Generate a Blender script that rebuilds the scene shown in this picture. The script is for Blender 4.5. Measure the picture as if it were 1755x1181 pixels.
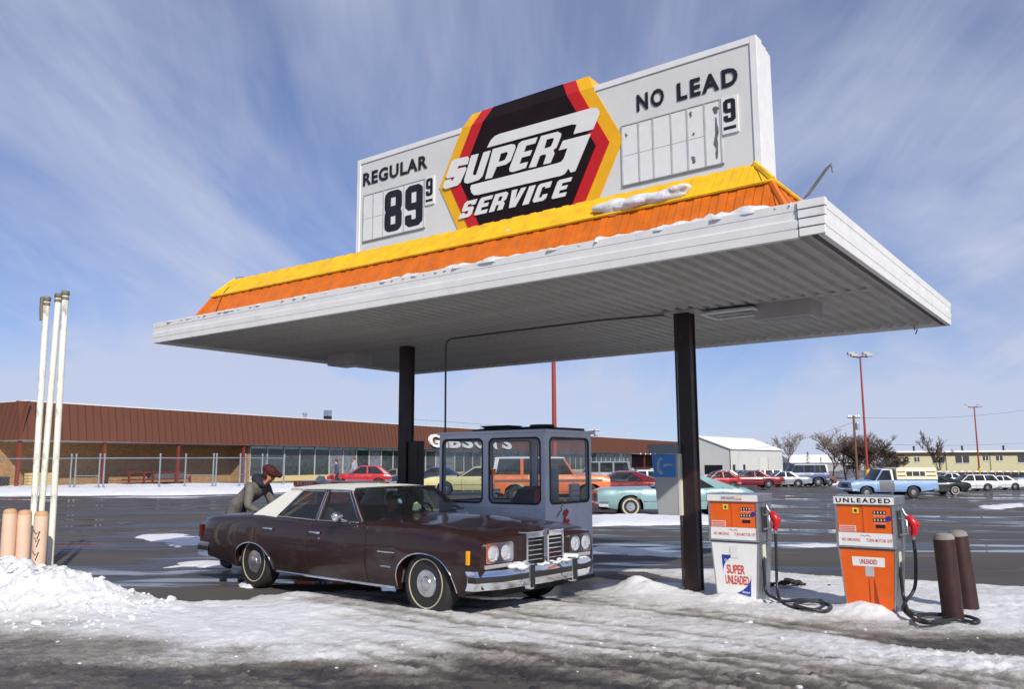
import bpy, bmesh, math, random
import numpy as np
from mathutils import Vector, Matrix
from mathutils.geometry import tessellate_polygon

random.seed(7)
for o in list(bpy.data.objects):
    bpy.data.objects.remove(o)
scene = bpy.context.scene
COL = scene.collection

# ------------------------------------------------------------------ camera
CAM_H, FPX, PITCH, ROLL = 1.56, 1420.5, 0.142052, -0.00456788
Fv = Vector((0, math.cos(PITCH), math.sin(PITCH)))
U0 = Vector((0, -math.sin(PITCH), math.cos(PITCH)))
R0 = Vector((1, 0, 0))
Rv = R0*math.cos(ROLL) + U0*math.sin(ROLL)
Uv = -R0*math.sin(ROLL) + U0*math.cos(ROLL)
cd = bpy.data.cameras.new('camera')
cam = bpy.data.objects.new('camera', cd)
COL.objects.link(cam)
cd.sensor_width = 36.0
cd.lens = 36.0*FPX/1755.0
cd.clip_start = 0.1
cd.clip_end = 5000
m = Matrix.Identity(4)
for i in range(3):
    m[i][0], m[i][1], m[i][2] = Rv[i], Uv[i], -Fv[i]
m[2][3] = CAM_H
cam.matrix_world = m
scene.camera = cam

# ------------------------------------------------------------------ sky and sun
SUN_AZ = Vector((0.37, -0.929, 0)).normalized()      # horizontal direction towards the sun
SUN_EL = math.radians(34)
world = bpy.data.worlds.new('World')
scene.world = world
world.use_nodes = True
nt = world.node_tree
nt.nodes.clear()
N = nt.nodes.new
L = nt.links.new
out = N('ShaderNodeOutputWorld')
sky = N('ShaderNodeTexSky')
sky.sky_type = 'NISHITA'
sky.sun_disc = False
sky.sun_elevation = SUN_EL
sky.sun_rotation = math.atan2(SUN_AZ.x, SUN_AZ.y)
sky.air_density = 1.0
sky.dust_density = 0.15
sky.ozone_density = 2.4
sky.altitude = 1600
bg = N('ShaderNodeBackground')
bg.inputs['Strength'].default_value = 0.098
tint = N('ShaderNodeMixRGB'); tint.blend_type = 'MULTIPLY'; tint.inputs[0].default_value = 1.0
tint.inputs[2].default_value = (0.58, 0.77, 1.10, 1)
L(sky.outputs[0], tint.inputs[1])
L(tint.outputs[0], bg.inputs['Color'])
# high thin cirrus, laid on a flat layer overhead
tc = N('ShaderNodeTexCoord')
sep = N('ShaderNodeSeparateXYZ'); L(tc.outputs['Generated'], sep.inputs[0])
zz = N('ShaderNodeMath'); zz.operation = 'MAXIMUM'; L(sep.outputs[2], zz.inputs[0]); zz.inputs[1].default_value = 0.0
za = N('ShaderNodeMath'); za.operation = 'ADD'; L(zz.outputs[0], za.inputs[0]); za.inputs[1].default_value = 0.22
dx = N('ShaderNodeMath'); dx.operation = 'DIVIDE'; L(sep.outputs[0], dx.inputs[0]); L(za.outputs[0], dx.inputs[1])
dy = N('ShaderNodeMath'); dy.operation = 'DIVIDE'; L(sep.outputs[1], dy.inputs[0]); L(za.outputs[0], dy.inputs[1])
com = N('ShaderNodeCombineXYZ'); L(dx.outputs[0], com.inputs[0]); L(dy.outputs[0], com.inputs[1])
def cloud_noise(scale_xyz, rot, scale, detail, rough, lo, hi, loc=(0, 0, 0), dist=0.6):
    mp = N('ShaderNodeMapping')
    mp.inputs['Scale'].default_value = scale_xyz
    mp.inputs['Rotation'].default_value = (0, 0, math.radians(rot))
    mp.inputs['Location'].default_value = loc
    L(com.outputs[0], mp.inputs[0])
    no = N('ShaderNodeTexNoise')
    no.inputs['Scale'].default_value = scale
    no.inputs['Detail'].default_value = detail
    no.inputs['Roughness'].default_value = rough
    no.inputs['Distortion'].default_value = dist
    L(mp.outputs[0], no.inputs[0])
    mr = N('ShaderNodeMapRange')
    mr.interpolation_type = 'SMOOTHSTEP'
    mr.inputs[1].default_value = lo
    mr.inputs[2].default_value = hi
    L(no.outputs[0], mr.inputs[0])
    return mr.outputs[0]
big = cloud_noise((1.0, 0.62, 1), -24, 0.75, 6, 0.52, 0.38, 0.66, (5.1, 0.4, 0), 0.9)
fine = cloud_noise((1.3, 0.30, 1), -24, 2.0, 9, 0.64, 0.34, 0.74, (1.0, 2.0, 0), 1.1)
veil = cloud_noise((0.9, 0.5, 1), -14, 0.45, 2, 0.4, 0.30, 0.70, (5.2, 1.7, 0), 0.2)
mul = N('ShaderNodeMath'); mul.operation = 'MULTIPLY'; L(big, mul.inputs[0]); mul.inputs[1].default_value = 0.60
mf = N('ShaderNodeMath'); mf.operation = 'MULTIPLY_ADD'; L(fine, mf.inputs[0]); mf.inputs[1].default_value = 0.27; L(mul.outputs[0], mf.inputs[2])
mv = N('ShaderNodeMath'); mv.operation = 'MULTIPLY_ADD'; L(veil, mv.inputs[0]); mv.inputs[1].default_value = 0.14; L(mf.outputs[0], mv.inputs[2])
hz = N('ShaderNodeMapRange'); hz.interpolation_type = 'SMOOTHSTEP'; hz.inputs[1].default_value = 0.30; hz.inputs[2].default_value = -0.02; hz.inputs[4].default_value = 0.50
L(sep.outputs[2], hz.inputs[0])
ha = N('ShaderNodeMath'); ha.operation = 'ADD'; L(mv.outputs[0], ha.inputs[0]); L(hz.outputs[0], ha.inputs[1])
cl = N('ShaderNodeClamp'); L(ha.outputs[0], cl.inputs[0]); cl.inputs[2].default_value = 0.88
cbg = N('ShaderNodeBackground')
cbg.inputs['Color'].default_value = (0.68, 0.73, 0.93, 1)
cbg.inputs['Strength'].default_value = 0.85
mix = N('ShaderNodeMixShader')
L(cl.outputs[0], mix.inputs[0]); L(bg.outputs[0], mix.inputs[1]); L(cbg.outputs[0], mix.inputs[2])
L(mix.outputs[0], out.inputs['Surface'])

sl = bpy.data.lights.new('sun', 'SUN')
sl.energy = 4.7
sl.angle = math.radians(0.6)
sl.color = (1.0, 0.94, 0.84)
sun = bpy.data.objects.new('sun', sl)
COL.objects.link(sun)
sdir = Vector((SUN_AZ.x*math.cos(SUN_EL), SUN_AZ.y*math.cos(SUN_EL), math.sin(SUN_EL)))
sun.rotation_euler = sdir.to_track_quat('Z', 'Y').to_euler()
sun.location = sdir*60

scene.view_settings.view_transform = 'Standard'
scene.view_settings.look = 'None'
scene.view_settings.exposure = 0.0
scene.view_settings.gamma = 1.0
scene.view_settings.use_curve_mapping = False

# ------------------------------------------------------------------ helpers
def ray(px, py):
    return Fv + Rv*((px-877.5)/FPX) - Uv*((py-590.5)/FPX)
def sstep(a, b, x):
    t = np.clip((x-a)/(b-a), 0, 1)
    return t*t*(3-2*t)
def gz(x, y):
    """ground height: level round the station, falling gently towards the far lot on the right"""
    s = np.clip(np.asarray(x, float)-1.0, 0, None)
    d = 1.15*(1-np.exp(-s*0.042))
    return -d*sstep(13, 28, np.asarray(y, float))
def G(px, py):
    """survey point: where the sight line of a photograph pixel meets the ground"""
    d = ray(px, py)
    t = 0.5
    p0 = 1.56
    while t < 900:
        t *= 1.004
        if CAM_H + d.z*t <= float(gz(d.x*t, d.y*t)):
            return Vector((d.x*t, d.y*t, float(gz(d.x*t, d.y*t))))
    return Vector((d.x*t, d.y*t, 0))
def atY(px, py, Y):
    d = ray(px, py)
    t = Y/d.y
    return Vector((d.x*t, Y, CAM_H+d.z*t))
def atZ(px, py, Z):
    d = ray(px, py)
    t = (Z-CAM_H)/d.z
    return Vector((d.x*t, d.y*t, Z))

def hash2(ix, iy, seed):
    n = (ix.astype(np.int64)*374761393 + iy.astype(np.int64)*668265263 + seed*1274126177) & 0x7fffffff
    n = ((n ^ (n >> 13))*1274126177) & 0x7fffffff
    n = (n ^ (n >> 16)) & 0x7fffffff
    return n/float(0x7fffffff)
def vnoise(x, y, seed=0):
    ix = np.floor(x); iy = np.floor(y)
    fx = x-ix; fy = y-iy
    fx = fx*fx*(3-2*fx); fy = fy*fy*(3-2*fy)
    a = hash2(ix, iy, seed); b = hash2(ix+1, iy, seed); c = hash2(ix, iy+1, seed); d = hash2(ix+1, iy+1, seed)
    return (a*(1-fx)+b*fx)*(1-fy)+(c*(1-fx)+d*fx)*fy
def fbm(x, y, octv=5, seed=0, gain=0.5):
    s = 0; a = 1.0; t = 0
    for k in range(octv):
        s = s + a*vnoise(x, y, seed+k*17); t += a
        a *= gain; x = x*2.03+11.3; y = y*2.03-5.7
    return s/t
def cells(x, y, seed=0):
    ix = np.floor(x); iy = np.floor(y)
    best = np.full(x.shape, 9.0); val = np.zeros(x.shape)
    for a in (-1, 0, 1):
        for b in (-1, 0, 1):
            cx_ = ix+a; cy_ = iy+b
            px = cx_+hash2(cx_, cy_, seed); py = cy_+hash2(cx_, cy_, seed+5)
            d = (px-x)**2+(py-y)**2
            k = d < best
            best = np.where(k, d, best); val = np.where(k, hash2(cx_, cy_, seed+9), val)
    return np.sqrt(best), val

def S(r, g, b):
    f = lambda c: ((c/255.0+0.055)/1.055)**2.4 if c > 10 else c/255.0/12.92
    return (f(r), f(g), f(b))

MATS = {}
def mat(name, col, rough=0.5, metal=0.0, var=0.12, scale=5.0, bump=0.0, bscale=60.0, coat=0.0, stain=None, spec=0.5, emit=None, alpha=None, stretch=(1, 1, 1)):
    if name in MATS:
        return MATS[name]
    mm = bpy.data.materials.new(name)
    mm.use_nodes = True
    t = mm.node_tree
    b = t.nodes['Principled BSDF']
    b.inputs['Roughness'].default_value = rough
    b.inputs['Metallic'].default_value = metal
    b.inputs['Specular IOR Level'].default_value = spec
    if coat:
        b.inputs['Coat Weight'].default_value = coat
        b.inputs['Coat Roughness'].default_value = 0.04
    co = t.nodes.new('ShaderNodeTexCoord')
    mp = t.nodes.new('ShaderNodeMapping'); mp.inputs['Scale'].default_value = stretch
    t.links.new(co.outputs['Object'], mp.inputs[0])
    no = t.nodes.new('ShaderNodeTexNoise')
    no.inputs['Scale'].default_value = scale; no.inputs['Detail'].default_value = 7; no.inputs['Roughness'].default_value = 0.62
    t.links.new(mp.outputs[0], no.inputs[0])
    r = t.nodes.new('ShaderNodeMapRange')
    r.inputs[1].default_value = 0.3; r.inputs[2].default_value = 0.7; r.inputs[3].default_value = 1-var; r.inputs[4].default_value = 1+var*0.6
    t.links.new(no.outputs[0], r.inputs[0])
    mx = t.nodes.new('ShaderNodeMixRGB'); mx.blend_type = 'MULTIPLY'; mx.inputs[0].default_value = 1
    mx.inputs[1].default_value = (*col, 1)
    t.links.new(r.outputs[0], mx.inputs[2])
    last = mx.outputs[0]
    if stain:
        scol, amt, ssc, sst = stain
        mp2 = t.nodes.new('ShaderNodeMapping'); mp2.inputs['Scale'].default_value = sst
        t.links.new(co.outputs['Object'], mp2.inputs[0])
        n2 = t.nodes.new('ShaderNodeTexNoise'); n2.inputs['Scale'].default_value = ssc; n2.inputs['Detail'].default_value = 9; n2.inputs['Roughness'].default_value = 0.68
        t.links.new(mp2.outputs[0], n2.inputs[0])
        r2 = t.nodes.new('ShaderNodeMapRange'); r2.interpolation_type = 'SMOOTHSTEP'
        r2.inputs[1].default_value = 0.66-amt*0.3; r2.inputs[2].default_value = 0.80-amt*0.2; r2.inputs[4].default_value = 0.9
        t.links.new(n2.outputs[0], r2.inputs[0])
        m2 = t.nodes.new('ShaderNodeMixRGB'); m2.inputs[2].default_value = (*scol, 1)
        t.links.new(r2.outputs[0], m2.inputs[0]); t.links.new(last, m2.inputs[1])
        last = m2.outputs[0]
    t.links.new(last, b.inputs['Base Color'])
    rr = t.nodes.new('ShaderNodeMapRange')
    rr.inputs[1].default_value = 0.3; rr.inputs[2].default_value = 0.7
    rr.inputs[3].default_value = max(0.02, rough*0.8); rr.inputs[4].default_value = min(1, rough*1.2)
    t.links.new(no.outputs[0], rr.inputs[0]); t.links.new(rr.outputs[0], b.inputs['Roughness'])
    if bump:
        n3 = t.nodes.new('ShaderNodeTexNoise'); n3.inputs['Scale'].default_value = bscale; n3.inputs['Detail'].default_value = 4
        t.links.new(co.outputs['Object'], n3.inputs[0])
        bp = t.nodes.new('ShaderNodeBump'); bp.inputs['Strength'].default_value = bump; bp.inputs['Distance'].default_value = 0.02
        t.links.new(n3.outputs[0], bp.inputs['Height']); t.links.new(bp.outputs[0], b.inputs['Normal'])
    if emit:
        b.inputs['Emission Color'].default_value = (*col, 1); b.inputs['Emission Strength'].default_value = emit
    MATS[name] = mm
    return mm
def glass(name, tint, opac=0.25, rough=0.02, dust=(0.4, 0.42, 0.45)):
    """window pane: tinted see-through with a little dust and a fresnel reflection"""
    if name in MATS:
        return MATS[name]
    mm = bpy.data.materials.new(name)
    mm.use_nodes = True
    t = mm.node_tree
    t.nodes.clear()
    o = t.nodes.new('ShaderNodeOutputMaterial')
    tr = t.nodes.new('ShaderNodeBsdfTransparent'); tr.inputs[0].default_value = (*tint, 1)
    df = t.nodes.new('ShaderNodeBsdfDiffuse'); df.inputs[0].default_value = (*dust, 1)
    gl = t.nodes.new('ShaderNodeBsdfGlossy'); gl.inputs['Roughness'].default_value = rough
    lw = t.nodes.new('ShaderNodeLayerWeight'); lw.inputs[0].default_value = 0.5
    pw_ = t.nodes.new('ShaderNodeMath'); pw_.operation = 'POWER'; pw_.inputs[1].default_value = 4.5
    t.links.new(lw.outputs['Facing'], pw_.inputs[0])
    fr = t.nodes.new('ShaderNodeMapRange'); fr.inputs[3].default_value = 0.05; fr.inputs[4].default_value = 0.95
    t.links.new(pw_.outputs[0], fr.inputs[0])
    co = t.nodes.new('ShaderNodeTexCoord')
    no = t.nodes.new('ShaderNodeTexNoise'); no.inputs['Scale'].default_value = 3.0; no.inputs['Detail'].default_value = 6
    t.links.new(co.outputs['Object'], no.inputs[0])
    mr = t.nodes.new('ShaderNodeMapRange'); mr.inputs[1].default_value = 0.3; mr.inputs[2].default_value = 0.75; mr.inputs[3].default_value = opac*0.5; mr.inputs[4].default_value = opac*1.5
    t.links.new(no.outputs[0], mr.inputs[0])
    a = t.nodes.new('ShaderNodeMixShader'); t.links.new(mr.outputs[0], a.inputs[0])
    t.links.new(tr.outputs[0], a.inputs[1]); t.links.new(df.outputs[0], a.inputs[2])
    c = t.nodes.new('ShaderNodeMixShader'); t.links.new(fr.outputs[0], c.inputs[0])
    t.links.new(a.outputs[0], c.inputs[1]); t.links.new(gl.outputs[0], c.inputs[2])
    t.links.new(c.outputs[0], o.inputs[0])
    MATS[name] = mm
    return mm

def tag(o, label=None, cat=None, group=None, kind=None):
    if label: o['label'] = label
    if cat: o['category'] = cat
    if group: o['group'] = group
    if kind: o['kind'] = kind
    return o
def thing(name, label, cat, loc=(0, 0, 0), rz=0.0, group=None):
    o = bpy.data.objects.new(name, None)
    o.empty_display_size = 0.2
    COL.objects.link(o)
    o.location = loc
    o.rotation_euler = (0, 0, rz)
    return tag(o, label, cat, group)

class MB:
    def __init__(s):
        s.v = []; s.f = []; s.mi = []; s.cur = 0
    def add(s, vs, fs):
        n = len(s.v)
        s.v += [tuple(p) for p in vs]
        s.f += [tuple(i+n for i in f) for f in fs]
        s.mi += [s.cur]*len(fs)
        return s
    def box(s, lo, hi, mtx=None):
        x0, y0, z0 = lo; x1, y1, z1 = hi
        vs = [(x0, y0, z0), (x1, y0, z0), (x1, y1, z0), (x0, y1, z0), (x0, y0, z1), (x1, y0, z1), (x1, y1, z1), (x0, y1, z1)]
        if mtx is not None: vs = [tuple(mtx @ Vector(p)) for p in vs]
        return s.add(vs, [(0, 3, 2, 1), (4, 5, 6, 7), (0, 1, 5, 4), (1, 2, 6, 5), (2, 3, 7, 6), (3, 0, 4, 7)])
    def hexa(s, a, b):
        """two quads a (4 pts) and b (4 pts) joined to a solid"""
        return s.add(list(a)+list(b), [(3, 2, 1, 0), (4, 5, 6, 7), (0, 1, 5, 4), (1, 2, 6, 5), (2, 3, 7, 6), (3, 0, 4, 7)])
    def quad(s, a, b, c, d):
        return s.add([a, b, c, d], [(0, 1, 2, 3)])
    def tube(s, path, r, n=8, caps=True):
        path = [Vector(p) for p in path]
        rs = r if isinstance(r, (list, tuple)) else [r]*len(path)
        vs = []; fs = []
        prev = None
        for i, p in enumerate(path):
            a = path[max(0, i-1)]; b = path[min(len(path)-1, i+1)]
            d = (b-a)
            d = d.normalized() if d.length > 1e-9 else Vector((0, 0, 1))
            if prev is None:
                ref = Vector((0, 0, 1)) if abs(d.z) < 0.9 else Vector((1, 0, 0))
                x = d.cross(ref).normalized()
            else:
                x = (prev - d*prev.dot(d)).normalized()
            prev = x
            y = d.cross(x)
            for k in range(n):
                an = 2*math.pi*k/n
                vs.append(p + (x*math.cos(an)+y*math.sin(an))*rs[i])
        for i in range(len(path)-1):
            for k in range(n):
                k2 = (k+1) % n
                fs.append((i*n+k, i*n+k2, (i+1)*n+k2, (i+1)*n+k))
        if caps:
            fs.append(tuple(range(n-1, -1, -1)))
            fs.append(tuple((len(path)-1)*n+k for k in range(n)))
        return s.add(vs, fs)
    def grid(s, rows):
        """rows: list of equally long point lists"""
        n = len(rows[0]); vs = [p for r in rows for p in r]; fs = []
        for i in range(len(rows)-1):
            for k in range(n-1):
                fs.append((i*n+k, i*n+k+1, (i+1)*n+k+1, (i+1)*n+k))
        return s.add(vs, fs)
    def lathe(s, prof, n=24, mtx=None, caps=True):
        """prof: (radius, height) pairs turned about z"""
        vs = []; fs = []
        for r, z in prof:
            for k in range(n):
                a = 2*math.pi*k/n
                vs.append(Vector((r*math.cos(a), r*math.sin(a), z)))
        for i in range(len(prof)-1):
            for k in range(n):
                k2 = (k+1) % n
                fs.append((i*n+k, i*n+k2, (i+1)*n+k2, (i+1)*n+k))
        if caps and prof[0][0] > 1e-6: fs.append(tuple(range(n-1, -1, -1)))
        if caps and prof[-1][0] > 1e-6: fs.append(tuple((len(prof)-1)*n+k for k in range(n)))
        if mtx is not None: vs = [mtx @ p for p in vs]
        return s.add(vs, fs)
    def poly(s, outer, fn, thick=0.0, holes=()):
        """flat shape with holes; fn maps (x, y, depth) to 3D"""
        loops = [list(outer)]+[list(h) for h in holes]
        flat = [p for l in loops for p in l]
        tri = tessellate_polygon([[Vector((p[0], p[1], 0)) for p in l] for l in loops])
        vs = [fn(p[0], p[1], thick) for p in flat]
        s.add(vs, [tuple(t) for t in tri])
        if thick:
            vb = [fn(p[0], p[1], 0) for p in flat]
            n = len(flat); fs = []; k0 = 0
            for l in loops:
                m_ = len(l)
                for i in range(m_):
                    fs.append((k0+i, k0+(i+1) % m_, n+k0+(i+1) % m_, n+k0+i))
                k0 += m_
            s.add(vs+vb, fs)
        return s
    def ball(s, c, r, seg=12, rings=8, mtx=None):
        c = Vector(c)
        rx, ry, rz = r if isinstance(r, (tuple, list)) else (r, r, r)
        vs = []; fs = []
        for i in range(rings+1):
            th = math.pi*i/rings
            for k in range(seg):
                a = 2*math.pi*k/seg
                p = Vector((rx*math.sin(th)*math.cos(a), ry*math.sin(th)*math.sin(a), rz*math.cos(th)))
                if mtx is not None: p = mtx @ p
                vs.append(c+p)
        for i in range(rings):
            for k in range(seg):
                k2 = (k+1) % seg
                fs.append((i*seg+k, (i+1)*seg+k, (i+1)*seg+k2, i*seg+k2))
        return s.add(vs, fs)
    def mesh(s, name, mats, smooth=None):
        me = bpy.data.meshes.new(name)
        me.from_pydata(s.v, [], s.f)
        for q in (mats if isinstance(mats, (list, tuple)) else [mats]):
            me.materials.append(q)
        if len(s.v) < 60000:
            bm = bmesh.new(); bm.from_mesh(me)
            bmesh.ops.remove_doubles(bm, verts=bm.verts, dist=1e-5)
            bmesh.ops.recalc_face_normals(bm, faces=bm.faces)
            bm.to_mesh(me); bm.free()
        if any(s.mi) and len(me.polygons) == len(s.mi):
            me.polygons.foreach_set('material_index', s.mi)
        if smooth is not None:
            me.polygons.foreach_set('use_smooth', [True]*len(me.polygons))
            me.set_sharp_from_angle(angle=math.radians(smooth))
        me.update()
        return me
    def build(s, name, mats, parent=None, smooth=None, bevel=0.0, seg=2):
        o = bpy.data.objects.new(name, s.mesh(name, mats, smooth))
        COL.objects.link(o)
        if parent is not None: o.parent = parent
        if bevel:
            md = o.modifiers.new('bevel', 'BEVEL'); md.width = bevel; md.segments = seg; md.limit_method = 'ANGLE'; md.angle_limit = math.radians(40)
            md.harden_normals = False
        return o
def obox(name, lo, hi, mt, parent=None, bevel=0.0, mtx=None):
    return MB().box(lo, hi, mtx).build(name, mt, parent, bevel=bevel)
def inst(name, me, parent, loc=(0, 0, 0), rot=(0, 0, 0)):
    o = bpy.data.objects.new(name, me)
    COL.objects.link(o)
    o.parent = parent; o.location = loc; o.rotation_euler = rot
    return o
def dup(root, loc, rz, label, group=None):
    r = root.copy(); COL.objects.link(r); r.location = loc; r.rotation_euler = (0, 0, rz); r['label'] = label
    if group: r['group'] = group
    for ch in list(root.children):
        c = ch.copy(); COL.objects.link(c); c.parent = r
        for g in list(ch.children):
            d = g.copy(); COL.objects.link(d); d.parent = c
    return r

_tc = {}
def text_geo(body, bold=0.0, spacing=1.0, shear=0.0):
    """outline lettering as triangles, scaled to unit cap height with left edge at 0"""
    key = (body, bold, spacing, shear)
    if key in _tc: return _tc[key]
    cu = bpy.data.curves.new('lettering', 'FONT')
    cu.body = body; cu.size = 1.0; cu.space_character = spacing; cu.shear = shear; cu.resolution_u = 3
    cu.offset = bold
    ob = bpy.data.objects.new('lettering', cu)
    COL.objects.link(ob)
    dg = bpy.context.evaluated_depsgraph_get()
    me = ob.evaluated_get(dg).to_mesh()
    vs = [(v.co.x, v.co.y) for v in me.vertices]
    fs = [tuple(p.vertices) for p in me.polygons]
    ob.evaluated_get(dg).to_mesh_clear()
    bpy.data.objects.remove(ob)
    x0 = min(p[0] for p in vs); x1 = max(p[0] for p in vs); y0 = min(p[1] for p in vs); y1 = max(p[1] for p in vs)
    vs = [((p[0]-x0)/(x1-x0), (p[1]-y0)/(y1-y0)) for p in vs]
    _tc[key] = (vs, fs)
    return _tc[key]
def lettering(name, body, fn, rect, mt, parent, bold=0.02, spacing=1.0, shear=0.0, depth=0.0, raised=0.0):
    """fit the word into rect (x0, y0, x1, y1) of the surface mapped by fn(x, y, depth)"""
    vs, fs = text_geo(body, bold, spacing, shear)
    x0, y0, x1, y1 = rect
    mb = MB()
    mb.add([fn(x0+(x1-x0)*p[0], y0+(y1-y0)*p[1], depth+raised) for p in vs], fs)
    if raised:
        from collections import Counter
        cnt = Counter()
        for f in fs:
            for i in range(len(f)):
                a, b = f[i], f[(i+1) % len(f)]
                cnt[(min(a, b), max(a, b))] += 1
        n = len(vs)
        top = [fn(x0+(x1-x0)*p[0], y0+(y1-y0)*p[1], depth+raised) for p in vs]
        bot = [fn(x0+(x1-x0)*p[0], y0+(y1-y0)*p[1], depth) for p in vs]
        mb.add(top+bot, [(a, b, b+n, a+n) for (a, b), c in cnt.items() if c == 1])
    return mb.build(name, mt, parent)

OFF = {}
_old_build = MB.build
def _build(s, name, mats, parent=None, smooth=None, bevel=0.0, seg=2):
    off = OFF.get(parent.name) if parent is not None else None
    if off is not None:
        s.v = [(p[0]-off[0], p[1]-off[1], p[2]-off[2]) for p in s.v]
    o = _old_build(s, name, mats, parent, smooth, bevel, seg)
    if off is not None: OFF[o.name] = off
    return o
MB.build = _build

# station frame: u along the canopy's long side, v away from the camera
YAW = -0.64097
SA = Vector((-5.405, 12.322, 0))
SU = Vector((math.cos(YAW), math.sin(YAW), 0))
SV = Vector((-math.sin(YAW), math.cos(YAW), 0))
LU, LV, HZ = 9.856, 5.721, 3.364
def W(u, v, z=0.0):
    return SA + SU*u + SV*v + Vector((0, 0, z))
def inv(p):
    r = Vector(p)-SA
    return r.dot(SU), r.dot(SV)
def station(name, label, cat, u, v, z=0.0, group=None):
    o = thing(name, label, cat, W(u, v, z), YAW, group)
    OFF[o.name] = (u, v, z)
    return o

# ------------------------------------------------------------------ ground
def asphalt_mat():
    mm = bpy.data.materials.new('wet_asphalt'); mm.use_nodes = True
    t = mm.node_tree; b = t.nodes['Principled BSDF']
    NN = t.nodes.new; K = t.links.new
    co = NN('ShaderNodeTexCoord')
    def noise(sc, det, ro, st=(1, 1, 1), rz=0, dist=0.0):
        mp = NN('ShaderNodeMapping'); mp.inputs['Scale'].default_value = st; mp.inputs['Rotation'].default_value = (0, 0, rz)
        K(co.outputs['Object'], mp.inputs[0])
        n = NN('ShaderNodeTexNoise'); n.inputs['Scale'].default_value = sc; n.inputs['Detail'].default_value = det; n.inputs['Roughness'].default_value = ro
        n.inputs['Distortion'].default_value = dist
        K(mp.outputs[0], n.inputs[0]); return n.outputs[0]
    def rng(src, a, bb, c=0.0, d=1.0):
        r = NN('ShaderNodeMapRange'); r.interpolation_type = 'SMOOTHSTEP'
        r.inputs[1].default_value = a; r.inputs[2].default_value = bb; r.inputs[3].default_value = c; r.inputs[4].default_value = d
        K(src, r.inputs[0]); return r.outputs[0]
    def mixc(f, a, bb):
        m_ = NN('ShaderNodeMixRGB'); K(f, m_.inputs[0])
        for i, q in ((1, a), (2, bb)):
            if isinstance(q, tuple): m_.inputs[i].default_value = (*q, 1)
            else: K(q, m_.inputs[i])
        return m_.outputs[0]
    grain = noise(140, 3, 0.6)
    patch = noise(0.35, 6, 0.6, (0.7, 1.6, 1), 0.4, 0.4)
    wet = noise(0.33, 7, 0.58, (0.42, 1.7, 1), -0.1, 0.7)
    wetm = rng(wet, 0.46, 0.55)
    pud = rng(noise(0.42, 4, 0.5, (0.5, 1.5, 1), 0.2, 0.5), 0.50, 0.56)
    salt = rng(noise(0.9, 8, 0.7, (0.35, 1.8, 1), -0.5, 0.5), 0.52, 0.75)
    dry = mixc(rng(patch, 0.3, 0.7), (0.046, 0.039, 0.036), (0.084, 0.072, 0.062))
    dry = mixc(rng(grain, 0.35, 0.7), dry, (0.088, 0.08, 0.074))
    dry2 = mixc(salt, dry, (0.14, 0.132, 0.128))
    wetc = mixc(rng(patch, 0.3, 0.7), (0.022, 0.021, 0.024), (0.036, 0.033, 0.034))
    col = mixc(wetm, dry2, wetc)
    K(col, b.inputs['Base Color'])
    mul_ = NN('ShaderNodeMath'); mul_.operation = 'MULTIPLY'; K(wetm, mul_.inputs[0]); K(pud, mul_.inputs[1])
    r0 = NN('ShaderNodeMix'); K(wetm, r0.inputs[0]); r0.inputs[2].default_value = 0.86; r0.inputs[3].default_value = 0.34
    r1 = NN('ShaderNodeMix'); K(mul_.outputs[0], r1.inputs[0]); K(r0.outputs[0], r1.inputs[2]); r1.inputs[3].default_value = 0.05
    K(r1.outputs[0], b.inputs['Roughness'])
    b.inputs['Specular IOR Level'].default_value = 0.42
    bp = NN('ShaderNodeBump'); bp.inputs['Distance'].default_value = 0.006
    inv_ = NN('ShaderNodeMath'); inv_.operation = 'SUBTRACT'; inv_.inputs[0].default_value = 0.75; K(mul_.outputs[0], inv_.inputs[1])
    K(inv_.outputs[0], bp.inputs['Strength'])
    K(grain, bp.inputs['Height']); K(bp.outputs[0], b.inputs['Normal'])
    return mm
xs = np.unique(np.concatenate([np.linspace(-700, -60, 9), np.linspace(-60, 90, 60), np.linspace(90, 900, 9)]))
ys = np.unique(np.concatenate([np.linspace(-40, 10, 8), np.linspace(10, 40, 22), np.linspace(40, 200, 18), np.linspace(200, 1600, 8)]))
mb = MB()
mb.grid([[(float(x), float(y), float(gz(x, y))) for x in xs] for y in ys])
tag(mb.build('parking_lot_ground', asphalt_mat(), smooth=60), kind='structure')

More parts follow.
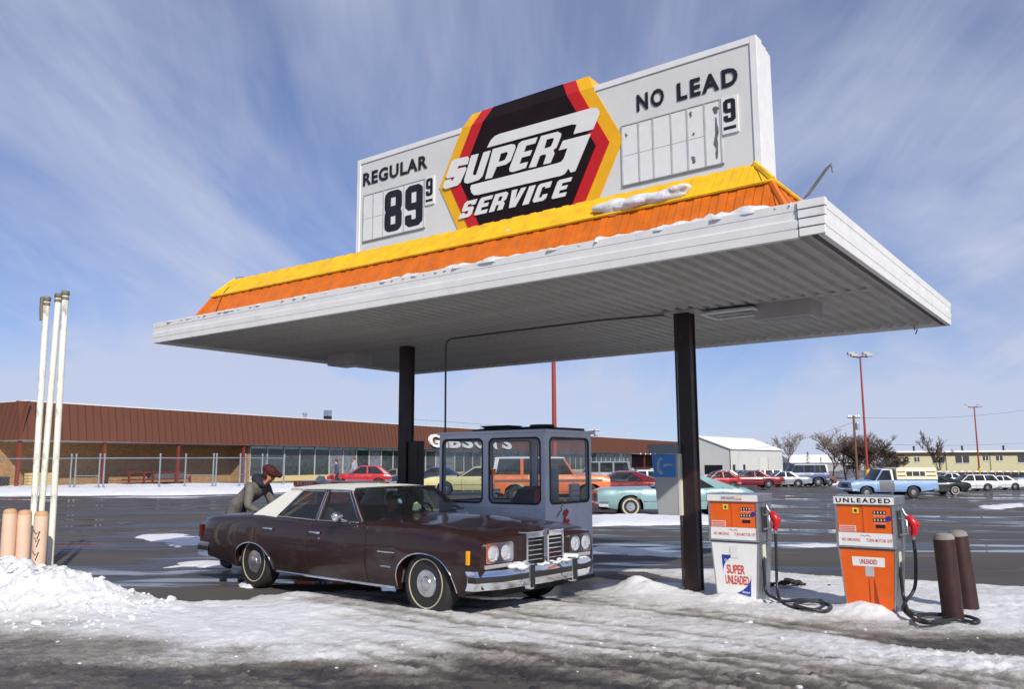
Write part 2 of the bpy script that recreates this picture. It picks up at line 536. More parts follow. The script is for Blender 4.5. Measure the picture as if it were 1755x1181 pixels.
# ------------------------------------------------------------------ snow
def snow_mat(name, attr=True, base=(0.76, 0.77, 0.80), lane=True):
    mm = bpy.data.materials.new(name); mm.use_nodes = True
    t = mm.node_tree; b = t.nodes['Principled BSDF']
    NN = t.nodes.new; K = t.links.new
    co = NN('ShaderNodeTexCoord')
    def noise(sc, det, ro, st=(1, 1, 1), rz=0.0):
        mp = NN('ShaderNodeMapping'); mp.inputs['Scale'].default_value = st; mp.inputs['Rotation'].default_value = (0, 0, rz)
        K(co.outputs['Object'], mp.inputs[0])
        n = NN('ShaderNodeTexNoise'); n.inputs['Scale'].default_value = sc; n.inputs['Detail'].default_value = det; n.inputs['Roughness'].default_value = ro
        K(mp.outputs[0], n.inputs[0]); return n.outputs[0]
    fine_ = noise(48, 8, 0.82)
    mid_ = noise(7, 6, 0.65)
    if attr:
        at = NN('ShaderNodeAttribute'); at.attribute_name = 'dirt'
        lanes = noise(1.9, 7, 0.68, (0.09, 2.6, 1), -YAW)
        a1 = NN('ShaderNodeMath'); a1.operation = 'MULTIPLY_ADD'; K(lanes, a1.inputs[0]); a1.inputs[1].default_value = 0.95
        K(at.outputs['Fac'], a1.inputs[2])
        a2 = NN('ShaderNodeMath'); a2.operation = 'MULTIPLY_ADD'; K(mid_, a2.inputs[0]); a2.inputs[1].default_value = 0.7; K(a1.outputs[0], a2.inputs[2])
        a3 = NN('ShaderNodeMath'); a3.operation = 'MULTIPLY_ADD'; K(fine_, a3.inputs[0]); a3.inputs[1].default_value = 0.95; K(a2.outputs[0], a3.inputs[2])
        f = a3.outputs[0]; lo, hi = 1.24, 2.50
    else:
        a3 = NN('ShaderNodeMath'); a3.operation = 'MULTIPLY_ADD'; K(fine_, a3.inputs[0]); a3.inputs[1].default_value = 0.5; K(mid_, a3.inputs[2])
        f = a3.outputs[0]; lo, hi = 0.72, 1.25
    r = NN('ShaderNodeMapRange'); r.inputs[1].default_value = lo; r.inputs[2].default_value = hi
    K(f, r.inputs[0])
    ramp = NN('ShaderNodeValToRGB')
    e = ramp.color_ramp.elements
    e[0].position = 0.0; e[0].color = (*base, 1)
    e[1].position = 1.0; e[1].color = ((0.045, 0.042, 0.045, 1) if attr else (0.5, 0.49, 0.48, 1))
    if attr:
        for pos, c in ((0.28, (0.60, 0.595, 0.60)), (0.52, (0.30, 0.28, 0.255)), (0.75, (0.12, 0.108, 0.098))):
            q = e.new(pos); q.color = (*c, 1)
    K(r.outputs[0], ramp.inputs[0])
    K(ramp.outputs[0], b.inputs['Base Color'])
    rr = NN('ShaderNodeMapRange'); rr.inputs[1].default_value = 0.3; rr.inputs[2].default_value = 1.0; rr.inputs[3].default_value = 0.75; rr.inputs[4].default_value = 0.32
    K(r.outputs[0], rr.inputs[0]); K(rr.outputs[0], b.inputs['Roughness'])
    b.inputs['Specular IOR Level'].default_value = 0.3
    b.inputs['Subsurface Weight'].default_value = 0.0
    bp = NN('ShaderNodeBump'); bp.inputs['Strength'].default_value = 0.9; bp.inputs['Distance'].default_value = 0.025
    ad = NN('ShaderNodeMath'); ad.operation = 'MULTIPLY_ADD'; K(fine_, ad.inputs[0]); ad.inputs[1].default_value = 0.6; K(mid_, ad.inputs[2])
    K(ad.outputs[0], bp.inputs['Height']); K(bp.outputs[0], b.inputs['Normal'])
    return mm
SNOW_D = snow_mat('trodden_snow')
SNOW_C = snow_mat('clean_snow', attr=False)

CP = [(0,1075,.03,.6),(0,1110,.02,.75),(0,1140,.015,.85),(0,1175,.012,.95),(120,1080,.04,.5),(200,1080,.06,.2),(200,1120,.02,.7),(200,1170,.012,.95),
(330,1080,.06,.1),(330,1062,.05,.1),(330,1032,-.06,.3),(400,1046,.03,.2),(250,1012,-.08,.5),(400,1010,-.09,.5),(470,1000,-.1,.5),(500,1030,.03,.25),
(400,1100,.06,.12),(400,1130,.03,.5),(400,1160,.015,.85),(500,1060,.07,.02),(550,1090,.07,.02),(520,1128,.04,.25),(540,1160,.015,.9),
(560,1030,.01,.5),(640,1040,.015,.5),(700,1065,.03,.4),(650,1090,.05,.08),(700,1118,.05,.2),(720,1148,.03,.6),(720,1178,.01,.95),
(850,1100,.03,.12),(850,1125,.03,.6),(850,1150,.02,.9),(850,1178,.005,1.0),(850,1070,.02,.35),(950,1050,.02,.42),(950,1090,.03,.15),(1000,1120,.03,.3),(1000,1150,.03,.75),(1000,1178,.02,.85),
(1000,1035,.01,.4),(1050,1003,-.05,.6),(1010,990,-.05,.5),(1080,1003,-.02,.4),(1050,970,.03,.1),(1020,942,-.06,.4),(1100,938,-.06,.4),(1250,955,-.06,.5),
(1120,1012,.05,.0),(1165,1024,.04,.0),(1230,1034,.02,.0),(1250,985,.02,.05),(1100,1050,.03,.3),(1200,1060,.02,.42),(1300,1062,.03,.35),(1400,1078,.02,.5),
(1330,1030,.015,.0),(1420,1034,.015,.0),(1500,1055,.02,.0),(1440,1005,.015,.05),(1600,1012,.02,.1),(1700,1022,.03,.3),(1750,1040,.05,.1),(1700,1064,.04,.0),(1600,1064,.02,.0),(1750,1082,.05,.1),
(1550,1092,.02,.5),(1600,1107,.005,.85),(1700,1112,.0,.95),(1750,1114,0,.95),(1200,1110,.03,.15),(1400,1112,.03,.12),(1300,1140,.02,.45),(1500,1130,.03,.12),(1650,1140,.03,.12),(1750,1150,.03,.2),
(1450,1165,.02,.55),(1600,1177,.02,.5),(1200,1170,.02,.7),(1350,1178,.02,.6),(1750,1178,.02,.45),(1400,972,-.07,.5),(1600,980,-.07,.5),(1755,995,-.06,.5),(600,985,-.1,.5),(150,1000,-.08,.4),(800,1000,-.08,.5),(900,1020,-.02,.5),(760,1040,.01,.5)]
cpw = np.array([(lambda g, c: (g.x, g.y, c[2], c[3]))(atZ(c[0], c[1], 0), c) for c in CP])
def clods(x, y, amp):
    d, v = cells(x*7, y*7, 3)
    d2, v2 = cells(x*15, y*15, 8)
    return amp*((v-0.35)*(1-d*0.8)*0.9 + (v2-0.4)*(1-d2*0.8)*0.45)
def snow_height(x, y):
    w = np.zeros(x.shape); hh = np.zeros(x.shape); dd = np.zeros(x.shape)
    for (cx_, cy_, ch, cdv) in cpw:
        s = 0.10+0.028*cy_
        q = ((x-cx_)**2*0.55+(y-cy_)**2*1.3)/(s*s)
        k = 1.0/(q*q+0.02)
        w += k; hh += k*ch; dd += k*cdv
    hh /= w; dd /= w
    hh = hh+0.022*np.clip((0.95-dd)*2, 0, 1)*np.clip((hh+.03)/.04, 0, 1)
    # ploughed bank on the left
    crest = np.interp(x, [-10, -7.5, -6.2, -5.68, -5.36, -5.03, -4.58, -4.13, -3.8, -3.3], [.42, .46, .46, .48, .52, .50, .38, .22, .11, 0.02])
    yc = 9.2+0.15*np.sin(x*1.7)
    prof = np.where(y < yc, np.exp(-((y-yc)/0.62)**2), np.exp(-((y-yc)/0.42)**2))
    bank = crest*prof
    hh = np.maximum(hh, -0.03)*(1-np.clip(bank*4, 0, 1))+bank*(1+0) + np.where(bank > 0.02, 0, np.minimum(hh, -0.0))
    hh = hh + clods(x, y, 1.0)*(0.010+0.42*np.clip(bank, 0, .4)*0.85)
    dd = dd*(1-np.clip(bank*6, 0, 1))+(0.10+.45*np.clip(fbm(x*2.3, y*3.1, 4, 55)-.45, 0, 1)*2)*np.clip(bank*6, 0, 1)
    # little heaps at the feet of the pumps and the column
    for (ux, uy, a, s) in HEAPS:
        hh = hh + a*np.exp(-((x-ux)**2+(y-uy)**2)/(s*s))*(0.8+0.5*fbm(x*6, y*6, 3, 44))
    hh = hh + (fbm(x*1.3, y*1.6, 4, 2)-0.5)*0.05 + (fbm(x*9, y*11, 4, 21)-0.5)*0.022 + (fbm(x*32, y*36, 2, 33)-0.5)*0.010
    # wheel ruts along the drive
    uu = (x-SA.x)*SU.x+(y-SA.y)*SU.y; vv = (x-SA.x)*SV.x+(y-SA.y)*SV.y
    ruts = 0
    for v0, wd in ((1.47, .10), (1.22, .08), (.38, .09), (.14, .07), (-.22, .10), (-.48, .06), (-.78, .10), (-1.02, .08), (-1.42, .12), (-1.75, .07), (-2.3, .14), (-2.6, .08), (-3.2, .2)):
        e_ = np.exp(-((vv-v0-0.08*np.sin(uu*0.9+v0))/wd)**2)
        e_ = e_*(.35+1.1*fbm(uu*.5+v0*9, vv*3, 3, 77))
        hh = hh-0.014*e_; ruts = ruts+e_
    dd = dd+0.34*np.clip(ruts, 0, 1.3)*np.clip((x+2.5)/1.5, 0, 1)*(1-np.clip(bank*6, 0, 1))
    # crusty slush ridges close to the lens
    near = sstep(7.3, 6.3, y)
    hh = hh+near*(fbm(x*5, y*9, 4, 61)-0.5)*0.06
    d1, v1 = cells(x*16+fbm(x*6, y*6, 2, 5)*2, y*22, 71)
    hh = hh+sstep(8.2, 6.6, y)*np.clip(v1-.45, 0, 1)*np.clip(.75-d1, 0, 1)*0.075*(.4+fbm(x*2, y*3, 2, 8))
    hh = hh+(fbm(x*60, y*66, 2, 93)-0.5)*0.008
    return hh, dd
PUMP1 = (8.02, 2.62); PUMP2 = (9.41, 2.66)
HEAPS = [(*W(8.06, 2.36)[:2], .06, .16), (*W(7.84, 2.38)[:2], .05, .16), (*W(9.33, 2.40)[:2], .085, .16), (*W(9.51, 2.40)[:2], .05, .14), (*W(9.1, 2.42)[:2], .03, .16), (*W(6.85, 2.5)[:2], .07, .24), (*W(6.65, 2.6)[:2], .09, .16), (*W(7.1, 2.5)[:2], .04, .2), (*W(10.3, 2.7)[:2], .03, .3)]
xg = np.linspace(-8.8, 8.6, 760)
yg = 4.3*np.exp(np.linspace(0, math.log(13.2/4.3), 330))
X, Y = np.meshgrid(xg, yg)
H, D = snow_height(X, Y)
fade = sstep(13.2, 12.0, Y)*sstep(9.0, 8.4, X)
H = H*fade-0.05*(1-fade)
keep = H > -0.035
me = bpy.data.meshes.new('ploughed_snow')
idx = np.arange(X.size).reshape(X.shape)
q = np.stack([idx[:-1, :-1], idx[:-1, 1:], idx[1:, 1:], idx[1:, :-1]], -1).reshape(-1, 4)
kk = (keep[:-1, :-1] | keep[:-1, 1:] | keep[1:, 1:] | keep[1:, :-1]).reshape(-1)
q = q[kk]
me.from_pydata(np.stack([X.ravel(), Y.ravel(), H.ravel()], -1).tolist(), [], q.tolist())
at = me.attributes.new('dirt', 'FLOAT', 'POINT')
at.data.foreach_set('value', (D-4.0*np.clip(H-0.035, 0, .06)+np.clip(0.02-H, 0, .05)*7).ravel().astype(np.float32))
me.polygons.foreach_set('use_smooth', [True]*len(me.polygons))
me.materials.append(SNOW_D)
so = bpy.data.objects.new('trampled_snow', me); COL.objects.link(so)
tag(so, 'ploughed and rutted dirty snow covering the foreground and pump island', 'snow', kind='stuff')

def snow_patch(name, label, pts, height, res=0.12, mtl=None, seed=0, soft=0.5, rough=0.5):
    """sheet of lying snow inside a world outline, sunk into the ground at its ragged edge"""
    P = np.array([(p[0], p[1]) for p in pts])
    x0, y0 = P.min(0)-soft; x1, y1 = P.max(0)+soft
    nx = max(8, int((x1-x0)/res)); ny = max(6, int((y1-y0)/res))
    Xp, Yp = np.meshgrid(np.linspace(x0, x1, nx), np.linspace(y0, y1, ny))
    dist = np.full(Xp.shape, 1e9); ins = np.zeros(Xp.shape, bool)
    n = len(P)
    for i in range(n):
        a = P[i]; b_ = P[(i+1) % n]; ab = b_-a
        t_ = np.clip(((Xp-a[0])*ab[0]+(Yp-a[1])*ab[1])/(ab@ab), 0, 1)
        dist = np.minimum(dist, np.hypot(Xp-a[0]-t_*ab[0], Yp-a[1]-t_*ab[1]))
        c_ = ((a[1] > Yp) != (b_[1] > Yp))
        with np.errstate(divide='ignore', invalid='ignore'):
            xi = (b_[0]-a[0])*(Yp-a[1])/(b_[1]-a[1])+a[0]
        ins ^= (c_ & (Xp < xi))
    sd = np.where(ins, dist, -dist)
    prof = np.clip((sd+soft*rough*(fbm(Xp/soft*0.9, Yp/soft*0.9, 4, seed)-0.5)*2)/soft, -0.5, 1)
    Hp = height*np.where(prof > 0, np.sqrt(np.clip(prof, 0, 1)), prof)*(0.65+0.7*fbm(Xp*2.2/max(soft, .3), Yp*2.2/max(soft, .3), 4, seed+3))
    Zp = Hp+gz(Xp, Yp)
    ix = np.arange(Xp.size).reshape(Xp.shape)
    q_ = np.stack([ix[:-1, :-1], ix[:-1, 1:], ix[1:, 1:], ix[1:, :-1]], -1).reshape(-1, 4)
    kp = Hp > -0.02
    k_ = (kp[:-1, :-1] | kp[:-1, 1:] | kp[1:, 1:] | kp[1:, :-1]).reshape(-1)
    me_ = bpy.data.meshes.new(name)
    me_.from_pydata(np.stack([Xp.ravel(), Yp.ravel(), Zp.ravel()], -1).tolist(), [], q_[k_].tolist())
    me_.polygons.foreach_set('use_smooth', [True]*len(me_.polygons))
    me_.materials.append(mtl or SNOW_C)
    o = bpy.data.objects.new(name, me_); COL.objects.link(o)
    return tag(o, label, 'snow', kind='stuff')
def gpx(*pp):
    return [G(a, b)[:2] for a, b in pp]
# streaks of snow left on the wet lot
snow_patch('snow_streak', 'thin snow streak on wet asphalt behind the brown sedan bumper', gpx((268,976),(330,963),(372,962),(400,975),(330,972)), .03, .06, seed=4, soft=.25, rough=.9)
snow_patch('snow_streak', 'snow streak on wet asphalt level with the brown sedan trunk', gpx((240,918),(300,916),(352,922),(348,934),(300,938),(270,928)), .03, .1, seed=5, soft=.4, rough=1.0)
snow_patch('snow_streak', 'thin snow patch beside the brown sedan rear wheel', gpx((405,1003),(440,999),(455,1006),(425,1010)), .05, .03, seed=6, soft=.1, rough=.8)
snow_patch('snow_strip', 'bright snow strip on the lot under the teal coupe', gpx((1008,903),(1008,886),(1240,884),(1240,900)), .10, .15, seed=7, soft=.5, rough=.6)
snow_patch('snow_bank', 'long snow bank along the chain link fence by the brown store', gpx((-90,851),(-90,838),(200,834),(330,833),(480,832),(700,832),(700,836),(470,845),(300,850),(150,850)), .2, .35, seed=8, soft=1.4, rough=.35)
snow_patch('snow_streak', 'narrow snow streak on the lot between booth and phone post', gpx((1015,935),(1060,938),(1170,952),(1170,957),(1090,952),(1015,946)), .03, .08, seed=9, soft=.3, rough=.9)
snow_patch('snow_streak', 'faint snow streak across the dark lot behind the pumps', gpx((1330,935),(1400,931),(1450,936),(1390,941)), .02, .1, seed=10, soft=.3, rough=1.0)
snow_patch('snow_streak', 'faint snow streak on the lot right of the blue pickup', gpx((1680,868),(1755,862),(1755,869),(1700,874)), .03, .2, seed=11, soft=.5, rough=1.0)
snow_patch('snow_bank', 'snow bank at the far edge of the lot behind the parked row', gpx((1330,826),(1430,826),(1440,832),(1330,831)), .7, .8, seed=12, soft=2.5, rough=.5)
# loose lumps of snow on the bank
mbc = MB()
rs = random.Random(5)
for k in range(520):
    x = rs.uniform(-7.6, -3.6); y = rs.gauss(8.75, 0.45)
    hgt, _ = snow_height(np.array([x]), np.array([y]))
    if hgt[0] < 0.02: continue
    r = rs.uniform(0.008, 0.026)*(1 if rs.random() < .85 else 1.8)
    rm = Matrix.Rotation(rs.uniform(0, 6.3), 3, 'Z') @ Matrix.Rotation(rs.uniform(-.6, .6), 3, 'X')
    n0 = len(mbc.v)
    mbc.ball((x, y, float(hgt[0])+r*0.2), (r*rs.uniform(.9, 1.9), r*rs.uniform(.8, 1.4), r*rs.uniform(.4, .9)), 6, 4, rm)
    for i in range(n0, len(mbc.v)):
        p = mbc.v[i]; mbc.v[i] = (p[0]+rs.uniform(-.2, .2)*r, p[1]+rs.uniform(-.2, .2)*r, p[2]+rs.uniform(-.2, .2)*r)
tag(mbc.build('snow_lumps', SNOW_C), 'loose crusty lumps lying on the ploughed bank at left', 'snow', kind='stuff')
mbc = MB()
for k in range(150):
    x = rs.uniform(-3.6, 8.4); y = rs.uniform(5.2, 8.6)
    hgt, _ = snow_height(np.array([x]), np.array([y]))
    if hgt[0] < 0.0: continue
    r = rs.uniform(0.004, 0.013)*(1 if rs.random() < .92 else 2.0)
    mbc.ball((x, y, float(hgt[0])+r*0.2), (r*rs.uniform(.9, 1.7), r, r*.7), 6, 4)
tag(mbc.build('snow_crumbs', SNOW_D), 'small scattered crumbs on the rutted foreground drive', 'snow', kind='stuff')
# small dark heap of grit behind the first pump
mbg = MB()
rg = random.Random(9)
gp_ = atZ(1352, 1004, 0.05)
for k in range(60):
    a_ = rg.gauss(0, .14); b_ = rg.gauss(0, .06); r = rg.uniform(.015, .04)
    mbg.ball(gp_+Vector((a_, b_, max(0, .06-abs(a_)*.25))), (r*1.3, r, r*.8), 6, 4)
tag(mbg.build('grit_heap', mat('grit', (.03, .025, .02), .9, var=.4, scale=30)), 'small dark heap of grit in the snow behind the super unleaded pump', 'dirt', kind='stuff')

# ------------------------------------------------------------------ shared materials
M = dict(
 white=mat('white_enamel', (.74, .74, .73), .38, var=.05, stain=((.42, .38, .34), .12, 2.2, (1, 1, 6))),
 fascia=mat('white_fascia', (.79, .785, .77), .42, var=.07, stain=((.50, .45, .40), .15, 1.3, (.9, .9, 2.5))),
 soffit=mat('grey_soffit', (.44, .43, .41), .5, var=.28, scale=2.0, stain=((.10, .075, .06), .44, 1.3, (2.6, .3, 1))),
 yellow=mat('yellow_shingle', S(238, 186, 8), .5, var=.2, scale=6, stain=(S(176, 128, 20), .14, 5, (1, 1, .4)), bump=.1, bscale=90),
 orange=mat('orange_shingle', S(210, 106, 10), .5, var=.22, scale=6, stain=(S(150, 70, 16), .16, 5, (1, 1, .4)), bump=.1, bscale=90),
 signface=mat('sign_face', (.62, .62, .60), .35, var=.04, scale=3, stain=((.40, .39, .37), .10, 3, (1, 1, 3))),
 signtrim=mat('sign_trim', (.72, .72, .72), .4, var=.06, stain=((.45, .42, .40), .1, 3, (1, 1, 3))),
 card=mat('price_card', (.70, .70, .69), .35, var=.05, scale=8),
 black=mat('black_print', (.012, .010, .012), .35, var=.2),
 lblack=mat('logo_black', (.012, .006, .007), .6, var=.3, scale=3, spec=.15),
 lred=mat('logo_red', S(190, 22, 22), .38, var=.1),
 lyel=mat('logo_yellow', S(232, 170, 6), .38, var=.08),
 lwhite=mat('logo_white', (.70, .70, .68), .38, var=.04),
 brown=mat('brown_column', S(40, 21, 18), .45, var=.2, scale=6, stain=((.22, .18, .15), .05, 14, (1, 1, .6))),
 conduit=mat('conduit', (.07, .07, .075), .5),
 steel=mat('brushed_steel', (.50, .51, .53), .34, metal=.9, var=.15, scale=14, stretch=(1, 1, .2), stain=((.2, .2, .21), .2, 5, (1, 1, .5))),
 chrome=mat('chrome', (.80, .81, .83), .10, metal=1.0, var=.08, stain=((.35, .35, .36), .14, 6, (1, 1, 1))),
 rubber=mat('black_rubber', (.016, .016, .017), .62, var=.3, scale=20),
 hose=mat('hose_rubber', (.018, .018, .02), .42, var=.2, scale=20),
)

# ------------------------------------------------------------------ canopy
can = station('fuel_canopy', 'white flat canopy with yellow and orange sloped roof on two brown columns', 'canopy', LU/2, LV/2)
Z0, Z1 = HZ, HZ+0.295
# soffit: corrugated metal sheets running front to back
npan = 60
pw = (LU-0.10)/npan
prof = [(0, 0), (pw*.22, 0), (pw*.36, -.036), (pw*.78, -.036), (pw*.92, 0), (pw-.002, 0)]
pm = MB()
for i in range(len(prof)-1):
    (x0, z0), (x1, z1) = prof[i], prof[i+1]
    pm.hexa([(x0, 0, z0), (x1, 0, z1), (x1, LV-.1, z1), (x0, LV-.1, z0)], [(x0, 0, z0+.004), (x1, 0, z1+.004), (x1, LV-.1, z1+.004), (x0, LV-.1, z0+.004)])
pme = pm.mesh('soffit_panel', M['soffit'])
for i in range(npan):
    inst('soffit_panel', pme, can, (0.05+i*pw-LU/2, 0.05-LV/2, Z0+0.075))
obox('roof_deck', (.06, .06, Z0+.10), (LU-.06, LV-.06, Z1-.03), M['fascia'], can)
# fascia boards, four courses on each side, each stepping out a little
def course(k, side):
    h_ = (Z1-Z0)/4; a = Z0+k*h_+((.0012 if side == 'front' else .005) if k else 0); b = Z0+(k+1)*h_
    o_ = (.0, .010, .004, .014)[k]
    c = MB()
    if side == 'front':
        c.hexa([(.02, -o_, a), (LU-.20, -o_, a), (LU-.20, .05, a), (.02, .05, a)], [(.02, -o_-.008, b), (LU-.20, -o_-.008, b), (LU-.20, .05, b), (.02, .05, b)])
    elif side == 'back':
        c.box((.0, LV-.05, a), (LU, LV+o_, b))
    elif side == 'left':
        c.box((-o_, .05, a), (.05, LV-.05, b))
    else:
        c.hexa([(LU-.05, .02, a), (LU+o_, .02, a), (LU+o_, LV-.05, a), (LU-.05, LV-.05, a)], [(LU-.05, .02, b), (LU+o_+.012, .02, b), (LU+o_+.012, LV-.05, b), (LU-.05, LV-.05, b)])
    return c
for side in ('front', 'back', 'left', 'right'):
    for k in range(4):
        course(k, side).build('fascia_board', M['fascia'], can, bevel=.003, seg=1)
for k in range(4):
    h_ = (Z1-Z0)/4
    obox('corner_trim', (LU-.19, -.012-.008*k, Z0+k*h_+.006), (LU+.016+.006*k, .018, Z0+(k+1)*h_), M['fascia'], can, bevel=.003)
# dark wooden batten where soffit meets the right end
obox('edge_batten', (LU-.11, .06, Z0+.01), (LU-.055, LV-.06, Z0+.07), mat('dark_batten', (.08, .07, .065), .7, var=.3), can)
# mansard: orange skirt and yellow cap of ribbed panels
def mansard(name, mt, i0, z0, i1, z1, wd):
    corners0 = [(i0, i0), (LU-i0, i0), (LU-i0, LV-i0), (i0, LV-i0)]
    corners1 = [(i1, i1), (LU-i1, i1), (LU-i1, LV-i1), (i1, LV-i1)]
    for sidx in range(4):
        a0 = Vector((*corners0[sidx], z0)); b0 = Vector((*corners0[(sidx+1) % 4], z0))
        a1 = Vector((*corners1[sidx], z1)); b1 = Vector((*corners1[(sidx+1) % 4], z1))
        d = (b0-a0).normalized(); ln = (b0-a0).length; ins_ = (a1-a0).dot(d)
        nrm = d.cross((a1-a0)-d*ins_).normalized()
        if nrm.z < 0: nrm = -nrm
        n = max(2, int(ln/wd)); 
        for i in range(n):
            s0, s1 = ln*i/n, ln*(i+1)/n
            def pt(s, t):
                # s along the eave, t up the slope; hips clip both ends
                base = a0+d*min(max(s, 0), ln)
                top = a1+d*(min(max(s, ins_), ln-ins_)-ins_)
                return base.lerp(top, t)
            mbp = MB()
            rib = 5
            for r_ in range(rib):
                p0 = s0+(s1-s0)*r_/rib; p1 = s0+(s1-s0)*(r_+.93)/rib
                A_, B_, C_, D_ = pt(p0, 0), pt(p1, 0), pt(p1, 1), pt(p0, 1)
                lift = nrm*(.016 if r_ % 2 == 0 else .007)
                mbp.hexa([A_-nrm*.01, B_-nrm*.01, C_-nrm*.01, D_-nrm*.01], [A_+lift, B_+lift, C_+lift, D_+lift])
            mbp.build(name, mt, can)
        e = MB().tube([a0+nrm*.012, b0+nrm*.012], .016, 6)
        e.build('edge_trim', mt, can)
    for sidx in range(4):
        MB().tube([Vector((*corners0[sidx], z0+.02)), Vector((*corners1[sidx], z1+.012))], .03, 6).build('hip_cap', mt, can)
mansard('orange_roof_panel', M['orange'], .40, 3.70, .60, 4.07, .42)
mansard('yellow_roof_panel', M['yellow'], .585, 4.085, .83, 4.37, .42)
MB().quad((.83, .83, 4.36), (LU-.83, .83, 4.36), (LU-.83, LV-.83, 4.36), (.83, LV-.83, 4.36)).build('roof_top', mat('roof_membrane', (.5, .5, .5), .8), can)
# columns (wide-flange steel) with base plates and top brackets
for uc in (2.62, 7.365):
    c = MB()
    s = .088
    for sg in (-1, 1):
        c.box((uc-s, LV/2-.10+sg*s-.012*(1+sg)+.0, -.2), (uc+s, LV/2-.10+sg*s+.012*(1-sg)+.0, Z0+.06))
    c.box((uc-.012-.06, LV/2-.10-s+.01, -.2), (uc+.012+.06, LV/2-.10+s-.01, Z0+.06))
    c.build('column', M['brown'], can, bevel=.006)
    obox('column_head', (uc-.24, LV/2-.30, Z0+.02), (uc+.24, LV/2+.1, Z0+.045), M['soffit'], can)
# junction box on the left column
obox('junction_box', (2.72, LV/2-.16, .9), (2.92, LV/2+.0, 1.9), mat('dark_box', (.02, .018, .018), .5), can, bevel=.01)
# beam between the columns and flood light boxes under the soffit
obox('cross_beam', (.3, LV/2-.14, Z0+.046), (LU-.3, LV/2+.0, Z0+.075), M['soffit'], can)
def light_box(px, py, z, du, dv, dz):
    u_, v_ = inv(atZ(px, py, z))
    bx = obox('flood_light', (u_-du, v_-dv, z), (u_+du, v_+dv, z+dz), mat('grey_housing', (.42, .40, .40), .5, var=.15), can, bevel=.012)
    obox('lens', (u_-du+.05, v_-dv+.05, z-.006), (u_+du-.05, v_+dv-.05, z+.002), mat('flood_lens', (.30, .30, .31), .25), bx)
    return u_, v_
light_box(1352, 549, Z0-.15, .33, .22, .2)
light_box(600, 627, Z0-.15, .33, .22, .2)
u_, v_ = inv(atZ(1258, 538, Z0-.02))
fr = MB()
for (a, b) in (((u_-.32, v_-.22), (u_+.32, v_-.22)), ((u_+.32, v_-.22), (u_+.32, v_+.22)), ((u_+.32, v_+.22), (u_-.32, v_+.22)), ((u_-.32, v_+.22), (u_-.32, v_-.22))):
    fr.tube([(*a, Z0-.02), (*b, Z0-.02)], .018, 6)
ff = fr.build('light_frame', M['white'], can)
obox('lens', (u_-.3, v_-.2, Z0+.01), (u_+.3, v_+.2, Z0+.018), mat('flood_glass', (.22, .23, .26), .15), ff)
# conduit from the booth up to the soffit and along it
cu_ = inv(atZ(759, 585, Z0-.02))
MB().tube([(3.78, 2.36, 1.9), (3.78, 2.36, Z0-.12), (3.80, 2.36, Z0-.05), (3.88, 2.36, Z0-.015), (5.0, 2.36, Z0-.01), (6.4, 2.36, Z0-.01), (7.2, 2.52, Z0-.01)], .014, 8).build('conduit', M['conduit'], can, smooth=60)
MB().tube([(6.9, 2.50, Z0+.0), (6.9, 2.50, .3)], .012, 6)
MB().tube([(7.365-.10, LV/2-.19, .1), (7.365-.10, LV/2-.19, Z0+.03)], .013, 6).build('conduit', M['brown'], can)
# bent angle iron sticking up from the roof at the right, and a torn wire below
b0 = atY(1382, 336, 7.7); b1 = atY(1420, 283, 7.9)
uv0 = inv(b0); uv1 = inv(b1)
d0 = Vector((*uv0, b0.z)); d1 = Vector((*uv1, b1.z))
br = MB(); sd = Vector((.028, .01, .02))
br.hexa([d0-sd, d0+sd, d0+sd+Vector((0, .02, .0)), d0-sd+Vector((0, .02, 0))], [d1-sd, d1+sd, d1+sd+Vector((0, .02, .0)), d1-sd+Vector((0, .02, 0))])
br.tube([d1, d1+Vector((.03, .0, -.02)), d1+Vector((.035, 0, -.08))], .008, 5)
br.build('bent_bracket', mat('weathered_iron', (.13, .12, .11), .6, var=.3), can)
wv = inv(atZ(1567, 562, Z0))
MB().tube([(wv[0], wv[1], Z0+.02), (wv[0]+.0, wv[1], Z0-.03), (wv[0]+.04, wv[1], Z0-.02), (wv[0]+.01, wv[1], Z0-.09)], .008, 5).build('loose_wire', M['black'], can)
MB().tube([(.95, .40, 3.74), (.86, .60, 4.12), (.80, .86, 4.42), (.98, .88, 4.40)], .006, 5).build('loose_wire', M['black'], can)

# snow lying on the canopy edge
def ridge(name, label, pts, rfun, seed):
    mbx = MB(); n = len(pts); rr = random.Random(seed)
    rings = []
    for i, p in enumerate(pts):
        p = Vector(p); d = (Vector(pts[min(n-1, i+1)])-Vector(pts[max(0, i-1)])).normalized()
        side = d.cross(Vector((0, 0, 1))).normalized(); w_, h_ = rfun(i/(n-1))
        w_ *= rr.uniform(.75, 1.25); h_ *= rr.uniform(.6, 1.4)
        rings.append([p+side*(w_*math.cos(a))+Vector((0, 0, h_*math.sin(a))) for a in [math.pi*k/6 for k in range(7)]]+[p+side*(-w_)-Vector((0, 0, .01)), p+side*w_-Vector((0, 0, .01))])
    rows = [r+[r[0]] for r in rings]
    mbx.grid(rows)
    mbx.add(rings[0], [tuple(range(9))]); mbx.add(rings[-1], [tuple(range(9))])
    root = mbx.build(name, SNOW_C, None, smooth=70)
    root.location = SA; root.rotation_euler = (0, 0, YAW)
    return tag(root, label, 'snow', kind='stuff')
ridge('snow_rim', 'thin rim of snow lying along the front edge of the canopy', [(LU*i/160, .13, Z1-.015) for i in range(2, 157)], lambda t: (.14, (.012+.06*float(fbm(np.array([t*26]), np.array([1.]), 4, 5)[0]))*(.35+1.0*min(1, max(0, (t-.1)*1.6)))), 3)
ridge('snow_rim', 'snow lying along the right end of the canopy roof', [(LU-.14, LV*i/60, Z1-.03) for i in range(0, 60)], lambda t: (.12, .05), 4)
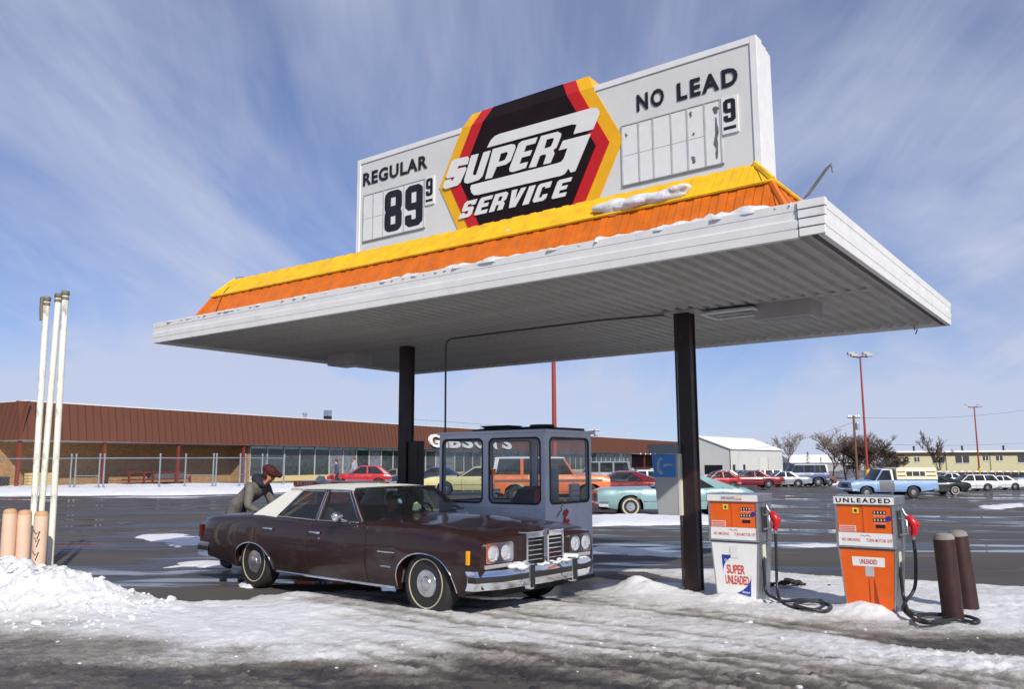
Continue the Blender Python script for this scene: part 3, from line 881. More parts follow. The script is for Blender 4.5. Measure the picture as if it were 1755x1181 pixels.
def lumps(name, label, pts, seed):
    h_ = MB(); r__ = random.Random(seed)
    for (u_, v_, z_, r) in pts:
        for k in range(7):
            a = r*r__.uniform(.6, .85)
            h_.ball((u_+r__.gauss(0, r*.9), v_+r__.gauss(0, r*.2), z_+r__.gauss(0, r*.18)), (a*r__.uniform(1.2, 2.2), a*.6, a*r__.uniform(.5, .75)), 9, 7)
    ob = h_.build(name, SNOW_C, None, smooth=60); ob.location = SA; ob.rotation_euler = (0, 0, YAW)
    md = ob.modifiers.new('remesh', 'REMESH'); md.mode = 'VOXEL'; md.voxel_size = .014; md.use_smooth_shade = True
    return tag(ob, label, 'snow', kind='stuff')
rc = random.Random(4)
lumps('snow_clump', 'thick white snow clump stuck on the yellow roof slope', [(7.52+.84*i/34, .60+.02*math.sin(i*.7), 4.15+.02*math.sin(i*.4+.5)+.001*i, (.075+.02*math.sin(i*.6))*(1 if 1 < i < 33 else .6)) for i in range(35)], 5)
lumps('snow_clump', 'tiny snowball stuck on the yellow roof below the logo', [(6.20, .66, 4.17, .035)], 6)

# ------------------------------------------------------------------ price sign on the canopy roof
VS = 2.55
US0, US1, ZS0, ZS1 = 1.62, 8.49, 4.362, 6.62
sign = station('price_sign', 'large white fuel price sign with black hexagon badge on the canopy roof', 'price sign', (US0+US1)/2, VS+.25, 4.362)
obox('cabinet', (US0+.02, VS+.02, ZS0), (US1-.02, VS+.50, ZS1-.02), M['signtrim'], sign)
def sf(x, y, d):
    return (x, VS-d, y)
obox('face_panel', (US0+.07, VS+.004, ZS0+.01), (4.9, VS+.03, ZS1-.09), M['signface'], sign)
obox('face_panel', (4.903, VS+.004, ZS0+.01), (US1-.08, VS+.03, ZS1-.09), M['signface'], sign)
obox('edge_trim', (US0, VS-.012, ZS0), (US0+.075, VS+.53, ZS1), M['signtrim'], sign, bevel=.006)
for k in range(3):
    obox('edge_trim', (US1-.075+.006*k, VS-.012+.18*k, ZS0), (US1+.012-.012*k, VS+.175+.18*k, ZS1-.02*k), M['signtrim'], sign, bevel=.006)
obox('edge_trim', (US0+.078, VS-.012, ZS1-.085), (3.9, VS+.53, ZS1), M['signtrim'], sign, bevel=.006)
obox('edge_trim', (6.25, VS-.012, ZS1-.085), (US1-.078, VS+.53, ZS1-.002), M['signtrim'], sign, bevel=.006)
# hexagon badge: three nested shapes, the cap above the cabinet leans back
TOPZ, CAPZ = 6.60, 6.83
def hexring(zl, xl, xr, vl, vr, bl, brr, tl, tr):
    lower = [(vl, zl), (bl, 4.5), (brr, 4.5), (vr, zl), (tr, TOPZ), (tl, TOPZ)]
    return lower
rings = [('badge_yellow', M['lyel'], 3.468, 6.682, .010), ('badge_red', M['lred'], 3.668, 6.475, .018), ('badge_black', M['lblack'], 3.895, 6.268, .026)]
dzt = (TOPZ-5.765); sl_ = .535
badge = None
for nm, mt, xl, xr, dep in rings:
    outer = [(xl, 5.765), (xl+sl_*(5.765-4.4)*.96, 4.4), (xr-sl_*(5.765-4.4)*.98, 4.4), (xr, 5.765), (xr-sl_*dzt, TOPZ), (xl+sl_*dzt, TOPZ)]
    b_ = MB().poly(outer, sf, dep).build(nm, mt, sign)
    h2 = CAPZ-TOPZ
    cap = [(xl+sl_*dzt, 0), (xr-sl_*dzt, 0), (xr-sl_*(dzt+h2), 1), (xl+sl_*(dzt+h2), 1)]
    mbq = MB()
    tilt = .10
    top = [Vector((x, VS-dep+.06*0+(tilt*y_), TOPZ+.002+h2*y_*1.02)) for x, y_ in cap]
    back = [Vector((x, VS+.45, TOPZ+.002+h2*y_*(.98))) for x, y_ in cap]
    if nm == 'badge_yellow':
        mbq.hexa(top, back)
    else:
        mbq.hexa(top, [p+Vector((0, .008+dep-.018+.006, 0)) for p in top])
    mbq.build('badge_cap', mt, sign)
# badge lettering, shapes laid out on the sign face in metres
LOGO = dict(
top=[(4.423,6.17),(4.498,6.271),(4.568,6.313),(4.664,6.326),(6.239,6.301),(6.304,6.281),(6.339,6.235),(6.338,6.178),(6.24,5.995),(5.931,6.003),(5.984,6.126),(5.905,6.15)],
gee=[(6.204,5.943),(5.757,5.951),(5.686,5.829),(5.832,5.828),(5.765,5.689),(5.723,5.657),(5.654,5.651),(4.125,5.661),(4.108,5.619),(4.125,5.547),(4.176,5.495),(4.261,5.482),(5.725,5.459),(5.781,5.474),(5.839,5.535),(5.877,5.468),(5.946,5.474)],
S=[(3.737,6.118),(3.802,6.135),(4.045,6.125),(4.08,6.085),(4.046,6.001),(3.88,6.013),(3.836,5.976),(4.008,5.967),(4.026,5.933),(3.905,5.74),(3.852,5.711),(3.615,5.703),(3.56,5.742),(3.602,5.842),(3.724,5.843),(3.716,5.81),(3.763,5.812),(3.798,5.86),(3.644,5.866),(3.628,5.907)],
U=[(4.123,6.12),(4.26,6.117),(4.147,5.833),(4.17,5.798),(4.218,5.801),(4.359,6.114),(4.49,6.113),(4.331,5.747),(4.266,5.709),(4.047,5.698),(3.989,5.729),(3.989,5.782)],
E=[(5.003,6.093),(5.059,6.116),(5.33,6.11),(5.288,6.028),(5.134,6.031),(5.089,5.945),(5.236,5.943),(5.197,5.871),(5.054,5.871),(5.009,5.787),(5.16,5.785),(5.121,5.703),(4.903,5.693),(4.842,5.709),(4.832,5.756)])
LH = dict(P=([(4.534,6.124),(4.879,6.117),(4.935,6.092),(4.937,6.036),(4.851,5.867),(4.778,5.835),(4.6,5.835),(4.512,5.69),(4.387,5.694)], [(4.676,6.019),(4.785,6.021),(4.811,5.994),(4.757,5.911),(4.717,5.902),(4.63,5.904)]),
R=([(5.394,6.11),(5.673,6.104),(5.727,6.067),(5.721,6.02),(5.645,5.877),(5.596,5.857),(5.612,5.8),(5.544,5.682),(5.424,5.684),(5.475,5.795),(5.468,5.824),(5.408,5.830),(5.365,5.819),(5.298,5.684),(5.177,5.69)], [(5.486,6.035),(5.598,6.033),(5.61,6.008),(5.564,5.923),(5.534,5.913),(5.439,5.914)]))
for k_, pts in LOGO.items():
    MB().poly(pts, lambda x, y, d: sf(x, y, d+.027), .010).build('badge_letter' if len(k_) == 1 else 'badge_swash', M['lwhite'], sign)
for k_, (pts, hole) in LH.items():
    MB().poly(pts, lambda x, y, d: sf(x, y, d+.027), .010, [hole]).build('badge_letter', M['lwhite'], sign)
GL = dict(
 E=([(.12,1),(1,1),(1,.78),(.42,.78),(.42,.61),(.88,.61),(.88,.4),(.42,.4),(.42,.22),(1,.22),(1,0),(.12,0),(0,.08),(0,.92)], None),
 R=([(0,0),(0,1),(.82,1),(1,.88),(1,.55),(.86,.45),(1,.34),(1,0),(.62,0),(.62,.32),(.38,.32),(.38,0)], [(.38,.54),(.66,.54),(.66,.79),(.38,.79)]),
 V=([(0,1),(.36,1),(.50,.34),(.64,1),(1,1),(.72,0),(.28,0)], None),
 I=([(0,0),(0,1),(1,1),(1,0)], None),
 C=([(.15,1),(1,1),(1,.68),(.64,.68),(.64,.78),(.38,.78),(.38,.22),(.64,.22),(.64,.34),(1,.34),(1,.1),(.85,0),(.15,0),(0,.1),(0,.9)], None),
 S=([(.15,1),(1,1),(1,.7),(.66,.7),(.66,.79),(.36,.79),(.36,.62),(.88,.6),(1,.5),(1,.1),(.85,0),(0,0),(0,.32),(.34,.32),(.34,.21),(.64,.21),(.64,.4),(.12,.4),(0,.5),(0,.9)], None))
for ch, bl, brr_, tl in [('S',(3.879,5.18),(4.106,5.180),(4.011,5.425)),('E',(4.172,5.178),(4.406,5.178),(4.302,5.425)),('R',(4.456,5.176),(4.701,5.176),(4.58,5.425)),('V',(4.752,5.170),(5.005,5.170),(4.88,5.422)),('I',(5.058,5.166),(5.165,5.166),(5.185,5.418)),('C',(5.226,5.166),(5.45,5.166),(5.345,5.414)),('E',(5.549,5.156),(5.778,5.156),(5.668,5.402))]:
    pts, hole = GL[ch]
    f_ = lambda p: (bl[0]+(brr_[0]-bl[0])*p[0]+(tl[0]-bl[0])*p[1], bl[1]+(brr_[1]-bl[1])*p[0]+(tl[1]-bl[1])*p[1])
    MB().poly([f_(p) for p in pts], lambda x, y, d: sf(x, y, d+.027), .010, [[f_(p) for p in hole]] if hole else []).build('badge_letter', M['lwhite'], sign)
lettering('grade_lettering', 'REGULAR', sf, (1.76, 6.14, 3.21, 6.365), M['black'], sign, .032, 1.12, depth=.004, raised=.004)
lettering('grade_lettering', 'NO', sf, (6.89, 6.075, 7.28, 6.31), M['black'], sign, .036, 1.25, depth=.004, raised=.004)
lettering('grade_lettering', 'LEAD', sf, (7.46, 6.065, 8.255, 6.30), M['black'], sign, .036, 1.25, depth=.004, raised=.004)
# price card tracks
def cards(x0, x1, z0, z1, cols, rows):
    for x_ in [x0]+cols+[x1]:
        obox('card_track', (x_-.009, VS-.014, z0), (x_+.009, VS+.003, z1), mat('track_grey', (.46, .46, .46), .4, var=.2), sign)
    obox('card_track', (x0-.01, VS-.018, z0-.02), (x1+.02, VS+.003, z0), mat('track_dark', (.22, .21, .20), .5, var=.3), sign)
    obox('card_track', (x0-.01, VS-.016, z1), (x1+.02, VS+.003, z1+.012), MATS['track_grey'], sign)
    xsx = [x0]+cols+[x1]
    for i in range(len(xsx)-1):
        zz_ = [z0, rows, z1] if i < len(xsx)-2 and rows else [z0, z1]
        for j in range(len(zz_)-1):
            obox('price_card', (xsx[i]+.011, VS-.007, zz_[j]+.003), (xsx[i+1]-.011, VS+.003, zz_[j+1]-.004), M['card'], sign)
cards(1.79, 3.15, 5.19, 5.965, [2.02, 2.255, 2.715], 5.565)
cards(6.66, 8.02, 5.125, 5.93, [6.906, 7.112, 7.364, 7.583, 7.814], 5.52)
def numeral(pts, holes, x0, z0, x1, z1, dep):
    f_ = lambda p: (x0+(x1-x0)*p[0], z0+(z1-z0)*p[1])
    return MB().poly([f_(p) for p in pts], lambda x, y, d: sf(x, y, d+dep), .004, [[f_(p) for p in h_] for h_ in holes]).build('price_numeral', M['black'], sign)
def rnd(pts, r=.35, n=4):
    out_ = []
    m_ = len(pts)
    for i in range(m_):
        p0, p1, p2 = Vector(pts[i-1]), Vector(pts[i]), Vector(pts[(i+1) % m_])
        a_ = p1.lerp(p0, r); c_ = p1.lerp(p2, r)
        for k in range(n+1):
            t_ = k/n
            out_.append(tuple(a_*(1-t_)**2+p1*2*t_*(1-t_)+c_*t_**2))
    return out_
N8 = [(.22,0),(.78,0),(1,.09),(1,.43),(.93,.5),(1,.57),(1,.91),(.78,1),(.22,1),(0,.91),(0,.57),(.07,.5),(0,.43),(0,.09)]
N9 = [(0,.09),(.22,0),(.78,0),(1,.09),(1,.91),(.78,1),(.22,1),(0,.91),(0,.49),(.2,.40),(.62,.40),(.62,.17),(.37,.17),(.37,.29),(0,.29)]
H8 = [[(.36,.17),(.64,.17),(.64,.37),(.36,.37)], [(.36,.62),(.64,.62),(.64,.83),(.36,.83)]]
H9 = [[(.36,.57),(.64,.57),(.64,.83),(.36,.83)]]
numeral(rnd(N8, .3, 3), H8, 2.285, 5.245, 2.672, 5.925, .008)
numeral(rnd(N9, .12, 2), H9, 2.745, 5.25, 3.122, 5.92, .008)
for (x0, z0, x1, z1) in ((3.175, 5.53, 3.365, 5.985), (8.035, 5.47, 8.245, 5.935)):
    obox('price_card', (x0, VS-.02, z0), (x1, VS+.003, z1), M['card'], sign, bevel=.004)
    w_ = x1-x0
    numeral(rnd(N9, .12, 2), H9, x0+w_*.14, z0+(z1-z0)*.31, x1-w_*.14, z1-(z1-z0)*.07, .021)
    MB().poly([(x0+w_*.12, z0+(z1-z0)*.11), (x1-w_*.14, z0+(z1-z0)*.11), (x1-w_*.14, z0+(z1-z0)*.19), (x0+w_*.12, z0+(z1-z0)*.19)], lambda x, y, d: sf(x, y, d+.021), .004).build('price_underline', M['black'], sign)
# worn smudges left on the blank cards
smg = mat('smudge', (.12, .13, .14), .7, var=.5, scale=30)
rk = random.Random(3)
for (cx_, z0, z1, wd) in ((7.955, 5.19, 5.72, .035), (7.955, 5.76, 5.86, .05), (7.63, 5.80, 5.88, .025), (7.645, 5.2, 5.30, .035), (6.72, 5.76, 5.83, .02), (7.66, 5.56, 5.60, .02)):
    n = 9; lft = []; rgt = []
    for i in range(n):
        z_ = z0+(z1-z0)*i/(n-1); k_ = math.sin(math.pi*(i+.3)/(n-.4))**.5
        c_ = cx_+rk.uniform(-.012, .012); w_ = wd*k_*rk.uniform(.4, 1.0)
        lft.append((c_-w_, z_)); rgt.append((c_+w_, z_))
    MB().poly(lft+rgt[::-1], lambda x, y, d: sf(x, y, .0085), 0).build('card_smudge', smg, sign)

# ------------------------------------------------------------------ attendant booth
BU0, BU1, BV0, BV1, BZ0, BZ1 = 3.76, 5.58, 2.30, 3.40, 0.0, 1.955
booth = station('attendant_booth', 'small blue grey metal booth with rounded windows between the canopy columns', 'booth', (BU0+BU1)/2, (BV0+BV1)/2)
bgrey = mat('booth_paint', S(198, 204, 218), .42, var=.10, scale=3, stain=(S(110, 108, 112), .2, 2.5, (1, 1, .5)))
gask = mat('gasket', (.012, .012, .013), .5)
bglass = glass('booth_glass', (.86, .90, .92), .10, dust=(.5, .52, .55))
def rrect(x0, y0, x1, y1, r, n=5):
    pts = []
    for cx_, cy_, a0 in ((x1-r, y1-r, 0), (x0+r, y1-r, 90), (x0+r, y0+r, 180), (x1-r, y0+r, 270)):
        for k in range(n+1):
            a = math.radians(a0+90*k/n); pts.append((cx_+r*math.cos(a), cy_+r*math.sin(a)))
    return pts
def wall_with_windows(fn, x0, x1, wins, seam):
    MB().poly([(x0, BZ0+.05), (x1, BZ0+.05), (x1, BZ1), (x0, BZ1)], fn, .035, [rrect(*w, .07) for w in wins]).build('wall_panel', bgrey, booth)
    for w in wins:
        rr_ = rrect(*w, .07)
        g_ = MB().tube([fn(a, b, .036) for a, b in rr_+rr_[:1]], .013, 6, False).build('window_gasket', gask, booth)
        MB().poly(rrect(w[0]-.005, w[1]-.005, w[2]+.005, w[3]+.005, .07), lambda x, y, d: fn(x, y, d+.016), .005).build('pane', bglass, g_)
    for s_ in seam:
        a, b, c_, d_ = s_
        MB().poly([(a, b), (c_, b), (c_, d_), (a, d_)], lambda x, y, d: fn(x, y, d+.035), .006).build('seam_strip', bgrey, booth)
zw0, zw1 = 1.03, 1.885
wall_with_windows(lambda x, y, d: (x, BV0-d, y), BU0, BU1-.036, [(BU0+.06, zw0, BU0+.78, zw1), (BU0+.90, zw0, BU1-.08, zw1)], [(BU0, .965, BU1-.04, .985), (5.0, .1, 5.03, .96), (4.86, .1, 4.87, .96)])
wall_with_windows(lambda x, y, d: (BU1+d-.035, x, y), BV0+.001, BV1, [(BV0+.07, zw0, BV1-.08, zw1)], [(BV0, .965, BV1, .985)])
wall_with_windows(lambda x, y, d: (x, BV1+d-.03, y), BU0+.04, BU1-.04, [(BU0+.06, zw0, BU0+.78, zw1), (BU0+.90, zw0, BU1-.08, zw1)], [])
wall_with_windows(lambda x, y, d: (BU0-d+.03, x, y), BV0+.04, BV1-.04, [(BV0+.07, zw0, BV1-.08, zw1)], [])
obox('corner_post', (BU1-.036, BV0-.04, .03), (BU1+.004, BV0-.0, BZ1-.002), bgrey, booth, bevel=.008)
obox('roof', (BU0-.03, BV0-.06, BZ1), (BU1+.03, BV1+.06, BZ1+.04), bgrey, booth, bevel=.01)
obox('base', (BU0-.01, BV0-.02, 0), (BU1+.01, BV1+.02, .048), mat('dark_base', (.03, .03, .03), .7), booth)
dk = mat('black_tar', (.012, .012, .012), .55)
obox('counter', (BU0+.05, BV0+.05, .94), (BU1-.05, BV0+.5, .97), mat('counter_top', (.12, .10, .09), .5), booth)
# dark vent plate and cables on the roof
vt = MB()
vt.hexa([(4.45, 2.45, 2.03), (4.8, 2.45, 2.03), (4.8, 2.7, 2.03), (4.45, 2.7, 2.03)], [(4.38, 2.4, 2.07), (4.88, 2.4, 2.07), (4.88, 2.75, 2.07), (4.38, 2.75, 2.07)])
vt.box((4.55, 2.5, 1.99), (4.72, 2.65, 2.03))
vt.build('roof_vent', dk, booth)
MB().tube([(4.25, 2.42, 2.005), (4.6, 2.38, 2.02), (5.0, 2.42, 2.02), (5.28, 2.6, 2.03), (5.5, 2.9, 2.01)], .022, 6).build('roof_cable', dk, booth)
cb = MB()
for k in range(3):
    cb.tube([(5.2+.16*math.cos(a), 2.75+.14*math.sin(a), 1.998+.03*k) for a in [i*math.pi/8 for i in range(17)]], .022, 6, False)
cb.build('coiled_cable', dk, booth, smooth=60)
obox('roof_board', (5.30, 2.72, 1.996), (5.54, 3.30, 2.03), mat('rust_board', S(92, 44, 34), .7), booth)
# red paint mark and blue scrawl on the right wall
mk = MB(); rk2 = random.Random(8)
for k in range(14):
    cy_ = 2.72+rk2.gauss(0, .045); cz_ = .80+rk2.gauss(0, .05); r_ = rk2.uniform(.025, .055)
    pts = [(cy_+r_*rk2.uniform(.6, 1.3)*math.cos(a), cz_+r_*rk2.uniform(.6, 1.3)*math.sin(a)) for a in [i*math.pi/4 for i in range(8)]]
    mk.poly(pts, lambda x, y, d: (BU1+.0045+.0004*k, x, y), 0)
mk.build('paint_mark', mat('red_paint', S(186, 24, 34), .5), booth)
MB().tube([(BU1+.005, 2.52, .86), (BU1+.005, 2.58, .92), (BU1+.005, 2.63, .94), (BU1+.005, 2.60, .98), (BU1+.005, 2.66, 1.0)], .006, 4).build('ink_scrawl', mat('blue_ink', S(40, 60, 120), .5), booth)
obox('notice_sticker', (4.665, BV0-.022, 1.40), (4.76, BV0-.016, 1.48), mat('sticker_yellow', S(224, 150, 20), .5), booth)
obox('notice_sticker', (4.665, BV0-.0225, 1.40), (4.71, BV0-.0165, 1.46), mat('sticker_red', S(200, 40, 30), .5), booth)
# things on the counter inside
def item(name, label, cat, u, v, z, lo, hi, col, bevel=.01):
    r_ = station(name, label, cat, u, v, z)
    o = MB().box((u+lo[0], v+lo[1], z+lo[2]), (u+hi[0], v+hi[1], z+hi[2])).build('body', mat('item_'+label[:18].replace(' ', '_'), col, .5), r_, bevel=bevel)
    return r_, o
r_, o = item('shopping_bag', 'dark red upright bag behind the booth right window', 'bag', 5.40, 2.46, .971, (-.09, -.05, 0), (.09, .05, .24), S(200, 34, 44))
MB().tube([(5.34, 2.46, 1.2), (5.37, 2.46, 1.28), (5.43, 2.46, 1.28), (5.46, 2.46, 1.2)], .006, 5).build('handle', M['black'], r_)
r_, o = item('yellow_carton', 'small yellow carton in the booth right window', 'carton', 5.46, 2.84, .971, (-.05, -.05, 0), (.05, .05, .10), S(235, 196, 30))
MB().box((5.41, 2.785, 1.045), (5.51, 2.789, 1.05)).build('flap', M['card'], r_)
r_, o = item('paper_stack', 'pale grey stack of papers standing in the booth right window', 'papers', 5.47, 3.12, .971, (-.03, -.10, 0), (.03, .10, .30), S(176, 186, 184))
for k in range(3): MB().box((5.502, 3.04, 1.03+.07*k), (5.505, 3.2, 1.05+.07*k)).build('printed_line', mat('print_grey', (.3, .3, .3), .6), r_)
rt = station('paper_tube', 'pale blue grey tube standing inside the booth', 'tube', 5.2, 3.05, .971)
MB().lathe([(.05, 0), (.055, .01), (.055, .5), (.05, .51)], 16, Matrix.Translation((5.2, 3.05, .971))).build('body', mat('tube_blue', S(150, 168, 172), .5), rt, smooth=40)
MB().lathe([(.03, .51), (.03, .53)], 12, Matrix.Translation((5.2, 3.05, .971))).build('cap', M['white'], rt, smooth=40)
rt = station('cash_register', 'dark cash register on the booth counter', 'register', 5.05, 2.55, .971)
MB().hexa([(4.85, 2.42, .971), (5.25, 2.42, .971), (5.25, 2.75, .971), (4.85, 2.75, .971)], [(4.92, 2.55, 1.2), (5.2, 2.55, 1.2), (5.2, 2.72, 1.25), (4.92, 2.72, 1.25)]).build('body', mat('register_black', (.03, .028, .026), .4), rt, bevel=.01)
MB().box((4.9, 2.44, .99), (5.2, 2.52, 1.01)).build('keyboard', mat('register_keys', (.2, .19, .17), .5), rt)
rt = station('yellow_tube', 'yellow tube hanging inside the booth behind the right window', 'tube', 5.0, 3.2, 1.2)
MB().lathe([(.035, 0), (.04, .01), (.04, .38), (.03, .4)], 12, Matrix.Translation((5.0, 3.2, 1.2))).build('body', mat('tube_yellow', S(220, 190, 90), .5), rt, smooth=40)

# ------------------------------------------------------------------ fuel pumps
POR = mat('pump_orange', S(222, 94, 18), .40, var=.10, scale=6, stain=(S(160, 66, 20), .24, 6, (1, 1, .3)))
PWH = mat('pump_white', (.76, .76, .74), .35, var=.05, stain=((.48, .44, .4), .2, 7, (1, 1, .5)))
PRT = mat('pump_red_print', S(206, 60, 30), .5, var=.1)
PBL = mat('pump_blue', S(36, 52, 150), .4, var=.1)
PGA = mat('galvanised_side', (.30, .31, .33), .42, metal=.75, var=.25, scale=9, stain=((.10, .10, .11), .3, 4, (1, 1, .4)))
NRED = mat('nozzle_red', S(186, 22, 34), .35, var=.1)
def pump(u, v, label, kind, rz=0.0, hose_pts=None):
    P = thing('fuel_pump', label, 'fuel pump', W(u, v, 0), YAW+rz, 'fuel pumps on the island')
    w, d = .29, .20
    def f(x, y, q): return (x, -d-q, y)
    def fl(x, y, q):
        t_ = y/.68
        k = (.235+.055*t_)/.29
        return (x*k, -d*(.86+.10*t_)-q, y)
    # lower cabinet, wider at the top
    MB().hexa([(-.235, -d*.86, -.05), (.235, -d*.86, -.05), (.235, d*.86, -.05), (-.235, d*.86, -.05)], [(-.283, -d*.96, .675), (.283, -d*.96, .675), (.283, d*.96, .675), (-.283, d*.96, .675)]).build('cabinet', PGA, P, bevel=.008)
    MB().poly([(-.275, -.02), (.262, -.02), (.262, .665), (-.275, .665)], fl, .006).build('lower_panel', PWH if kind == 'super' else POR, P)
    for sx in (-.282, .268):
        MB().poly([(sx, -.02), (sx+.014, -.02), (sx+.014, .668), (sx, .668)], fl, .011).build('panel_trim', M['steel'], P)
    # head
    h_ = MB().box((-w, -d, .68), (w, d, 1.112)).build('head', PGA, P, bevel=.008)
    for (a, b, c_, e) in ((-w, .682, -w+.022, 1.11), (w-.022, .682, w, 1.11), (-w+.0225, .682, w-.0225, .70)):
        MB().poly([(a, b), (c_, b), (c_, e), (a, e)], f, .016).build('head_frame', M['steel'], P)
    MB().poly([(-w+.023, .835), (w-.023, .835), (w-.023, 1.11), (-w+.023, 1.11)], f, .006).build('dial_face', POR, P)
    MB().poly([(-.012, .84), (.004, .84), (.004, 1.105), (-.012, 1.105)], lambda x, y, q: f(x, y, q+.006), .005).build('dial_rib', POR, P)
    wp = MB().poly([(-w+.023, .701), (w-.023, .701), (w-.023, .833), (-w+.023, .833)], f, .007).build('white_band', PWH, P)
    lettering('warning_lettering', 'NO SMOKING', f, (-.235, .745, -.055, .778), PRT, wp, .01, 1.1, depth=.0085)
    lettering('warning_lettering', 'TURN MOTOR OFF', f, (.005, .745, .25, .778), PRT, wp, .01, 1.1, depth=.0085)
    MB().tube([f(-.05+.012*i, .806+.006*math.sin(i*1.4), .008) for i in range(9)], .003, 4).build('script_mark', PRT, wp)
    # counters
    for r_ in range(3):
        z_ = 1.025-.075*r_-(.0 if r_ < 2 else -.012)
        n_ = 4 if r_ < 2 else 3
        for k in range(n_):
            x_ = .085+.031*k+(.02 if n_ == 3 else 0)
            MB().poly([(x_, z_), (x_+.028, z_), (x_+.028, z_+.034), (x_, z_+.034)], lambda x, y, q: f(x, y, q+.006), .003).build('counter_wheel', M['black'], P)
            if n_ == 4:
                MB().poly([(x_+.009, z_+.007), (x_+.019, z_+.007), (x_+.019, z_+.027), (x_+.009, z_+.027)], lambda x, y, q: f(x, y, q+.0095), .001).build('counter_digit', M['card'], P)
        if n_ == 4:
            lettering('counter_caption', 'SALE' if r_ == 0 else 'GALLONS', f, (.088, z_-.019, .20, z_-.009), M['card'], P, .01, 1.2, depth=.0065)
    MB().lathe([(.0, .0), (.026, 0), (.026, .006), (0, .006)], 20, Matrix.Translation(f(.232, .985, .006)) @ Matrix.Rotation(math.radians(90), 4, 'X')).build('blue_dot', PBL, P)
    MB().poly([(-.115, 1.03), (-.055, 1.03), (-.055, 1.085), (-.115, 1.085)], lambda x, y, q: f(x, y, q+.006), .002).build('inspection_sticker', mat('sticker_lime', S(214, 204, 50), .5), P)
    MB().poly([(-.097, 1.043), (-.072, 1.043), (-.072, 1.070), (-.097, 1.070)], lambda x, y, q: f(x, y, q+.009), .001).build('sticker_print', M['black'], P)
    nt_ = MB().poly([(-.255, .842), (-.09, .842), (-.09, .905), (-.255, .905)], lambda x, y, q: f(x, y, q+.006), .002).build('notice', mat('notice_pink', S(226, 190, 180), .5), P)
    for k in range(3):
        MB().poly([(-.245, .85+.018*k), (-.10, .85+.018*k), (-.10, .857+.018*k), (-.245, .857+.018*k)], lambda x, y, q: f(x, y, q+.009), .001).build('notice_line', PRT, nt_)
    # illuminated-style top sign
    tpm = mat('flag_orange', S(214, 84, 30), .4, var=.1) if kind in ('nolead', 'plain') else PWH
    tp = MB().box((-.305, -.225, 1.114), (.305, .225, 1.205)).build('top_sign', M['steel'], P, bevel=.006)
    MB().poly([(-.293, 1.124), (.293, 1.124), (.293, 1.196), (-.293, 1.196)], lambda x, y, q: (x, -.225-q, y), .003).build('sign_face', tpm, tp)
    g_ = lambda x, y, q: (x, -.2285-q, y)
    if kind == 'unleaded':
        lettering('sign_lettering', 'UNLEADED', g_, (-.272, 1.137, .262, 1.184), M['black'], tp, .035, 1.35, depth=.001)
    elif kind == 'super':
        MB().poly([(-.14, 1.128), (.12, 1.128), (.12, 1.19), (-.14, 1.19)], g_, .001).build('sign_sticker', mat('sticker_pale', S(226, 214, 206), .5), tp)
        lettering('sign_lettering', 'SUPER UNLEADED', g_, (-.125, 1.142, .03, 1.172), PBL, tp, .012, 1.0, depth=.0022)
        lettering('sign_lettering', 'GASOLINE', g_, (.035, 1.137, .115, 1.158), PRT, tp, .012, 1.0, depth=.0022)
    elif kind == 'nolead':
        lettering('sign_lettering', 'NO LEAD', g_, (-.2, 1.137, .2, 1.184), M['lwhite'], tp, .02, 1.4, depth=.001)
    # decals on the lower panel
    if kind == 'super':
        dl = lambda x, y, q: fl(x, y, q+.006)
        n = 10
        arc1 = [(-.165+.225*(k/n), .53-.19*(1-math.sqrt(max(0, 1-(1-k/n)**2)))-.0) for k in range(n+1)]
        MB().poly([(-.165, .53), (.06, .53)]+[(-.165+.225*(1-math.sin(a)), .53-.20*(1-math.cos(a))) for a in [math.pi/2*k/n for k in range(1, n+1)]], dl, .0015).build('decal_corner', PBL, P)
        MB().poly([(.19, .06), (-.145, .06)]+[(-.145+.335*math.sin(a), .10+.22*(1-math.cos(a))) for a in [math.pi/2*k/n for k in range(n+1)]], dl, .0015).build('decal_corner', PBL, P)
        lettering('decal_lettering', 'Our', dl, (-.135, .455, -.07, .487), M['lwhite'], P, .015, 1.0, depth=.003)
        lettering('decal_lettering', 'SUPER', dl, (-.115, .325, .115, .425), PRT, P, .02, .95, depth=.003)
        lettering('decal_lettering', 'UNLEADED', dl, (-.14, .212, .165, .308), PRT, P, .02, .92, depth=.003)
        lettering('decal_lettering', 'Stops', dl, (.075, .118, .175, .15), M['lwhite'], P, .02, 1.0, depth=.003)
        lettering('decal_lettering', 'the Ping', dl, (.02, .072, .178, .105), M['lwhite'], P, .02, 1.0, depth=.003)
        MB().poly(rrect(-.055, .50, .045, .625, .012), lambda x, y, q: fl(x, y, q+.0085), .003).build('permit_card', M['card'], P)
    elif kind == 'unleaded':
        MB().poly([(-.155, .50), (.17, .50), (.17, .592), (-.155, .592)], lambda x, y, q: fl(x, y, q+.006), .002).build('grade_plate', PWH, P)
        lettering('plate_lettering', 'UNLEADED', lambda x, y, q: fl(x, y, q+.006), (-.08, .522, .095, .57), NRED, P, .02, .95, depth=.003)
        MB().poly([(-.03, .40), (.06, .40), (.06, .497), (-.03, .497)], lambda x, y, q: fl(x, y, q+.006), .002).build('permit_card', mat('grey_card', (.45, .45, .44), .5), P)
        for xx in (-.0, .055):
            MB().poly([(xx-.012, .06), (xx+.012+.05*(xx > 0), .06), (xx+.006, .38), (xx-.004, .38)], lambda x, y, q: fl(x, y, q+.0063), 0).build('rust_streak', mat('rust_run', S(150, 56, 16), .6), P)
    # right side: nozzle hanger, holder and permit
    MB().box((w+.001, -.12, .79), (w+.012, .02, 1.06)).build('nozzle_recess', mat('dark_recess', (.03, .03, .032), .5), P)
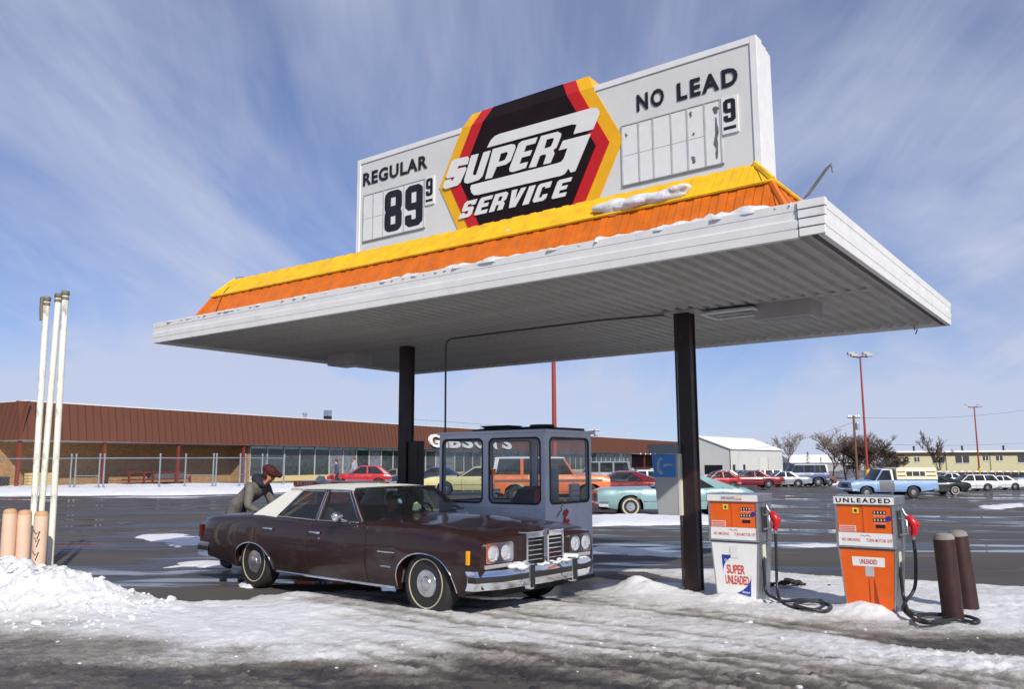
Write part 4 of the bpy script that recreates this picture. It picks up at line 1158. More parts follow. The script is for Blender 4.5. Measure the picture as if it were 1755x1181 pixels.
    MB().tube([(w+.01, -.10, .98), (w+.085, -.11, .97), (w+.09, -.11, .84), (w+.01, -.10, .82)], .013, 6).build('nozzle_guard', M['steel'], P, smooth=60)
    MB().poly([(-.10, .50), (.0, .50), (.0, .65), (-.10, .65)], lambda x, y, q: (.279+q, x, y), .004).build('permit_card', mat('pale_card', S(206, 206, 180), .5), P)
    nz = MB()
    nz.tube([(w+.04, -.06, 1.08), (w+.06, -.06, 1.03), (w+.095, -.06, .995)], [.012, .013, .018], 8)
    nozz = nz.build('nozzle', M['steel'], P, smooth=60)
    nb = MB()
    nb.tube([(w+.085, -.06, 1.005), (w+.115, -.06, .975), (w+.14, -.06, .93), (w+.145, -.06, .88), (w+.13, -.06, .815)], [.026, .042, .044, .034, .026], 10)
    nb.tube([(w+.15, -.06, .96), (w+.185, -.06, .925), (w+.178, -.06, .90)], [.02, .02, .012], 6)
    nb.tube([(w+.10, -.075, .97), (w+.085, -.08, .90), (w+.115, -.07, .84)], .009, 6)
    nb.build('nozzle_cover', NRED, nozz, smooth=60)
    MB().tube([(w+.13, -.06, .818), (w+.13, -.06, .775)], [.02, .017], 8).build('swivel', M['steel'], P, smooth=60)
    hp = hose_pts or [(w+.13, -.06, .78), (w+.13, -.08, .45), (w+.13, -.1, .12), (w+.25, -.2, .05), (w+.05, -.1, .05), (w-.02, -.05, .35)]
    # smooth the hose through its points
    hp = [Vector(p) for p in hp]; sm = []
    for i in range(len(hp)-1):
        p0, p1, p2, p3 = hp[max(0, i-1)], hp[i], hp[i+1], hp[min(len(hp)-1, i+2)]
        for k in range(6):
            t_ = k/6
            sm.append(.5*((2*p1)+(p2-p0)*t_+(2*p0-5*p1+4*p2-p3)*t_*t_+(-p0+3*p1-3*p2+p3)*t_**3))
    sm.append(hp[-1])
    MB().tube(sm, .017, 8).build('hose', M['hose'], P, smooth=60)
    return P
def loc_of(px, py, z, u, v):
    a, b = inv(atZ(px, py, z))
    return (a-u, b-v, z)
def coil(u, v, pts):
    return [loc_of(px, py, z+.03, u, v) for px, py, z in pts]
u1, v1 = PUMP1; u2, v2 = PUMP2
h1 = [(.42, -.06, .78), (.42, -.07, .5), (.42, -.09, .22)]+coil(u1, v1, [(1338, 1030, .06), (1358, 1042, .05), (1390, 1047, .05), (1410, 1040, .05), (1408, 1030, .06), (1380, 1031, .06), (1362, 1036, .07), (1380, 1043, .08), (1412, 1048, .06), (1424, 1043, .06), (1418, 1036, .06), (1380, 1029, .09), (1345, 1031, .07), (1328, 1026, .09)])+[(.30, -.1, .15), (.285, -.09, .35), (.28, -.08, .52)]
pump(u1, v1, 'orange and white fuel pump with a super unleaded decal on its lower panel', 'super', 0, h1)
h2 = [(.42, -.06, .78), (.425, -.07, .55), (.40, -.09, .3)]+coil(u2, v2, [(1548, 1040, .12), (1562, 1058, .05), (1585, 1068, .05), (1620, 1066, .05), (1632, 1058, .06), (1600, 1054, .06), (1575, 1058, .07), (1590, 1066, .08), (1640, 1063, .06), (1672, 1068, .05), (1676, 1063, .05), (1650, 1056, .05), (1600, 1053, .07), (1562, 1052, .09)])+[(.30, -.1, .2), (.285, -.09, .4), (.28, -.08, .55)]
pump(u2, v2, 'all orange fuel pump with black UNLEADED lettering on its top sign', 'unleaded', 0, h2)
NL = pump(.40, 2.86, 'orange fuel pump with a red NO LEAD top sign behind the brown sedan', 'nolead')
PL = pump(1.34, 2.86, 'orange fuel pump with a blank orange top sign behind the brown sedan roof', 'plain')
NL.location.z = .07; PL.location.z = .07
ridge('snow_cap', 'small snow cap lying on the top of the no lead pump', [(.42+.02*i, 2.86, 1.27) for i in range(12)], lambda t: (.06*math.sin(math.pi*min(.95, max(.06, t)))**.5, .09*math.sin(math.pi*min(.95, max(.06, t)))**.5), 9)

# ------------------------------------------------------------------ payphone beside the right column
ph = station('payphone_hood', 'grey tapered payphone hood with a blue handset sign by the right column', 'payphone', 7.0, 2.72, 0)
pgr = mat('phone_grey', S(160, 162, 162), .5, var=.08, stain=((.3, .3, .3), .1, 6, (1, 1, .5)))
a0, a1, c0, c1 = 6.90, 7.27, 2.62, 2.92
MB().hexa([(a0+.09, c0, .93), (a1, c0, .93), (a1, c1, .93), (a0+.09, c1, .93)], [(a0+.02, c0, 1.66), (a1, c0, 1.66), (a1, c1, 1.66), (a0+.02, c1, 1.66)]).build('housing', pgr, ph, bevel=.008)
MB().hexa([(a0+.0, c0-.03, 1.665), (a1+.015, c0-.03, 1.665), (a1+.015, c1+.03, 1.665), (a0+.0, c1+.03, 1.665)], [(a0-.02, c0-.04, 1.775), (a1+.02, c0-.04, 1.775), (a1+.02, c1+.04, 1.775), (a0-.02, c1+.04, 1.775)]).build('hood_cap', mat('phone_cap', S(120, 126, 136), .45), ph, bevel=.008)
pfn = lambda x, y, d: (x, c0-d, y)
MB().poly([(a0+.055, 1.38), (a1-.03, 1.38), (a1-.03, 1.655), (a0+.03, 1.655)], pfn, .004).build('sign_panel', mat('phone_blue', S(52, 120, 190), .4, var=.1), ph)
hsx = a0+.12
hs = [(hsx+.03, 1.62), (hsx-.01, 1.60), (hsx-.03, 1.52), (hsx-.02, 1.44), (hsx+.02, 1.41), (hsx+.05, 1.42), (hsx+.045, 1.455), (hsx+.015, 1.46), (hsx+.005, 1.52), (hsx+.015, 1.58), (hsx+.045, 1.585), (hsx+.05, 1.61)]
MB().poly(hs, lambda x, y, d: pfn(x, y, d+.004), .002).build('handset_symbol', mat('symbol_grey', S(150, 160, 165), .5), ph)
MB().poly([(hsx+.06, 1.535), (hsx+.11, 1.545), (hsx+.19, 1.535), (hsx+.19, 1.52), (hsx+.11, 1.515), (hsx+.06, 1.495)], lambda x, y, d: pfn(x, y, d+.004), .002).build('hand_symbol', MATS['symbol_grey'], ph)
MB().box((a1, c0-.006, .93), (a1+.03, c1, 1.66)).build('side_flange', mat('flange_cream', S(206, 204, 190), .5), ph)
MB().box((a1+.03, c0+.12, 1.1), (a1+.06, c0+.2, 1.5)).build('bracket', M['steel'], ph)

# ------------------------------------------------------------------ bollards and vent pipes
conc = mat('bollard_brown', S(52, 25, 21), .55, var=.25, scale=5, bump=.15, bscale=30, stain=(S(130, 116, 104), .10, 9, (1, 1, 1)))
cap = mat('bollard_cap', (.24, .22, .20), .85, var=.25, scale=15, bump=.3, bscale=40)
def bollard(label, base, top, r, mt, mtc, group):
    b_ = thing('bollard', label, 'bollard', base, 0, group)
    tp = Vector(top)-Vector(base)
    MB().tube([(0, 0, -.2), (0, 0, 0), tp*.5, tp*.93], [r, r, r, r], 24, True).build('post', mt, b_, smooth=50)
    MB().tube([tp*.93, tp*.965, tp*.99, tp], [r*.99, r*.93, r*.7, r*.25], 24, True).build('cap', mtc, b_, smooth=50)
bollard('brown steel bollard at the island end, in front and nearer', W(10.16, 2.46), W(10.13, 2.44, .87), .096, conc, cap, 'brown bollards at the island end')
bollard('brown steel bollard at the island end, behind its twin', W(10.20, 3.14), W(10.14, 3.12, .85), .096, conc, cap, 'brown bollards at the island end')
peach = mat('bollard_peach', S(224, 190, 166), .6, var=.12, scale=6, bump=.1, bscale=30, stain=(S(90, 70, 55), .10, 9, (1, 1, .5)))
pcap = mat('bollard_peach_cap', S(190, 150, 110), .7)
for lab, px, tx, Yb, ty in (('peach painted bollard, leftmost of three by the vent pipes', 10, 18, 11.4, 872), ('peach painted bollard, middle one of three by the vent pipes', 37, 43, 11.5, 874), ('peach painted bollard with black scribbles in front of a vent pipe', 64, 72, 11.2, 876)):
    b0 = atY(px, 985, Yb); b0.z = 0
    bollard(lab, b0, atY(tx, ty, Yb), .088, peach, pcap, 'peach bollards by the vent pipes')
    if 'scribbles' in lab:
        rb = bpy.data.objects[[o.name for o in bpy.data.objects if o.get('label') == lab][0]]
        for k, zz_ in enumerate((.72, .62, .45, .25)):
            MB().tube([(-.05+.03*k % .05, -.089, zz_), (0.0, -.0935, zz_-.06), (.04, -.084, zz_-.02), (.01, -.0935, zz_-.12)], .006, 4).build('scribble', M['black'], rb)
pipem = mat('pipe_cream', S(230, 229, 216), .5, var=.1, scale=5, stain=(S(96, 78, 62), .50, 7, (1, 1, .3)))
for lab, bx, tx, ty, Yb in (('cream vent pipe with a double elbow cap, leftmost of three', 51, 80, 517, 11.9), ('cream vent pipe standing in the middle of the three', 62, 100, 511, 12.1), ('cream vent pipe with chipped paint, rightmost of three', 85, 112, 507, 11.8)):
    b0 = atY(bx, 985, Yb); b0.z = 0
    t1 = atY(tx, ty, Yb)-b0
    pp = thing('vent_pipe', lab, 'vent pipe', b0, 0, 'fuel vent pipes')
    MB().tube([(0, 0, -.1), t1*.33, t1*.66, t1], .043, 16).build('pipe', pipem, pp, smooth=50)
    rusty = mat('pipe_cap', S(112, 104, 88), .6, var=.3, scale=20)
    MB().tube([t1, t1+Vector((0, 0, .02)), t1+Vector((0, 0, .05)), t1+Vector((0, 0, .07))], [.046, .056, .058, .05], 16).build('vent_cap', rusty, pp, smooth=40)
    MB().tube([t1*.985, t1*.995], .05, 16).build('collar', rusty, pp, smooth=40)
    if 'double' in lab:
        MB().tube([t1+Vector((-.045, -.02, -.28)), t1+Vector((-.055, -.02, -.1)), t1+Vector((-.05, -.02, .06))], [.025, .03, .035], 10).build('side_pipe', rusty, pp, smooth=40)

# ------------------------------------------------------------------ cars
def paint(name, col, rough=.28, metal=.25, coat=.6, dirty=.1):
    return mat('paint_'+name, col, rough, metal=metal, var=.08, scale=2.5, coat=coat, stain=((.22, .20, .18), dirty, 4.0, (1, 1, 1.6)))
CGF = glass('car_glass', (.64, .68, .68), .07, dust=(.10, .11, .12))
CGB = glass('far_car_glass', (.30, .34, .36), .35, dust=(.05, .055, .06))
DARK = mat('underbody', (.012, .012, .012), .8)
TYRE = mat('tyre', (.020, .020, .021), .7, var=.3, scale=20, stain=((.10, .09, .08), .12, 9, (1, 1, 1)))
WWALL = mat('whitewall', S(190, 178, 150), .6, var=.15, scale=12)
HUB = mat('hubcap', (.56, .56, .57), .22, metal=.95, var=.2, scale=10, stain=((.18, .16, .14), .22, 8, (1, 1, 1)))
TAIL = mat('tail_lamp', S(84, 10, 12), .25)
AMB = mat('amber_lamp', S(240, 160, 10), .3)
LENS = mat('headlamp_glass', (.74, .76, .78), .10, metal=.6, var=.2, scale=30)
SEATM = mat('seat_vinyl', (.05, .035, .03), .6)
_wh = {}
def wheel(parent, x, y, R, style, side):
    key = (round(R, 3), style)
    if key not in _wh:
        a = MB().lathe([(.60*R, -.09), (.84*R, -.105), (.96*R, -.09), (R, -.055), (R, .055), (.96*R, .09), (.86*R, .105), (.60*R, .09)], 36).mesh('tyre', TYRE, 50)
        b = MB().lathe([(.60*R, .086), (.575*R, .09), (.54*R, .062), (.47*R, .055), (.44*R, .085), (.40*R, .098), (.22*R, .102), (.20*R, .112), (.10*R, .118), (.0, .120)], 36).mesh('hubcap', HUB, 35)
        c = MB().lathe([(.712*R, .1005), (.712*R, .1055), (.748*R, .1062), (.748*R, .1005)] if style == 'thin' else [(.66*R, .0985), (.66*R, .1035), (.80*R, .1085), (.80*R, .1015)], 36, None, False).mesh('whitewall', WWALL, 35) if style != 'plain' else None
        _wh[key] = (a, b, c)
    a, b, c = _wh[key]
    w_ = inst('wheel', a, parent, (x, y, R), (math.radians(90 if side < 0 else -90), 0, 0))
    inst('hubcap', b, w_)
    if c: inst('whitewall', c, w_)
    return w_
def car(label, cat, loc, heading, sp, body, roof=None, detail=0, scale=1.0, ww='thin', group=None, name='parked_car'):
    roof = roof or body
    gl = CGF if detail else CGB
    o = thing(name, label, cat, loc, heading, group)
    o.scale = (scale, scale, scale)
    ip = lambda pts, x: float(np.interp(x, [p[0] for p in pts], [p[1] for p in pts]))
    Lf, Lr, xf, xr, R, ra, sill = sp['Lf'], sp['Lr'], sp['xf'], sp['xr'], sp['R'], sp['ra'], sp.get('sill', .24)
    raR = sp.get('raR', ra)
    top = lambda x: ip(sp['top'], x)
    def sy(x, z, off=0):
        zt = top(x); w_ = ip(sp['W'], x)
        y = w_*(1-.07*min(1, max(0, (z-.55)/.5))**2-.10*min(1, max(0, (.50-z)/.3))**1.6)
        k = min(1, max(0, (z-(zt-.08))/.08))
        return y-.045*k*k+off
    def zlo(x):
        z = sill+(.10*max(0, (x-xf-ra)/(Lf-xf-ra))**1.0 if x > xf+ra else 0)+(.14*max(0, (xr-raR-x)/(xr-raR+Lr)) if x < xr-raR else 0)
        for xw, r_ in ((xf, ra), (xr, raR)):
            if abs(x-xw) < r_:
                zc = R*.98
                hgt = math.sqrt(max(0, 1-((x-xw)/r_)**2))
                z = max(z, sill+(zc+sp.get('ah' if xw == xf else 'ahR', r_*.92)-sill)*hgt**.75)
        return z
    nn = 46 if detail else 24
    xs_ = list(np.linspace(-Lr, Lf, nn))
    for xw, r_ in ((xf, ra), (xr, raR)):
        xs_ += [xw+r_*math.cos(math.pi*k/(16 if detail else 10)) for k in range((17 if detail else 11))]
    xs_ = sorted(set(round(x, 4) for x in xs_ if -Lr <= x <= Lf))
    tt = [0, .12, .3, .5, .68, .82, .91, .97, 1.0] if detail else [0, .3, .6, .85, 1.0]
    b = MB()
    for sgn in (-1, 1):
        b.grid([[(x, sgn*sy(x, zlo(x)+(top(x)-zlo(x))*t), zlo(x)+(top(x)-zlo(x))*t) for t in tt] for x in xs_])
        # arch lips and sills folded inwards
        b.grid([[(x, sgn*sy(x, zlo(x)), zlo(x)), (x, sgn*(sy(x, zlo(x))-.16), zlo(x)+.004)] for x in xs_])
    cr = lambda x: ip(sp['crown'], x)
    nc = 13 if detail else 7
    def toprow(x):
        ye = sy(x, top(x)); row = []
        for k in range(nc):
            s = -1+2*k/(nc-1)
            row.append((x, s*ye, top(x)+cr(x)*(1-abs(s)**3)+sp.get('bulge', 0)*max(0, 1-abs(s)/.38)**.5*(1 if x > sp['xa'] else 0)))
        return row
    hood = [x for x in xs_ if x > sp['xa']-.02]; deck = [x for x in xs_ if x < sp['xc']+.02]
    if len(hood) > 1: b.grid([toprow(x) for x in hood])
    if len(deck) > 1: b.grid([toprow(x) for x in deck])
    for xe in (-Lr, Lf):
        rows = [[(xe, s*sy(xe, zlo(xe)+(top(xe)-zlo(xe))*t), zlo(xe)+(top(xe)-zlo(xe))*t+(cr(xe)*(1-abs(s)**3) if t == 1 else 0)) for s in np.linspace(-1, 1, nc)] for t in tt]
        b.grid(rows)
    mid = [x for x in xs_ if sp['xc']-.02 <= x <= sp['xa']+.02]
    for sgn in (-1, 1):
        b.grid([[(x, sgn*sy(x, top(x)), top(x)), (x, sgn*(sy(x, top(x))-.07), top(x)-.004)] for x in mid])
    bd = b.build('body', body, o, smooth=38)
    u = MB().box((-Lr+.15, -.60, sill-.02), (Lf-.15, .60, R*1.5))
    u.box((xr+raR+.05, -.80, sill-.0), (xf-ra-.05, .80, sill+.12)); u.build('underbody', DARK, o)
    # glasshouse
    xa, xat, xct, xc, zr = sp['xa'], sp['xat'], sp['xct'], sp['xc'], sp['zr']
    zb = top(xa)-.005; zc_ = top(xc)-.005
    yb = sy(xa, top(xa))-.035; ybc = sy(xc, top(xc))-.05; yr = sp['yr']
    bow = sp.get('bow', .10)
    rows = []
    for i in range(5):
        t = i/4
        rows.append([(xa+(xat-xa)*t+bow*(1-s*s)*(1-.5*t), s*(yb+(yr-yb)*t), zb+cr(xa)*(1-abs(s)**3)*(1-t)+(zr-.035-zb)*t+.02*t*(1-s*s)) for s in np.linspace(-1, 1, 9)])
    ws = MB().grid(rows).build('windshield', gl, o, smooth=60)
    rows = []
    for i in range(5):
        t = i/4
        rows.append([(xc+(xct-xc)*t-bow*.6*(1-s*s)*(1-.5*t), s*(ybc-.08+(yr-ybc)*t), zc_+cr(xc)*(1-abs(s)**3)*(1-t)+(zr-.035-zc_)*t+.02*t*(1-s*s)) for s in np.linspace(-1, 1, 9)])
    MB().grid(rows).build('rear_window', gl, o, smooth=60)
    rb = MB()
    nx_ = 9
    rrows = []
    for i in range(nx_):
        t = i/(nx_-1); x = xct-.03+(xat+.03-xct+.03)*t
        e = 1-abs(2*t-1)**4
        rrows.append([(x+bow*.5*(1-s*s)*(2*t-1)*1.0, s*(yr+.012), zr-.035+(.035*e+.010)*(1-abs(s)**3.0)+(.0)) for s in np.linspace(-1, 1, 11)])
    rb.grid(rrows)
    for sgn in (-1, 1):
        rb.grid([[r_[0 if sgn < 0 else -1], (r_[0][0], sgn*(yr+.016), zr-.075)] for r_ in rrows])
    rf = rb.build('roof', roof, o, smooth=50)
    # pillars: (belt x, roof x) pairs on each side
    blt = lambda x: (sy(x, top(x))-.035, top(x)-.006)
    def rail(x): return (yr+.012, zr-.05)
    def slab(mb_, x0b, x1b, x0t, x1t, sgn, th=.03):
        y0, z0 = blt(x0b); y1, z1 = blt(x1b); yt, zt = rail(0)
        o4 = [(x0b, sgn*y0, z0), (x1b, sgn*y1, z1), (x1t, sgn*yt, zt), (x0t, sgn*yt, zt)]
        i4 = [(p[0], p[1]-sgn*th, p[2]) for p in o4]
        mb_.hexa(o4, i4)
    cw_b, cw_t = sp.get('cw', (.35, .16))
    for sgn in (-1, 1):
        for pb, pt_, wd in sp['pillars']:
            bp = MB(); slab(bp, pb-wd/2, pb+wd/2, pt_-wd/2, pt_+wd/2, sgn); bp.build('pillar', body, o)
        bp = MB(); slab(bp, xa-.05, xa+.02, xat-.05, xat+.02, sgn, .045); bp.build('pillar', body, o)
        bp = MB(); slab(bp, xc, xc+cw_b, xct-.02, xct+cw_t, sgn, .05); bp.build('rear_pillar', roof, o)
    # side glass between pillars
    edges = [(xc+cw_b, xct+cw_t)]+sorted([(p[0], p[1]) for p in sp['pillars']])+[(xa-.04, xat-.04)]
    for sgn in (-1, 1):
        for i in range(len(edges)-1):
            (b0, t0), (b1, t1) = edges[i], edges[i+1]
            y0, z0 = blt(b0); y1, z1 = blt(b1); yt, zt = rail(0)
            g = MB().quad((b0, sgn*(y0-.018), z0), (b1, sgn*(y1-.018), z1), (t1, sgn*(yt-.018), zt), (t0, sgn*(yt-.018), zt)).build('side_window', gl, o)
            if detail:
                P_ = [Vector((b0+.02, sgn*(y0-.002), z0+.012)), Vector((b1-.02, sgn*(y1-.002), z1+.012)), Vector((t1-.02, sgn*(yt+.0), zt-.008)), Vector((t0+.02, sgn*(yt+.0), zt-.008))]
                MB().tube(P_+[P_[0], P_[1]], .009, 6, False).build('window_trim', M['chrome'], g)
    # interior
    ity = MB().box((xc+.2, -.75, .30), (xa-.2, .75, .42))
    for sx in sp.get('seats', ((xa+xat)/2-.75, xct+.25)):
        ity.hexa([(sx-.15, -.68, .42), (sx+.40, -.68, .42), (sx+.40, .68, .42), (sx-.15, .68, .42)], [(sx-.15, -.68, .62), (sx+.40, -.68, .62), (sx+.40, .68, .62), (sx-.15, .68, .62)])
        ity.hexa([(sx-.16, -.66, .6), (sx-.02, -.66, .6), (sx-.02, .66, .6), (sx-.16, .66, .6)], [(sx-.30, -.60, 1.02), (sx-.20, -.60, 1.02), (sx-.20, .60, 1.02), (sx-.30, .60, 1.02)])
    ity.box((xa-.35, -.78, .62), (xa+.02, .78, zb-.02))
    ity.build('interior', SEATM, o)
    for x, w_ in ((xf, sp.get('tf', .84)), (xr, sp.get('tr', .83))):
        for sgn in (-1, 1):
            wheel(o, x, sgn*(ip(sp['W'], x)-.155), R, ww, sgn)
            ws_ = MB()
            r_ = ra if x == xf else raR
            ws_.grid([[(x+(r_-.01)*math.cos(a), sgn*(ip(sp['W'], x)-.10), R*.9+(r_-.03)*math.sin(a)), (x+(r_-.01)*math.cos(a), sgn*.55, R*.9+(r_-.03)*math.sin(a))] for a in [math.pi*k/10 for k in range(11)]])
            ws_.build('wheel_well', mat('wheel_well', (.10, .095, .09), .85, var=.4, scale=10) if detail else DARK, o)
    # bumpers
    zbm = sp.get('zb', (.34, .50))
    for xe, s_ in ((Lf, 1), (-Lr, -1)):
        yw = ip(sp['W'], xe)+.03
        bl_ = sp.get('wrap', .35) if s_ > 0 else .35
        bpth = [(xe-s_*bl_, -yw-.03), (xe-s_*.05, -yw-.01), (xe+s_*.07, -yw*.72), (xe+s_*.11, 0), (xe+s_*.07, yw*.72), (xe-s_*.05, yw+.01), (xe-s_*bl_, yw+.03)]
        bm_ = MB(); zc0 = (zbm[0]+zbm[1])/2; hh = (zbm[1]-zbm[0])/2
        sec = [(-.05, -hh), (.0, -hh), (.025, -hh*.35), (.025, hh*.45), (.0, hh), (-.05, hh)]
        bm_.grid([[(p[0]+s_*q[0], p[1], zc0+q[1]) for q in sec] for p in bpth])
        bo = bm_.build('bumper', sp.get('bmat', M['chrome']), o, smooth=35)
        if detail:
            st = MB(); st.grid([[(p[0]+s_*.026, p[1], zc0-.018), (p[0]+s_*.034, p[1], zc0-.010), (p[0]+s_*.034, p[1], zc0+.032), (p[0]+s_*.026, p[1], zc0+.04)] for p in bpth])
            st.build('rub_strip', M['rubber'], bo, smooth=35)
    if not detail:
        for sgn in (-1, 1):
            yl = ip(sp['W'], Lf)*.72
            hl = MB()
            hl.box((Lf-.02, sgn*yl-.16, zbm[1]+.06), (Lf+.015, sgn*yl+.16, min(top(Lf)-.03, zbm[1]+.24)))
            hl.build('headlight', LENS, o, bevel=.01)
            MB().box((-Lr-.015, sgn*yl-.17, zbm[1]+.05), (-Lr+.02, sgn*yl+.17, min(top(-Lr)-.04, zbm[1]+.20))).build('tail_light', TAIL, o)
            if sp.get('handles', True):
                for xx in sp.get('hx', (xa-.95,)):
                    yy = sy(xx, top(xx)-.13)
                    MB().box((xx-.07, sgn*yy-.012, top(xx)-.145), (xx+.07, sgn*yy+.012, top(xx)-.12)).build('door_handle', M['chrome'], o)
        for sgn in (-1, 1):
            for xx in [xa-.06]+[p[0] for p in sp['pillars']]+[xc+cw_b*.7]:
                if abs(xx-xr) < raR+.05 or abs(xx-xf) < ra+.05: z0_ = R+raR
                else: z0_ = sill+.03
                MB().tube([(xx, sgn*(sy(xx, z0_+(top(xx)-.01-z0_)*k/4)+.001), z0_+(top(xx)-.01-z0_)*k/4) for k in range(5)], .009, 4, False).build('shut_line', M['black'], o)
        MB().box((Lf-.01, -.45, zbm[1]+.05), (Lf+.012, .45, min(top(Lf)-.04, zbm[1]+.24))).build('grille', mat('grille_dark', (.05, .05, .05), .4, metal=.5), o)
        for sgn in (-1, 1):
            x0_, x1_ = sp.get('trim', (xr+raR, xf-ra)); 
            MB().tube([(x0_, sgn*(sy(x0_, .5)+.006), .5), (x1_, sgn*(sy(x1_, .5)+.006), .5)], .012, 4).build('side_trim', M['chrome'], o)
    o['_'] = 0
    del o['_']
    return o, sy, top, zlo, bd, ip

BROWN = mat('brown_metallic', (.024, .0075, .0065), .38, metal=.0, spec=.3, var=.12, scale=2.5, coat=.55, stain=((.045, .032, .027), .40, 3.5, (1, 1, 1.4)))
VINYL = mat('white_vinyl', (.72, .70, .64), .6, var=.05, scale=8, bump=.12, bscale=200)
HERO = dict(Lf=2.34, Lr=3.0, xf=1.575, xr=-1.575, R=.335, ra=.43, raR=.43, ah=.31, ahR=.24, sill=.235,
 W=[(-3.0, .90), (-2.7, .96), (-1.5, 1.0), (0, 1.0), (1.6, .99), (2.1, .965), (2.34, .94)],
 top=[(-3.0, .77), (-2.92, .82), (-2.5, .875), (-1.9, .905), (-1.5, .915), (-1.15, .90), (-.6, .885), (.9, .895), (1.5, .89), (1.95, .865), (2.22, .83), (2.34, .79)],
 crown=[(-3.0, .02), (-2.0, .05), (.7, .06), (1.5, .06), (2.34, .035)], xa=.48, xat=.04, xct=-1.18, xc=-1.75, zr=1.295, yr=.66, bow=.17, bulge=.028,
 pillars=[(-.36, -.44, .11)], cw=(.55, .24), seats=(-.32, -1.25), zb=(.325, .51), wrap=.14, tf=.83, tr=.82)
cF = atZ(740, 1057, 0); cR = atZ(443, 1007.5, 0)
cf = (cF-cR).normalized(); cl = Vector((-cf.y, cf.x, 0))
cc = (cF+cR)/2+cl*.855
ch = math.atan2(cf.y, cf.x)
hero, sy, htop, hzlo, hbody, hip_ = car('dark brown four door sedan with white vinyl roof parked under the canopy', 'car', cc, ch, HERO, BROWN, VINYL, 1, 1.0, 'thin', name='sedan')
Wm = lambda x: hip_(HERO['W'], x)
